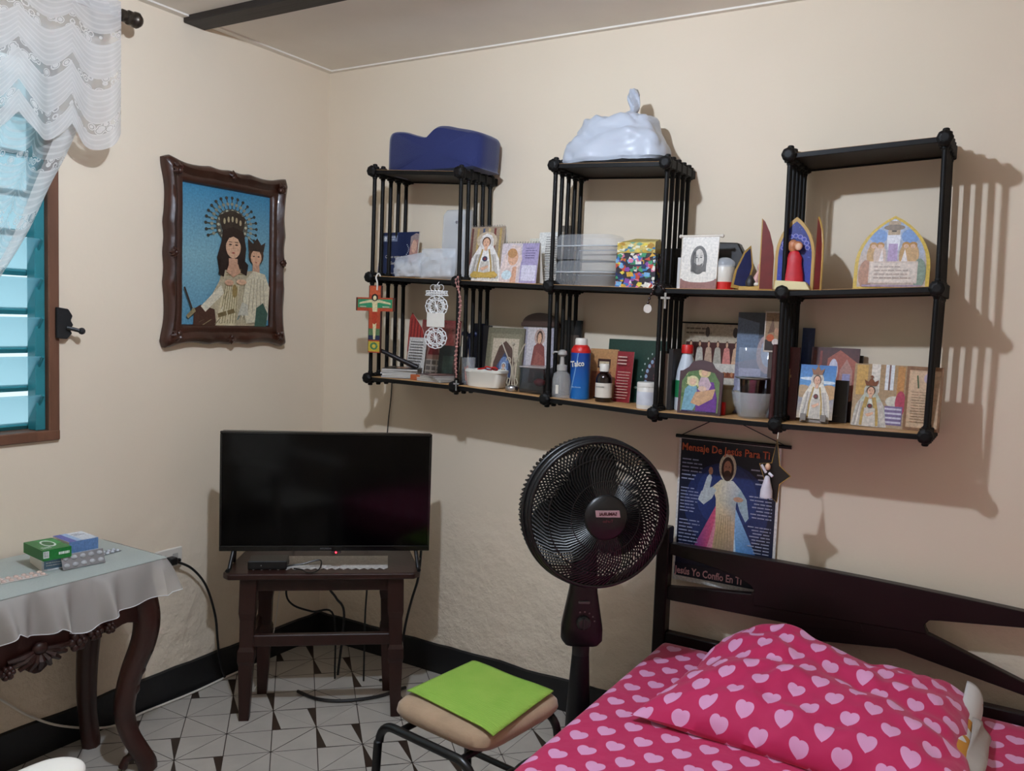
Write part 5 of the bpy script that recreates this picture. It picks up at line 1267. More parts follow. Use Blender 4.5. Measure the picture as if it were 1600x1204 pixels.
# scroll plaque with a drawn face
def d_face(c):
    c.fill('#e6dfd4'); c.rect(0, 0, 1, .2, '#8a5a50'); c.ell(.5, .2, .46, .07, '#e6dfd4', 18)
    c.ell(.48, .55, .23, .27, '#55504a', 20); c.poly([(.28, .6), (.27, .33), (.7, .33), (.69, .6)], '#5f5a54'); c.ell(.48, .56, .14, .2, '#cfc8be', 16)
    for k in (-1, 1): c.ell(.48+k*.06, .6, .035, .012, '#3a3632', 8); c.line(.48+k*.06-.04, .635, .48+k*.06+.04, .635, .0012, '#3a3632')
    c.line(.48, .6, .47, .51, .0015, '#6a645c'); c.poly([(.36, .5), (.4, .36), (.48, .33), (.56, .36), (.6, .5), (.52, .46), (.44, .46)], '#5a554e'); c.ell(.48, .455, .04, .008, '#8a7068', 8)
    for k in range(7): c.line(.3+.02*k, .3, .33+.01*k, .7, .0007, '#3a3632')
t = card('scroll_plaque', 'white scroll plaque with a pencil drawing of a bearded face', 'plaque', 1064, 1120, 368, 453, 'mid', -.17, d_face, .08, .02, .006)
w, h = t['w'], t['h']
G().tube([(-w*.56, .002, h), (w*.56, .002, h)], .004, 8).ball((-w*.58, .002, h), .006, 8).ball((w*.58, .002, h), .006, 8).build('scroll_rod', M_PAPER, t, smooth=True)
G().tube([(-w*.5, .002, h), (-w*.53, .002, h*.1)], .002, 5).tube([(w*.5, .002, h), (w*.47, .002, h*.1)], .002, 5).build('cord', M_PAPER, t)
# white jar with red label and dark dome behind
def jar(name, label, cat, u0, u1, v0, vb, row, Y, prof, m, parts=(), n=24, group=None, rz=0):
    x, z, w, h = place(u0, u1, v0, vb, row, Y); t = thing(name, label, cat, (x, Y, z), rz, group=group); r = w/2
    G().lathe([(a*r, b*h) for a, b in prof], n).build('body', m, t, smooth=True)
    for nm, pf_, mm in parts: G().lathe([(a*r, b*h) for a, b in pf_], n).build(nm, mm, t, smooth=True)
    t['w'] = w; t['h'] = h; return t
jar('plastic_jar', 'white plastic jar with a clear domed lid and red band', 'jar', 1117, 1147, 402, 453, 'mid', -.13, [(.9, 0), (1, .03), (1, .72), (.95, .75)], M_WHITE, [('red_band', [(1.01, .02), (1.01, .25)], M_RED), ('domed_lid', [(1.02, .7), (1.04, .84), (.9, .9), (.5, .98), (.2, 1)], M_MILK)])
x, z, w, h = place(1112, 1168, 378, 455, 'mid', -.07)
tag(G().prism([(-w*.5+x, z), (w*.5+x, z), (w*.5+x, z+h*.6), (w*.22+x, z+h*.98), (-w*.35+x, z+h), (-w*.5+x, z+h*.9)], -.075, -.035).build('camera_case', M_DARKCARD, None, bevel=.004), 'black box with sloping shoulders behind the white jar', 'box')
# small blue triptych, nativity figures
t = thing('nativity_triptych', 'small arched triptych with nativity figures and a dark blue wing', 'ornament', (xs(1172, 440, -.16), -.15, shelf_z('mid', xs(1172, 440, -.16))), .05)
x, z, w, h = place(1142, 1168, 381, 455, 'mid', -.17)
G().bx(-.03, .055, -.03, .03, 0, .012).build('base', M_GOLD, t, bevel=.002)
wing = G().prism([(-.5*w, 0), (.5*w, 0), (.6*w, h*.55), (.2*w, h), (-.1*w, h*.85), (-.45*w, h*.4)], 0, .005).build('wing', M_GOLD, t); wing.location = (-.032, -.01, .004); wing.rotation_euler = (-.1, .18, .55)
cw = G().prism([(-.38*w, .01), (.4*w, .01), (.48*w, h*.55), (.18*w, h*.93), (-.06*w, h*.8), (-.35*w, h*.4)], -.001, 0).build('wing_panel', mat('night_blue_panel', '#232a55', .45, vary=.3, vscale=40), wing)
fg_ = G()
G().lathe([(.013, 0), (.012, .02), (.006, .042), (.005, .05), (.009, .056), (.009, .066), (.003, .072)], 12, c=(.012, -.008, .012), M=Matrix.Rotation(.25, 3, 'Y')).build('kneeling_figure', mat('pink_figure', '#d9a59c', .5, vary=.2, vscale=60), t, smooth=True)
G().lathe([(.014, 0), (.013, .018), (.007, .034), (.008, .042), (.003, .052)], 12, c=(.04, -.004, .012)).build('kneeling_figure', mat('pale_green_figure', '#bcd4c8', .5, vary=.2, vscale=60), t, smooth=True)
G().lathe([(.013, 0), (.015, .014), (.006, .03), (.001, .034)], 12, c=(.002, -.02, .012)).build('ox', mat('dark_figure', '#26201e', .5), t, smooth=True)
G().ball((.022, -.022, .018), (.012, .006, .006), 8).build('infant', M_PAPER, t, smooth=True)
# red and blue triptych with a robed figure
x, z, w, h = place(1212, 1274, 339, 456, 'mid', -.20)
t = thing('arched_triptych', 'blue gothic triptych with red wings and a figure in a red robe', 'ornament', (x, -.205, z), .02)
GO = gothic(.45)
G().prism([((a-.5)*w, b*h) for a, b in GO], 0, .008).build('arch_panel', M_GOLD, t, bevel=.001)
c = Cv(w, h, inset(GO, .16)); c.fill('#27369a', '#1f2a78')
rr = random.Random(3)
for k in range(40): c.ell(rr.random(), rr.random()*.95, .012, .008, '#5a70c0', 5)
for k in range(9):
    a = PI*k/8; c.ell(.5+.3*math.cos(a), .58+.16*math.sin(a), .07, .035, '#7a78b8', 8); c.ell(.5+.3*math.cos(a), .58+.16*math.sin(a), .04, .02, '#27369a', 8)
c.build('printed_panel', t, (0, -.0002, 0))
ro = G().lathe([(.3*w*.9, 0), (.32*w*.8, h*.12), (.2*w, h*.27), (.2*w, h*.35), (.12*w, h*.43), (.05*w, h*.46)], 14, c=(.0, -.008, h*.09)); 
for i, v_ in enumerate(ro.v): v_.y = -.004+(v_.y+.008)*.55-.004
ro.build('robed_figure', mat('red_robe', '#c01f2a', .5, vary=.15, vscale=30), t, smooth=True)
G().ball((.08*w, -.014, h*.60), (.13*w, .008, h*.065), 12).ball((-.04*w, -.01, h*.6), (.13*w, .006, h*.09), 10).build('head', mat('terracotta_figure', '#b9744a', .5, vary=.3, vscale=60), t, smooth=True)
G().ball((.12*w, -.02, h*.585), (.09*w, .006, h*.05), 10).build('infant_head', mat('skin_figure', '#e0b494', .5), t, smooth=True)
G().prism([(-.42*w, .0), (.48*w, .0), (.36*w, h*.11), (-.4*w, h*.13)], -.032, -.002).build('scroll_base', mat('cream_scroll', '#dccd9c', .6, vary=.1), t, bevel=.002)
for sx, ww, rot in ((-1, .36, -.5), (1, .36, 1.15)):
    pts_ = [(0, 0), (sx*w*ww, 0), (sx*w*ww, h*.42), (sx*w*ww*.92, h*.62), (sx*w*ww*.7, h*.8), (sx*w*ww*.3, h*.93), (0, h*1.0)] if sx > 0 else [(0, 0), (-w*ww, 0), (-w*ww, h*.99), (-w*ww*.8, h*.95), (-w*ww*.4, h*.8), (-w*ww*.1, h*.6), (0, h*.45)]
    o = G().prism(pts_, 0, .005).build('wing', M_GOLD, t, bevel=.001); o.location = (sx*w*.52, -.002, 0); o.rotation_euler = (0, 0, .15 if sx < 0 else -.95)
    ins = [(a*.9+sx*.02*w*ww, b*.97+.003) for a, b in pts_]
    G().prism(ins, -.0008, 0).build('wing_panel', mat('dark_red_panel', '#6b1d18', .45, vary=.2, vscale=30), o)
# large arched card with golden border
GO2 = gothic(.30)
def d_arch(c):
    I = inset(GO2, .1); 
    c.fill('#d8b548'); c.clip = I; c.fill('#cdb8a8', '#a9b6cc')
    c.ell(.3, .72, .12, .1, '#7f9fd0'); c.ell(.72, .72, .12, .1, '#7f9fd0'); c.ell(.5, .7, .09, .25, '#e8e8ee'); c.rect(.42, .74, .58, .93, '#b9a184'); c.rect(.47, .78, .53, .88, '#4a4034'); c.ell(.5, .84, .14, .04, '#8a7a6a')
    c.poly([(.43, .3), (.44, .62), (.56, .62), (.57, .3)], '#b9a0c4')
    for cx_, rb in ((.24, '#c8a06a'), (.33, '#d9c0b0'), (.67, '#c8a06a'), (.76, '#d0a878')):
        c.ell(cx_, .46, .085, .16, rb); c.ell(cx_, .6, .055, .045, '#b98848', 10); c.ell(cx_, .585, .035, .03, '#e0b898', 10)
    c.poly([(.3, .3), (.36, .55), (.4, .3)], '#efe4e0'); c.poly([(.6, .3), (.66, .55), (.72, .3)], '#efe4e0')
    c.ell(.16, .2, .1, .2, '#b98a70'); c.ell(.86, .22, .09, .2, '#8a9a88'); c.rect(.2, .08, .84, .38, '#d9c4b6'); c.rect(.22, .1, .82, .36, '#e3d3c6'); c.lines(.27, .13, .77, .33, 4, '#b9a498', .35); c.rect(.12, 0, .9, .06, '#a890a0')
card('arched_card', 'large gothic arched card with golden border, angels and a text panel', 'card', 1336, 1455, 336, 453, 'mid', -.13, d_arch, .08, 0, .004, GO2, M_GOLD)

# ---------- hanging things
# painted wooden cross on a white hook
cz0, cz1 = at(590, 551, y=-SD-.02).z, at(592, 446, y=-SD-.02).z; cxm = xs(589, 500, -SD-.02); CH = cz1-cz0; CW = xs(621, 480, -SD-.02)-xs(561, 480, -SD-.02); cb = CW*.33
cr = thing('painted_cross', 'painted orange wooden cross hung by a white hook from the shelf corner', 'cross', (cxm, -SD-.034, cz0))
za, zb2 = CH*.62, CH*.82
po_ = [(-cb/2, 0), (cb/2, 0), (cb/2, za), (CW/2, za), (CW/2, zb2), (cb/2, zb2), (cb/2, CH), (-cb/2, CH), (-cb/2, zb2), (-CW/2, zb2), (-CW/2, za), (-cb/2, za)]
G().prism(po_, 0, .008).build('cross_board', mat('dark_wood_edge', '#3a1a10', .5), cr, bevel=.001)
c = Cv(CW, CH); e = .012
def U(x): return .5+x/CW
def Vv(z): return z/CH
k_ = .92
c.poly([(U(a*k_ if abs(a) > cb else a*.88), Vv(b if 0 < b < CH else (b*.99+.001))) for a, b in po_], '#b8492a')
c.rect(U(-CW*.45), Vv(za+.012), U(CW*.45), Vv(zb2-.006), '#2f8f62'); c.rect(U(-cb*.42), .86, U(cb*.42), .98, '#c95a34')
c.rect(U(-cb*.44), .02, U(cb*.44), .17, '#c8ae3a'); c.ell(.5, .1, .1, .055, '#3f7a50'); c.ell(.5, .1, .05, .03, '#d9c04a'); c.rect(U(-cb*.44), .19, U(cb*.44), .32, '#1f2d4a'); c.rect(U(-cb*.44), .26, U(cb*.44), .36, '#5a7a50')
skin = '#e3d3a4'
c.poly([(U(-CW*.41), .72), (U(-cb*.4), .745), (U(cb*.4), .745), (U(CW*.41), .72), (U(CW*.4), .745), (U(cb*.4), .785), (U(-cb*.4), .785), (U(-CW*.4), .745)], skin)
c.poly([(.43, .76), (.45, .6), (.46, .4), (.48, .2), (.53, .2), (.55, .4), (.57, .6), (.57, .76)], skin); c.poly([(.43, .61), (.44, .45), (.5, .42), (.56, .45), (.57, .61)], '#b53a20'); c.ell(.5, .82, .085, .055, '#1f1a18'); c.ell(.5, .815, .045, .035, skin); c.rect(U(CW*.2), .68, U(CW*.38), .69, '#e9dcc0'); c.rect(U(-CW*.38), .68, U(-CW*.22), .69, '#e9dcc0')
c.build('painted_front', cr, (0, -.0002, 0))
G().tube(bez([(.012, -.004, CH*.93), (.014, -.006, CH+.01), (.006, -.004, CH+.03), (-.002, .02, CH+.045), (0, .03, CH+.03)], 5), .003, 6).build('hook', M_WHITE, cr, smooth=True)
# crocheted lace hanging with a card
lz0, lz1 = at(683, 546, y=-SD-.02).z, at(683, 448, y=-SD-.02).z; lx0 = xs(683, 495, -SD-.02); LH = lz1-lz0; LW = xs(701, 495, -SD-.02)-xs(664, 495, -SD-.02)
la_ = thing('lace_hanging', 'white crocheted lace hanging with a plain white card on the shelf edge', 'ornament', (lx0, -SD-.026, lz0))
M_CRO = mat('white_crochet_thread', '#e4e2e0', .8)
g = G()
def ringp(cx_, cz_, rx_, rz_, n=20, y=0): return [(cx_+rx_*math.cos(2*PI*i/n), y, cz_+rz_*math.sin(2*PI*i/n)) for i in range(n)]
for cz_ in (LH*.19, LH*.69):
    for s in (1, .78, .55): g.tube(ringp(0, cz_, LW*.46*s, LH*.17*s), .0016, 5, closed=True)
    for k in range(12):
        a = 2*PI*k/12; g.tube(ringp(LW*.38*math.cos(a), cz_+LH*.14*math.sin(a), LW*.1, LH*.036, 10), .0013, 4, closed=True)
        g.tube([(0, 0, cz_), (LW*.46*math.cos(a+.2), -.001, cz_+LH*.17*math.sin(a+.2))], .0011, 4)
    for sx in (-1, 1): g.tube(ringp(sx*LW*.17, cz_, LW*.14, LH*.1, 12), .0014, 4, closed=True)
for k in range(9): g.tube([(-LW*.45+LW*.9*k/8, 0, LH*.86), (-LW*.42+LW*.84*k/8, -.002, LH*.93)], .0016, 4)
g.tube([(-LW*.48, 0, LH*.865), (LW*.48, 0, LH*.865)], .0022, 5); g.tube([(-LW*.46, -.001, LH*.93), (LW*.46, -.001, LH*.93)], .0022, 5); g.tube([(-LW*.4, -.001, LH*.895), (LW*.44, -.001, LH*.9)], .003, 5)
for sx in (-1, 0, 1): g.tube(ringp(sx*LW*.16, LH*.985, LW*.12, LH*.05, 12), .0012, 4, closed=True)
g.build('lace', M_CRO, la_)
G().bx(-LW*.37, LW*.37, -.004, -.001, LH*.36, LH*.58).build('plain_card', M_WHITE, la_, bevel=.0006)
G().tube(bez([(0, 0, LH*1.0), (0, .004, LH*1.05), (0, .012, LH*1.08)], 3), .0012, 4).build('thread', M_CRO, la_)
# long bead rosary on the second post
def rosary(label, name, path, r, m, cross=None, cm=M_SILVER, medal=None, n_pts=None, origin=None):
    o = thing(name, label, 'rosary', origin or path[0]); off = Vector(origin or path[0]); P_ = bez(path, 12)
    g = G(); acc = 0; last = P_[0]; sp = r*2.7
    g.tube(P_, r*.28, 4)
    for p in P_[1:]:
        d = (p-last).length; acc += d; last = p
        if acc >= sp: g.ball(p, r, 6); acc = 0
    st_ = g.build('bead_string', m, o, smooth=True, off=off)
    if cross:
        p, s = cross; p = Vector(p)
        G().box(p-Vector((0, 0, s*.5)), (s*.14, .003, s)).box(p-Vector((0, 0, s*.33)), (s*.62, .003, s*.14)).build('crucifix', cm, o, bevel=.0005, off=off)
        G().ball(p-Vector((0, .003, s*.5)), (s*.05, .002, s*.22), 6).build('corpus', cm, o, off=off)
    if medal: G().lathe([(.0, -.001), (medal[1], -.0012), (medal[1], .0012), (0, .001)], 16, c=medal[0], M=Matrix.Rotation(PI/2, 3, 'X')).build('medal', mat('pale_medal', '#d9cfc6', .35, .3), o, off=off)
    return o
Yr = -SD-.034
def pxp(l, Y=Yr): return [at(u, v, y=Y) for u, v in l]
M_BEAD = mat('rose_beads', '#b9847c', .3, vary=.35, vscale=90)
rosary('long rosary of rose coloured beads hanging in front of the second post', 'rosary', pxp([(716, 432), (718, 480), (714, 530), (711, 560), (713, 590), (713, 560), (716, 520), (720, 470), (712, 440), (716, 432)]), .0042, M_BEAD, (at(713, 594, y=Yr), .036))
rosary('dark bead rosary with a round medal at the third bay', 'rosary', pxp([(1026, 440), (1020, 455), (1014, 468), (1012, 475)]), .0048, mat('dark_beads', '#2c1512', .3), None, medal=(at(1012, 482, y=Yr), .0135))
rosary('dark bead rosary with a pale metal crucifix on the fourth post', 'rosary', pxp([(1028, 444), (1034, 448), (1039, 455)]), .004, MATS['dark_beads'], (at(1040, 457, y=Yr-.003), .048), cm=mat('pale_pewter', '#aaa49c', .4, .5))
# star ornament at the fifth post
so_ = at(1203, 740, y=-SD-.03)
sr = thing('star_ornament', 'dark star ornament with a white robed angel hanging below the shelf', 'ornament', (so_.x, -SD-.03, so_.z))
zt_s = at(1205, 682, y=-SD-.03).z-so_.z; ws = (xs(1228, 740, -SD-.03)-xs(1190, 740, -SD-.03))
star = [(-ws*.45, zt_s*.25), (ws*.05, zt_s*.3), (ws*.22, zt_s*.95), (ws*.38, zt_s*.25), (ws*.85, -zt_s*.0), (ws*.42, -zt_s*.25), (ws*.36, -zt_s*.75), (-ws*.0, -zt_s*.55)]
G().prism(star, 0, .006).build('star', mat('dark_star', '#17120f', .4), sr, bevel=.001)
ed = [(a, -.001, b) for a, b in star]; G().tube(ed, .0012, 4, closed=True).build('gold_edge', M_GOLD, sr)
G().lathe([(.018, 0), (.017, .02), (.010, .045), (.007, .058), (.004, .062)], 12, c=(-.004, -.012, -zt_s*.62)).build('robe', mat('white_robe', '#d8d2da', .5, vary=.1, vscale=60), sr, smooth=True)
G().ball((-.004, -.013, .022), (.008, .008, .010), 10).build('head', MATS['skin_figure'], sr, smooth=True)
G().tube([(-.008, -.012, .004), (-.022, -.014, .026)], .004, 6).tube([(.0, -.012, .004), (.012, -.016, -.004)], .004, 6).build('arm', MATS['white_robe'], sr, smooth=True)
G().ball((-.004, -.014, -zt_s*.62+.004), (.014, .008, .008), 8).build('feet', MATS['skin_figure'], sr, smooth=True)
G().tube([(ws*.22, .002, zt_s*.95), (ws*.2, .012, zt_s*1.12)], .0012, 4).build('thread', M_PAPER, sr)

# ---------- lower tier, from the corner along the wall
M_PAGE = mat('magazine_pages', '#c9c4bc', .7, bump=.4, bscale=300, stretch=(.2, .2, 6))
def magazine(label, u, v, z, w, d, h, rz, col, draw=None):
    p = at(u, v, z=z); t = thing('magazine', label, 'magazine', (p.x, p.y, z), rz)
    G().bx(-w/2, w/2, -d/2, d/2, .0006, h-.0006).build('pages', M_PAGE, t)
    cm_ = mat('cover_'+col, col, .35, vary=.15, vscale=20)
    G().bx(-w/2-.001, w/2+.001, -d/2-.001, d/2+.001, h-.0008, h).build('front_cover', cm_, t); G().bx(-w/2-.001, w/2+.001, -d/2-.001, d/2+.001, 0, .0008).build('back_cover', cm_, t)
    if draw:
        c = Cv(w, d); draw(c); o = c.build('printed_cover', t, (0, -d/2, h+.0001), eps=.00003); o.rotation_euler = (-PI/2, 0, 0)
    return t
z0_ = shelf_z('bot', xs(625, 590, -.13))+.001
zz = z0_
for k, (h_, col, lab) in enumerate(((.007, '#8f98a8', 'pale blue magazine at the bottom of the taller pile'), (.006, '#c9c6c0', 'white magazine second from the bottom of the taller pile'), (.007, '#6d6e74', 'grey magazine in the middle of the taller pile'), (.006, '#b4b0aa', 'off white magazine under the topmost one of the taller pile'), (.008, '#2a2624', 'dark magazine with a portrait on top of the taller pile'))):
    x_ = xs(628, 586, -.13); t = magazine(lab, 628, 586, zz, .135, .16, h_, .5+.06*math.sin(k*3), col, (lambda c: (c.fill('#2c2826'), c.ell(.5, .5, .22, .3, '#a06a50'), c.ell(.5, .4, .15, .18, '#d0a080'), c.rect(.1, .85, .9, .95, '#b9a48a'))) if k == 4 else None)
    t.location = (x_+.004*math.sin(k*2), -.125, zz); zz += h_
zz = shelf_z('bot', xs(690, 598, -.15))
for k, (h_, col, lab) in enumerate(((.007, '#7a6f66', 'brown magazine at the bottom of the lower pile'), (.006, '#c4bcb0', 'cream magazine second from the bottom of the lower pile'), (.006, '#8a8078', 'taupe magazine in the lower pile'), (.005, '#4a3230', 'maroon picture magazine on top of the lower pile'))):
    x_ = xs(688, 596, -.15); t = magazine(lab, 690, 596, zz, .115, .13, h_, -.12-.1*k, col, (lambda c: (c.fill('#5a3a3a'), c.ell(.35, .5, .2, .25, '#b98a78'), c.ell(.7, .55, .18, .22, '#a87a70'), c.ell(.5, .25, .15, .15, '#d9c0b0'))) if k == 3 else None)
    t.location = (x_, -.15, zz+.0006); zz += h_
dark_box('small orange carton between the two magazine piles', 641, 656, 585, 596, 'bot', -.20, .02, mat('orange_card', '#b0582e', .5, vary=.2))
def d_redtri(c): c.fill('#a9403a', '#b8443c'); [c.rect(.1+.18*k, .4, .16+.18*k, .9, '#7a2a2c') for k in range(5)]; c.rect(0, .0, 1, .38, '#c9a088'); c.lines(.05, .05, .9, .32, 3, '#8a4a3a', .4)
card('leaflet', 'red church leaflet with a slanting top beside the lace hanging', 'leaflet', 634, 662, 488, 590, 'bot', -.06, d_redtri, .1, 0, .002, [(0, 0), (1, 0), (1, .55), (.75, .75), (.12, 1), (0, .9)])
card('text_card', 'white card covered with small text above the magazines', 'card', 634, 661, 527, 585, 'bot', -.08, lambda c: (c.fill('#d9d4cc'), c.lines(.1, .08, .92, .92, 12, '#5f5a58', .35, .15)), .15, 0, .002)
def d_church(c):
    c.fill('#a58a78', '#8f3f3c'); c.poly([(.2, .4), (.35, .75), (.5, .4)], '#7a2f30'); c.poly([(.55, .3), (.75, .9), (.95, .3)], '#a8524a'); c.rect(.0, 0, 1, .32, '#b0a294')
    for k in range(7):
        for j in range(3): c.rect(.04+k*.14, .03+j*.1, .15+k*.14, .10+j*.1, '#6f665e')
card('postcard', 'postcard of a red church front behind the lace hanging', 'card', 655, 716, 500, 590, 'bot', -.045, d_church, .08, 0, .002)
card('postcard', 'dark green and brown postcard leaning behind the lower magazine pile', 'card', 683, 716, 540, 592, 'bot', -.08, lambda c: (c.fill('#242520'), c.rect(.2, .1, .7, .7, '#38453a'), c.ell(.85, .5, .15, .3, '#4a2a24')), .12, 0, .002)
p0, p1 = at(601, 545, y=-.14), at(655, 574, y=-.11)
tag(G().tube([(p0.x, -.18, p0.z), ((p0.x+p1.x)/2, -.15, (p0.z+p1.z)/2), (p1.x, -.12, max(p1.z, zz+.012))], [.007, .009, .010], 8).build('folding_fan', M_DARKCARD, None, smooth=True), 'closed black hand fan resting on the taller magazine pile', 'hand fan')
# second bay
dark_box('dark blue book standing behind the plastic cup', 739, 752, 505, 600, 'bot', -.05, .02, mat('navy_cloth', '#141a33', .6), 'book', 'book')
dark_box('black book standing next to the navy one', 751, 764, 508, 600, 'bot', -.045, .02, M_DARKCARD, 'book', 'book')
p = at(733, 524, y=-.1)
rbn = thing('ribbon_bow', 'dark blue ribbon bow tied to the rods of the second post', 'ribbon', p)
g = G(); g.ball((0, 0, 0), .008, 8); 
for sx in (-1, 1): g.ball((sx*.018, 0, .006), (.017, .006, .011), 8); g.tube([(0, 0, 0), (sx*.008, -.002, -.05), (sx*.012, -.002, -.1)], [.004, .006, .005], 6)
g.build('bow', mat('navy_satin', '#16244a', .4), rbn, smooth=True)
x, z, w, h = place(722, 741, 558, 604, 'bot', -.17)
t = thing('pencil_cup', 'clear plastic cup holding orange pencils', 'cup', (x, -.17, z))
G().lathe([(w*.42, 0), (w*.5, h), (w*.48, h), (w*.4, .003)], 20, caps=False).build('cup', M_CLEAR, t, smooth=True)
for k in range(5):
    a = k*1.25; G().tube([(.006*math.cos(a), .006*math.sin(a), .002), (.011*math.cos(a), .011*math.sin(a), h*(.5+.1*k*.5))], .003, 6).build('pencil', mat('orange_pencil', '#b05a34', .5), t)
# white tub with bits and pieces
x, z, w, h = place(732, 787, 577, 607, 'bot', -.165)
t = thing('plastic_tub', 'white plastic tub with small odds and ends', 'tub', (x, -.16, z))
def rrect(a, s, b): return (a*math.copysign(abs(math.cos(s))**.4, math.cos(s)), b*math.copysign(abs(math.sin(s))**.4, math.sin(s)))
vs = []; fs = []; m = 32; lay = [(.86, .0), (.9, .08), (.97, .8), (1.03, .84), (1.03, .98), (.97, 1), (.93, .96), (.84, .1)]
for s, zz_ in lay:
    for j in range(m):
        q_ = rrect(w/2*s, 2*PI*j/m, .04*s); vs.append((q_[0], q_[1], h*zz_))
for i in range(len(lay)-1):
    for j in range(m): fs.append((i*m+j, i*m+(j+1) % m, (i+1)*m+(j+1) % m, (i+1)*m+j))
fs += [tuple(range(m-1, -1, -1)), tuple(range((len(lay)-1)*m, len(lay)*m))]
G().add(vs, fs).build('tub', mat('cream_plastic', '#e3ded2', .4), t, smooth=True)
o = tag(G().bx(-.012, .014, -.006, .006, 0, .032).build('eraser_packet', mat('pale_blue_card', '#a9c4dc', .5), None, bevel=.001), 'small pale blue packet standing in the white tub', 'packet'); o.location = (x-.004, -.15, z+h*.55); o.rotation_euler = (0, .1, .2)
o = tag(G().tube(ringp(0, 0, .014, .009, 14), .0028, 6, closed=True).tube(ringp(.026, 0, .011, .008, 14), .0028, 6, closed=True).tube([(-.012, 0, 0), (-.05, .0, -.01)], .003, 6).build('scissors', M_RED, None, smooth=True), 'red handled scissors lying on the white tub', 'scissors'); o.location = (x+.022, -.185, z+h+.006); o.rotation_euler = (.9, 0, 0)
# framed grotto picture
def d_frame(c):
    c.fill('#77705a'); c.rect(.1, .0, .94, .90, '#8a826a'); c.rect(.16, .05, .88, .82, '#c9b8a0'); c.poly([(.2, .05), (.22, .4), (.35, .68), (.52, .78), (.7, .66), (.82, .4), (.85, .05)], '#5a4238'); c.poly([(.3, .05), (.32, .35), (.52, .58), (.72, .35), (.74, .05)], '#3f4a6a'); c.ell(.52, .36, .13, .15, '#6f86b0'); c.mary(.52, .05, .42, .16, '#c9d4e0', '#dfe6ec', heart=None)
t = card('picture_frame', 'grey green picture frame with a statue in a grotto', 'picture', 757, 812, 512, 604, 'bot', -.09, d_frame, .14, .05, .01, body=mat('olive_frame', '#6a6450', .5))
# arched plaque
x, z, w, h = place(811, 864, 488, 606, 'bot', -.07)
t = thing('arched_plaque', 'white plaque with a brown robed figure under a brown arched top', 'plaque', (x, -.065, z), -.05, rx=-.08)
def d_plq(c): c.fill('#c9c2c8', '#d6ccca'); c.rect(0, 0, .14, 1, '#b9b2bc'); c.rect(.86, 0, 1, 1, '#a9a4b0'); c.person(.52, .1, .92, .26, '#8a4a44', halo='#c9a89a'); c.poly([(.3, .25), (.45, .6), (.7, .5), (.78, .2), (.6, .1)], '#9c5a50'); c.rect(0, 0, 1, .1, '#d9d0c8')
G().bx(-w/2, w/2, 0, .012, 0, h*.84).build('tablet', M_PAPER, t, bevel=.001); c = Cv(w, h*.84); d_plq(c); c.build('printed_picture', t, (0, -.0002, 0))
arc_ = [(-w*.56, h*.82), (w*.56, h*.82), (w*.56, h*.87)]+[(w*.52*math.cos(a), h*.87+h*.13*math.sin(a)) for a in [PI*k/12 for k in range(13)]]+[(-w*.56, h*.87)]
G().prism(arc_, -.008, .016).build('arched_top', mat('brown_resin', '#4a342a', .5, vary=.2), t, bevel=.002)
# wire candle holder with curls
x, z, w, h = place(786, 816, 532, 611, 'bot', -.19)
t = thing('wire_candle_holder', 'ivory wire ornament with curling arms on a round metal foot', 'candle holder', (x, -.19, z))
M_IV = mat('ivory_wire', '#b5a994', .45, vary=.15)
g = G()
for sx in (-1, 1):
    g.tube(bez([(sx*.012, 0, .02), (sx*.004, 0, h*.35), (sx*.006, 0, h*.5), (sx*.02, 0, h*.66), (sx*.034, 0, h*.82), (sx*.044, 0, h*.93), (sx*.05, 0, h*.95)], 5), .0022, 6)
    g.tube([(sx*(.014+.011*math.cos(t_*4.6)*(1-t_*.6)), -.002, h*.6+.014*math.sin(t_*4.6)*(1-t_*.6)) for t_ in [k/12 for k in range(13)]], .002, 5)
    g.tube([(sx*.016, 0, .018), (sx*.022, 0, .03), (sx*.016, 0, .045), (sx*.008, 0, .04)], .002, 5)
g.tube([(0, 0, .02), (0, 0, h*.9)], .002, 6); g.ball((0, 0, h*.93), .006, 8)
g.build('wire_frame', M_IV, t, smooth=True)
G().lathe([(.020, 0), (.022, .004), (.022, .016), (.02, .018), (.0, .018)], 20).build('metal_foot', M_SILVER, t, smooth=True)
# dark crate with a red thing
x, z, w, h = place(812, 852, 572, 617, 'bot', -.18)
t = thing('smoked_box', 'smoked plastic box with something red inside', 'box', (x+.004, -.15, z), -.06)
M_SMK = see_through('smoked_plastic_film', '#2a2422', .66, .15, .6)
G().bx(-w/2, w/2, -.04, .05, 0, h*.95).build('box', M_SMK, t, bevel=.003); G().bx(-w*.52, w*.52, -.043, .053, h*.93, h).build('lid', see_through('clear_lid', '#cfc9c4', .45, .2), t, bevel=.002)
G().ball((.008, .0, h*.4), (.022, .02, .014), 10).build('red_contents', MATS['red_robe'], t, smooth=True)
dark_box('black box standing behind the smoked box', 848, 868, 590, 620, 'bot', -.13, .05, M_DARKCARD)
# third bay
def d_dark(c): c.fill('#191412'); c.rect(.5, .55, .9, .8, '#5a4a40'); c.rect(.1, .6, .35, .8, '#3a302a'); c.ell(.4, .3, .2, .1, '#3a2a22')
card('picture_frame', 'dark picture frame behind the rods of the third post', 'picture', 872, 904, 500, 612, 'bot', -.05, d_dark, .06, 0, .01, body=M_DARKCARD)
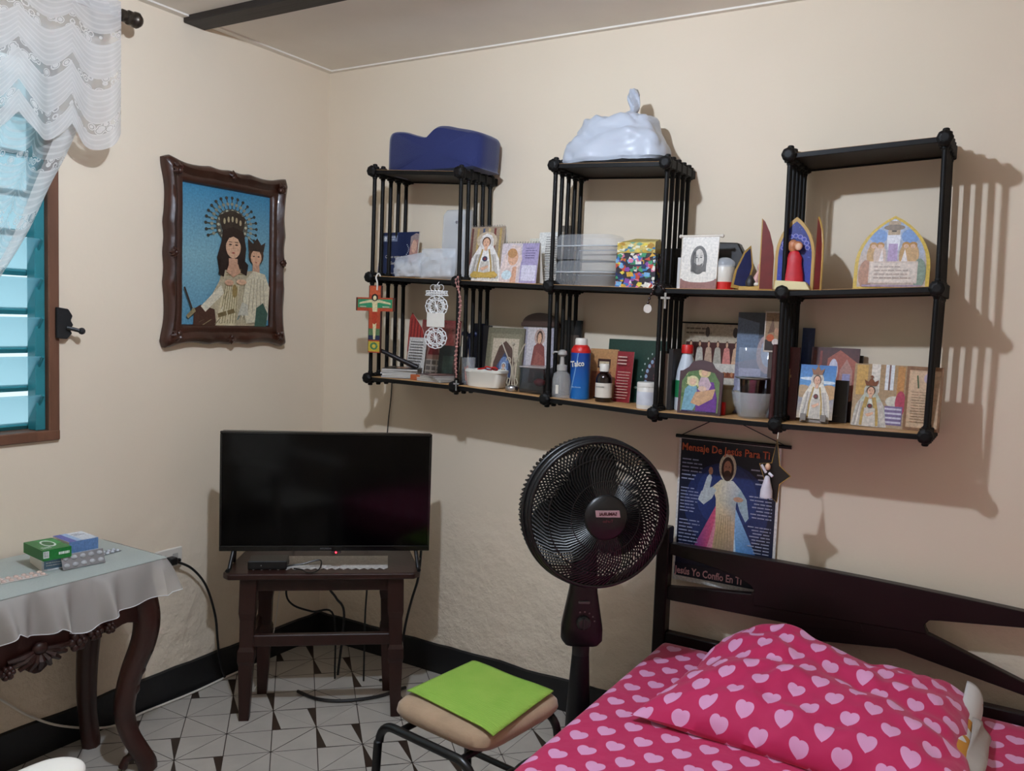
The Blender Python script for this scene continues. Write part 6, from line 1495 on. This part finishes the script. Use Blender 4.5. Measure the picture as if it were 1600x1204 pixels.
# pump bottle
x, z, w, h = place(870, 896, 546, 618, 'bot', -.18)
t = thing('pump_bottle', 'clear empty pump bottle next to the blue spray can', 'bottle', (x-.003, -.198, z)); r = w/2
G().lathe([(r*.9, 0), (r, .004), (r, h*.38), (r*.85, h*.5), (r*.45, h*.57), (r*.45, h*.6)], 20).build('bottle', see_through('clear_bottle', '#d9d6d4', .32, .06, .8), t, smooth=True)
G().lathe([(r*.55, h*.57), (r*.55, h*.68), (r*.25, h*.7), (r*.2, h*.86)], 16).lathe([(r*.28, h*.86), (r*.5, h*.9), (r*.45, h*.97), (r*.2, h)], 14).tube([(0, 0, h*.94), (-r*.9, -.004, h*.95), (-r*1.15, -.005, h*.9)], .003, 6).build('pump', mat('grey_pump', '#a9a49e', .4), t, smooth=True)
G().bx(-.004, .006, -r-.0012, -r, h*.1, h*.28).build('label', M_PAPER, t)
# blue spray can
x, z, w, h = place(893, 921, 528, 617, 'bot', -.15); r = w/2
t = thing('spray_can', 'blue spray can with red shoulder and white cap', 'spray can', (x, -.15, z))
def can_mat():
    m = bpy.data.materials.new('blue_can_print'); m.use_nodes = True; nt = m.node_tree; b = nt.nodes['Principled BSDF']; tc = nt.nodes.new('ShaderNodeTexCoord'); sp = nt.nodes.new('ShaderNodeSeparateXYZ'); nt.links.new(tc.outputs['Object'], sp.inputs[0]); q = NT(nt)
    a = nt.nodes.new('ShaderNodeValToRGB'); a.color_ramp.elements[0].color = lin('#1f6fb8'); a.color_ramp.elements[1].color = lin('#163a8c'); nt.links.new(q.m('DIVIDE', sp.outputs[2], h*.8), a.inputs[0])
    rx_ = q.m('SUBTRACT', q.m('POWER', q.m('ADD', q.m('MULTIPLY', sp.outputs[0], 30), 1.0), 2), q.m('MULTIPLY', sp.outputs[2], 10)); arc = q.m('LESS_THAN', q.m('ABSOLUTE', q.m('ADD', rx_, .1)), .10)
    mx = nt.nodes.new('ShaderNodeMix'); mx.data_type = 'RGBA'; nt.links.new(q.m('MULTIPLY', arc, .5), mx.inputs[0]); nt.links.new(a.outputs[0], mx.inputs[6]); mx.inputs[7].default_value = lin('#9cc8ea'); nt.links.new(mx.outputs[2], b.inputs['Base Color']); b.inputs['Roughness'].default_value = .28; return m
G().lathe([(r*.96, 0), (r, .004), (r, h*.76)], 24).build('can', can_mat(), t, smooth=True)
G().lathe([(r, h*.76), (r, h*.80), (r*.82, h*.86), (r*.62, h*.89)], 24).build('red_shoulder', M_RED, t, smooth=True)
G().lathe([(r*.62, h*.88), (r*.62, h*.98), (r*.55, h)], 20).build('cap', M_WHITE, t, smooth=True)
text('Talco', .026, M_PAPER, t, (.006, -r-.0016, h*.58), width=r*1.5, bold=.0008, rot=(PI/2, -.12, .0)); text('desodorante', .007, mat('light_blue_print', '#b9d4ec', .5), t, (.004, -r-.001, h*.2), width=r*1.0)
# leaflets, red card, green folder
def d_org(c): c.fill('#a8663a', '#b98a5a'); c.rect(.3, .62, .75, .8, '#3a1a14'); c.rect(.35, .65, .7, .75, '#d9c4a0'); c.rect(.0, .3, 1, .38, '#c98a50'); c.rect(.1, .05, .4, .55, '#8a4a2a'); c.rect(.6, .05, .8, .55, '#7a3f24')
card('leaflet', 'orange brown leaflet showing a church interior behind the spray can', 'leaflet', 918, 962, 545, 612, 'bot', -.08, d_org, .12, 0, .002)
card('prayer_card', 'dark red card with lines of white text in the third bay', 'card', 959, 986, 549, 612, 'bot', -.10, lambda c: (c.fill('#90222a'), c.lines(.12, .05, .9, .62, 10, '#c9a090', .35, .15), c.lines(.12, .72, .85, .92, 3, '#d9b8a8', .4, .3)), .12, -.1, .002)
def d_grn(c):
    c.fill('#14382c'); c.ell(.96, .38, .34, .46, '#3a1c24', 24); c.ell(.96, .36, .28, .38, '#241a20', 24)
    for k in range(9):
        a = math.radians(100+k*12); c.ell(.96+.31*math.cos(a), .37+.42*math.sin(a), .025, .035, '#8fa4c0', 6); c.ell(.96+.39*math.cos(a+.05), .37+.52*math.sin(a+.05), .012, .018, '#a9b8b0', 6)
    for k in range(10): c.ell(.85+.1*math.sin(k*2), .15+.05*k, .03, .03, '#6a3a40', 6)
    c.ell(.5, .24, .03, .02, '#9fb0a4', 8)
t = card('folder', 'dark green folder with a round rosette in the third bay', 'folder', 947, 1043, 531, 625, 'bot', -.055, d_grn, .08, 0, .004, body=mat('green_cover', '#12352a', .5))
# syrup bottle
x, z, w, h = place(932, 956, 568, 615, 'bot', -.15); r = w/2
t = thing('syrup_bottle', 'dark brown medicine bottle with white cap and label', 'bottle', (x, -.15, z))
G().lathe([(r*.95, 0), (r, .003), (r, h*.62), (r*.8, h*.72), (r*.5, h*.78), (r*.5, h*.82)], 20).build('bottle', mat('amber_glass', '#170a08', .1, coat=.3), t, smooth=True)
G().lathe([(r*.58, h*.8), (r*.58, h*.98), (r*.52, h)], 20).build('cap', M_WHITE, t, smooth=True)
G().lathe([(r*1.015, h*.12), (r*1.015, h*.5)], 20, caps=False).build('label', M_PAPER, t, smooth=True); text('JARABE', .006, M_INK, t, (0, -r*1.03-.0006, h*.4), width=r*1.1)
# pill packs and small cartons
zB = shelf_z('bot', xs(950, 622, -.19))
blister('silver pill blister lying in front of the spray can', 917, 620, shelf_z('bot', xs(917, 620, -.2))+.0003, .034, .026, .2, '#9c9c9e', '#c4c4c6', 2, 3)
blister('white tablet blister propped beside the syrup bottle', 958, 621, shelf_z('bot', xs(958, 621, -.2))+.0003, .04, .03, -.3, '#98989c', '#d9d9dc', 2, 3)
pbox('pill_carton', 'flat navy carton in front of the syrup bottle', 'box', 940, 623, shelf_z('bot', xs(940, 623, -.2)), .034, .05, .009, -.25, lambda c: (c.fill('#1a2244'), c.rect(.1, .5, .5, .8, '#6f7fb0')), lambda c: c.fill('#141a34'), m=mat('navy_card', '#1a2040', .5))
pbox('pill_carton', 'flat white and blue carton lying beside the white jar', 'box', 973, 625, shelf_z('bot', xs(973, 625, -.2)), .065, .045, .016, .12, lambda c: (c.fill('#cfd6e6'), c.rect(0, 0, .5, .5, '#3a4a8a')), lambda c: (c.fill('#e2e6f0'), c.rect(0, 0, 1, .3, '#2f3f88')))
pbox('pill_carton', 'small white carton tilted on the flat blue ones', 'box', 985, 612, shelf_z('bot', xs(985, 625, -.2))+.018, .04, .022, .018, -.05, lambda c: c.fill('#dedede'), lambda c: (c.fill('#d9dce4'), c.rect(.1, .2, .7, .6, '#8a90a8')))
x, z, w, h = place(993, 1022, 597, 640, 'bot', -.20); r = w/2
t = thing('pill_jar', 'white pill jar with a screw lid at the shelf edge', 'jar', (x, -.185, z))
G().lathe([(r*.97, 0), (r, .003), (r, h*.8), (r*.96, h*.82)], 24).build('jar', M_WHITE, t, smooth=True); G().lathe([(r*1.01, h*.82), (r*1.01, h*.97), (r*.95, h)], 24).build('lid', M_WHITE, t, smooth=True)
lb_ = G().lathe([(r*1.01, h*.15), (r*1.01, h*.65)], 24, caps=False).build('label', mat('grey_white_label', '#d3d3da', .5, vary=.1, vscale=40), t, smooth=True)
for u0, u1, v0, lab, col in ((1021, 1028, 556, 'dark spine book first behind the rods of the fourth post', '#2c2624'), (1028, 1036, 548, 'pale spine book second behind the rods of the fourth post', '#b0a698'), (1036, 1043, 552, 'taupe spine book third behind the rods of the fourth post', '#8a7d6e'), (1043, 1050, 545, 'black spine book last behind the rods of the fourth post', '#1c1614')):
    dark_box(lab, u0, u1, v0, 640, 'bot', -.16, .12, mat('spine_'+col, col, .6, vary=.1), 'book', 'book')
# fourth bay
x, z, w, h = place(1051, 1082, 538, 642, 'bot', -.13); r = w/2
t = thing('alcohol_bottle', 'white plastic bottle with red cap and green label', 'bottle', (x+.008, -.12, z))
G().lathe([(r*.95, 0), (r, .005), (r, h*.45), (r*.9, h*.6), (r*.5, h*.84), (r*.42, h*.88)], 24).build('bottle', mat('milky_bottle', '#cfd4da', .35, spec=.4), t, smooth=True)
G().lathe([(r*.56, h*.87), (r*.56, h*.985), (r*.5, h)], 20).build('cap', M_RED, t, smooth=True)
G().lathe([(r*1.012, h*.2), (r*1.012, h*.46)], 24, caps=False).build('label', mat('green_label', '#1f7a48', .5), t, smooth=True)
G().bx(-r*.3, r*.5, -r*1.03, -r*1.0, h*.22, h*.33).build('label_panel', M_PAPER, t)
HO = [(0, 0), (1, 0), (1, .78), (.93, .79), (.80, .86), (.72, .96), (.5, 1), (.28, .96), (.2, .86), (.07, .79), (0, .78)]
def d_holy(c):
    c.fill('#4a3236'); c.clip = inset(HO, .13); c.fill('#7a8a5a', '#5a7a4a')
    rr = random.Random(4)
    for k in range(40): c.ell(rr.random(), rr.uniform(.3, .95), .05, .04, rr.choice(['#9ab070', '#4a6a3a', '#c9c48a', '#6a5a8a', '#8a9a6a']), 6)
    c.poly([(.42, .05), (.45, .45), (.55, .6), (.8, .6), (.9, .3), (.9, .05)], '#6a3a8a'); c.poly([(.1, .05), (.15, .45), (.3, .58), (.42, .5), (.45, .2), (.35, .05)], '#7aa8b8'); c.poly([(.3, .2), (.4, .4), (.85, .48), (.8, .3), (.5, .15)], '#c9a07a'); c.ell(.58, .78, .14, .11, '#d8c890'); c.ell(.58, .77, .08, .07, '#d9b090'); c.ell(.32, .6, .14, .1, '#d8d0a0'); c.ell(.32, .59, .08, .065, '#e0bca0'); c.poly([(.45, .55), (.5, .68), (.66, .68), (.75, .55), (.7, .45), (.5, .45)], '#c9b0b8'); c.ell(.55, .47, .1, .05, '#dfc0a8')
    c.rect(.1, .0, .9, .06, '#3a2a5a'); c.lines(.25, .02, .8, .05, 1, '#d9d0d8', .5)
card('wooden_plaque', 'purple brown shaped plaque with a stained glass family scene', 'plaque', 1060, 1127, 562, 653, 'bot', -.20, d_holy, .10, .04, .008, HO, mat('purple_brown_wood', '#4a3034', .5, vary=.15))
def d_supper(c):
    c.fill('#c3b39c', '#bfae98'); c.rect(0, .82, 1, 1, '#b5a48e'); c.lines(.03, .86, .45, .96, 2, '#6a5a4a', .4); c.ell(.38, .9, .035, .06, '#4a3a34'); c.ell(.82, .9, .04, .06, '#3f3430')
    c.rect(.04, .5, .93, .78, '#4a1c18'); 
    for k in range(6): c.person(.12+k*.145, .5, .8, .07, ['#8a7a6a', '#d9cfc0', '#c9a890', '#b9b0a0', '#d98a80', '#d9b090'][k], halo=None)
    c.rect(.2, .42, .93, .54, '#ddd4c8'); c.rect(.35, .38, .9, .44, '#8a4a30'); [c.ell(.38+.06*k, .42, .02, .03, ['#7a3a24', '#c98a60', '#a86a40'][k % 3], 6) for k in range(9)]
    c.rect(.1, .05, .93, .38, '#d3c8b8'); c.person(.16, .25, .62, .09, '#d9cfc4'); c.person(.9, .1, .5, .08, '#7f98a8'); c.rect(.1, .0, .9, .04, '#3a3430')
t = card('wall_calendar', 'calendar sheet with a painted supper scene at the back of the fourth bay', 'calendar', 1066, 1164, 505, 640, 'bot', -.03, d_supper, .02, 0, .003)
G().tube([(-t['w']/2-.01, -.002, t['h']), (t['w']/2, -.002, t['h'])], .0028, 6).build('binding', M_BLACK, t)
def d_bagp(c):
    c.fill('#9a94ac', '#5a6270'); c.rect(0, .75, 1, 1, '#4a5462', '#3f4650'); c.poly([(0, .5), (.5, .55), (.5, .9), (0, .95)], '#6a7a92'); c.ell(.75, .6, .28, .2, '#b8a0a0'); c.ell(.75, .62, .18, .15, '#a8b0c4'); c.rect(.1, .1, .6, .45, '#b4b0c8'); c.poly([(0, 0), (1, 0), (1, .12), (0, .2)], '#8f88a0')
t = card('gift_bag', 'glossy grey and lilac picture bag standing at the back', 'bag', 1148, 1216, 488, 640, 'bot', -.06, d_bagp, .06, .03, .02, body=mat('grey_bag_card', '#4c5560', .25))
w, h = t['w'], t['h']
g = G(); g.grid(lambda u, v: Vector(((u-.45)*w*.9, -.010-.006*math.sin(v*9+u*2)-.004*math.sin(u*7), .01+v*h*.62)), 16, 20); g.build('cellophane', see_through('cellophane', '#dfe4ee', .25, .06, 1), t, smooth=True)
card('prayer_card', 'small upright card with orange figures leaning on the lilac bag', 'card', 1194, 1222, 486, 550, 'bot', -.12, lambda c: (c.fill('#c9b8a8'), c.rect(.06, .04, .94, .96, '#a88a68', '#8a6a4a'), c.rect(.06, .04, .94, .3, '#2a1c1a'), c.poly([(.2, .45), (.45, .85), (.6, .5)], '#6a4a34'), c.ell(.35, .35, .22, .09, '#c0582e'), c.ell(.65, .25, .2, .08, '#d8c8c0'), c.ell(.7, .5, .15, .1, '#b98a6a')), .05, 0, .002, z_up=at(1208, 550, y=-.12).z-shelf_z('bot', xs(1208, 550, -.12)), h=at(1208, 486, y=-.12).z-at(1208, 550, y=-.12).z)
# stand to carry the small card: tall carton behind it
dark_box('slim brown carton supporting the small upright card', 1198, 1218, 548, 640, 'bot', -.118, .02, mat('brown_card', '#4a3a34', .6))
# glass bowl holding a metal tumbler
x, z, w, h = place(1142, 1212, 612, 656, 'bot', -.16); r = w/2
t = thing('glass_bowl', 'clear glass bowl with a metal tumbler standing in it', 'bowl', (x, -.155, z))
G().lathe([(r*.62, .0), (r*.66, .003), (r*.9, h*.55), (r, h), (r*.97, h), (r*.87, h*.55), (r*.6, .006), (0.001, .006)], 28, caps=False).build('bowl', M_GLASS, t, smooth=True)
xt = xs(1175, 610, -.155); ht = at(1175, 589, y=-.155).z-z-.006; rt_ = (xs(1198, 605, -.155)-xs(1152, 605, -.155))/2
t = thing('metal_tumbler', 'shiny steel tumbler with wide rim inside the glass bowl', 'tumbler', (xt, -.155, z+.0065))
G().lathe([(rt_*.62, 0), (rt_*.64, .002), (rt_*.86, ht*.93), (rt_*.9, ht*.95)], 24, caps=False).lathe([(0.001, .001), (rt_*.62, 0)], 24, caps=False).build('cup', mat('brushed_steel', '#8a7f7c', .22, 1, vary=.1), t, smooth=True)
G().lathe([(rt_*.86, ht*.94), (rt_*1.15, ht*.97), (rt_*1.15, ht), (rt_*.82, ht*.98)], 24, caps=False).build('rim', M_SILVER, t, smooth=True)
# beige jug and small things behind the plaque
x, z, w, h = place(1120, 1150, 601, 645, 'bot', -.11); r = w/2
t = thing('ceramic_jug', 'beige ceramic jug lying behind the shaped plaque', 'jug', (x, -.105, z))
G().lathe([(r*.5, 0), (r*.9, h*.2), (r, h*.45), (r*.8, h*.7), (r*.55, h*.85), (r*.7, h)], 20).build('jug', mat('beige_ceramic', '#9a8a66', .4, vary=.1), t, smooth=True)
G().tube(bez([(r*.7, 0, h*.8), (r*1.3, 0, h*.75), (r*1.3, 0, h*.45), (r*.9, 0, h*.35)], 4), .003, 6).build('handle', MATS['beige_ceramic'], t, smooth=True)
dark_box('small red box in front of the beige jug', 1122, 1132, 628, 640, 'bot', -.165, .015, M_RED)
pbox('notebook', 'thin pink and white notebook lying behind the glass bowl', 'book', 1138, 642, shelf_z('bot', xs(1138, 642, -.15)), .05, .05, .008, .1, lambda c: c.fill('#c9a89c'), lambda c: (c.fill('#d9cfc4'), c.rect(0, .4, 1, .6, '#a87a70')))
# maroon book at the fifth post
x, z, w, h = place(1208, 1239, 538, 662, 'bot', -.15)
t = thing('bible', 'maroon book with gilt cross standing beside the fifth post', 'book', (xs(1222, 600, -.16)+.002, -.13, shelf_z('bot', xs(1222, 600, -.16))), .0)
G().bx(-.030, -.017, -.055, .09, 0, h).build('cover', mat('maroon_leather', '#3a0f12', .4, bump=.1, bscale=120), t, bevel=.003); G().bx(-.028, -.019, -.05, .0915, .003, h-.003).build('pages', M_PAGE, t)
card('hymn_book', 'upright maroon booklet with gilt cross next to the fifth post', 'book', 1220, 1246, 542, 662, 'bot', -.115, lambda c: (c.fill('#52161a'), c.rect(.42, .45, .5, .7, '#a8845a'), c.rect(.34, .58, .58, .62, '#a8845a')), .05, .1, .014, body=mat('maroon_board', '#3f1014', .4))
# fifth bay
card('folder', 'blue folder standing behind the church pictures', 'folder', 1249, 1268, 512, 655, 'bot', -.035, lambda c: c.fill('#1d2f5a'), .04, 0, .006, body=mat('blue_board', '#1d2f5a', .5))
def d_int(c):
    c.fill('#7a4a40', '#4a1c1e'); c.poly([(.3, .3), (.35, .85), (.6, .97), (.98, .8), (.98, .3)], '#a85a48'); c.ell(.48, .68, .1, .17, '#d8d4e4', 16); c.poly([(.6, .25), (.62, .7), (.75, .85), (.88, .7), (.9, .25)], '#b9877a'); c.rect(.68, .3, .84, .65, '#a09ac0'); c.rect(.05, .3, .1, .95, '#6a2a24'); c.rect(.18, .3, .23, .95, '#8a3a30'); c.rect(0, 0, 1, .28, '#3a1f1c'); c.ell(.55, .2, .15, .1, '#8a7a80')
card('postcard', 'large church interior picture at the back of the fifth bay', 'picture', 1262, 1338, 543, 655, 'bot', -.065, d_int, .12, -.05, .006, body=M_DARKCARD)
card('frame_back', 'dark card frame standing just behind the church interior picture', 'picture', 1320, 1344, 555, 655, 'bot', -.045, None, .1, 0, .01, body=mat('dark_brown_card', '#2c201c', .5))
card('prayer_book', 'black booklet leaning before the church interior picture', 'book', 1289, 1324, 594, 655, 'bot', -.10, lambda c: (c.fill('#161010'), c.lines(.3, .1, .7, .2, 1, '#3a2a28', .4)), .14, .05, .006, body=M_DARKCARD)
def d_v1(c):
    c.fill('#b9a58c', '#3f7fc0'); c.rect(0, .62, 1, 1, '#5a96cc', '#2f6cb0'); c.ell(.3, .74, .3, .03, '#d5e2ec'); c.ell(.75, .68, .3, .03, '#cfdde8'); c.ell(.85, .5, .3, .14, '#c0986a'); c.ell(.1, .5, .25, .12, '#b89a74'); c.mary(.5, 0, .88, .42, '#e5dccb', '#efe8da', crown='#8a5a34')
t = card('statue_card', 'picture card of a crowned statue under blue sky on a small stand', 'card', 1246, 1302, 577, 656, 'bot', -.165, d_v1, .18, .0, .003, z_up=.012, h=None)
w, h = t['w'], t['h']
for sx in (-1, 1): G().bx(sx*w*.28-.008, sx*w*.28+.008, -.014, .03, -.008, .0).bx(sx*w*.28-.008, sx*w*.28+.008, -.014, -.009, -.002, .012).build('stand_hook', mat('grey_stand', '#7a726c', .4), t, bevel=.001)
G().bx(-w*.4, w*.4, .003, .012, -.011, .004).build('stand_bar', MATS['grey_stand'], t, bevel=.001)
def d_v2(c):
    c.fill('#8a6a4a'); c.rect(0, 0, .6, 1, '#b39a7c', '#a88a64'); c.rect(.03, .5, .16, .98, '#c9a05a'); c.rect(.2, .55, .3, 1, '#e0d8cc'); c.rect(.36, .6, .46, 1, '#dfe2e4'); c.rect(.4, .6, .42, 1, '#7a5a50'); c.rect(.5, .5, .58, .98, '#c08a50'); c.ell(.48, .42, .1, .09, '#d4cfc0'); c.ell(.55, .4, .06, .2, '#b0445a'); c.rect(.38, .05, .58, .35, '#7a6a90'); [c.rect(.38, .08+.07*k, .57, .11+.07*k, '#c9c4d4') for k in range(4)]
    c.mary(.21, 0, .70, .19, '#bfc4b4', '#dcdcd0', crown='#7a4424')
    c.rect(.6, 0, 1, 1, '#8a6446'); c.rect(.63, .05, .97, .94, '#c9a888'); c.rect(.645, .07, .955, .92, '#cfb090'); c.ell(.84, .82, .05, .08, '#b8a4b4'); c.line(.74, .66, .72, .86, .004, '#4a5a3a'); c.lines(.67, .12, .93, .62, 12, '#a5866a', .3, .15)
t = card('statue_card', 'wide folded card with a crowned statue and a brown text panel', 'card', 1331, 1472, 571, 664, 'bot', -.16, d_v2, .10, -.03, .003)
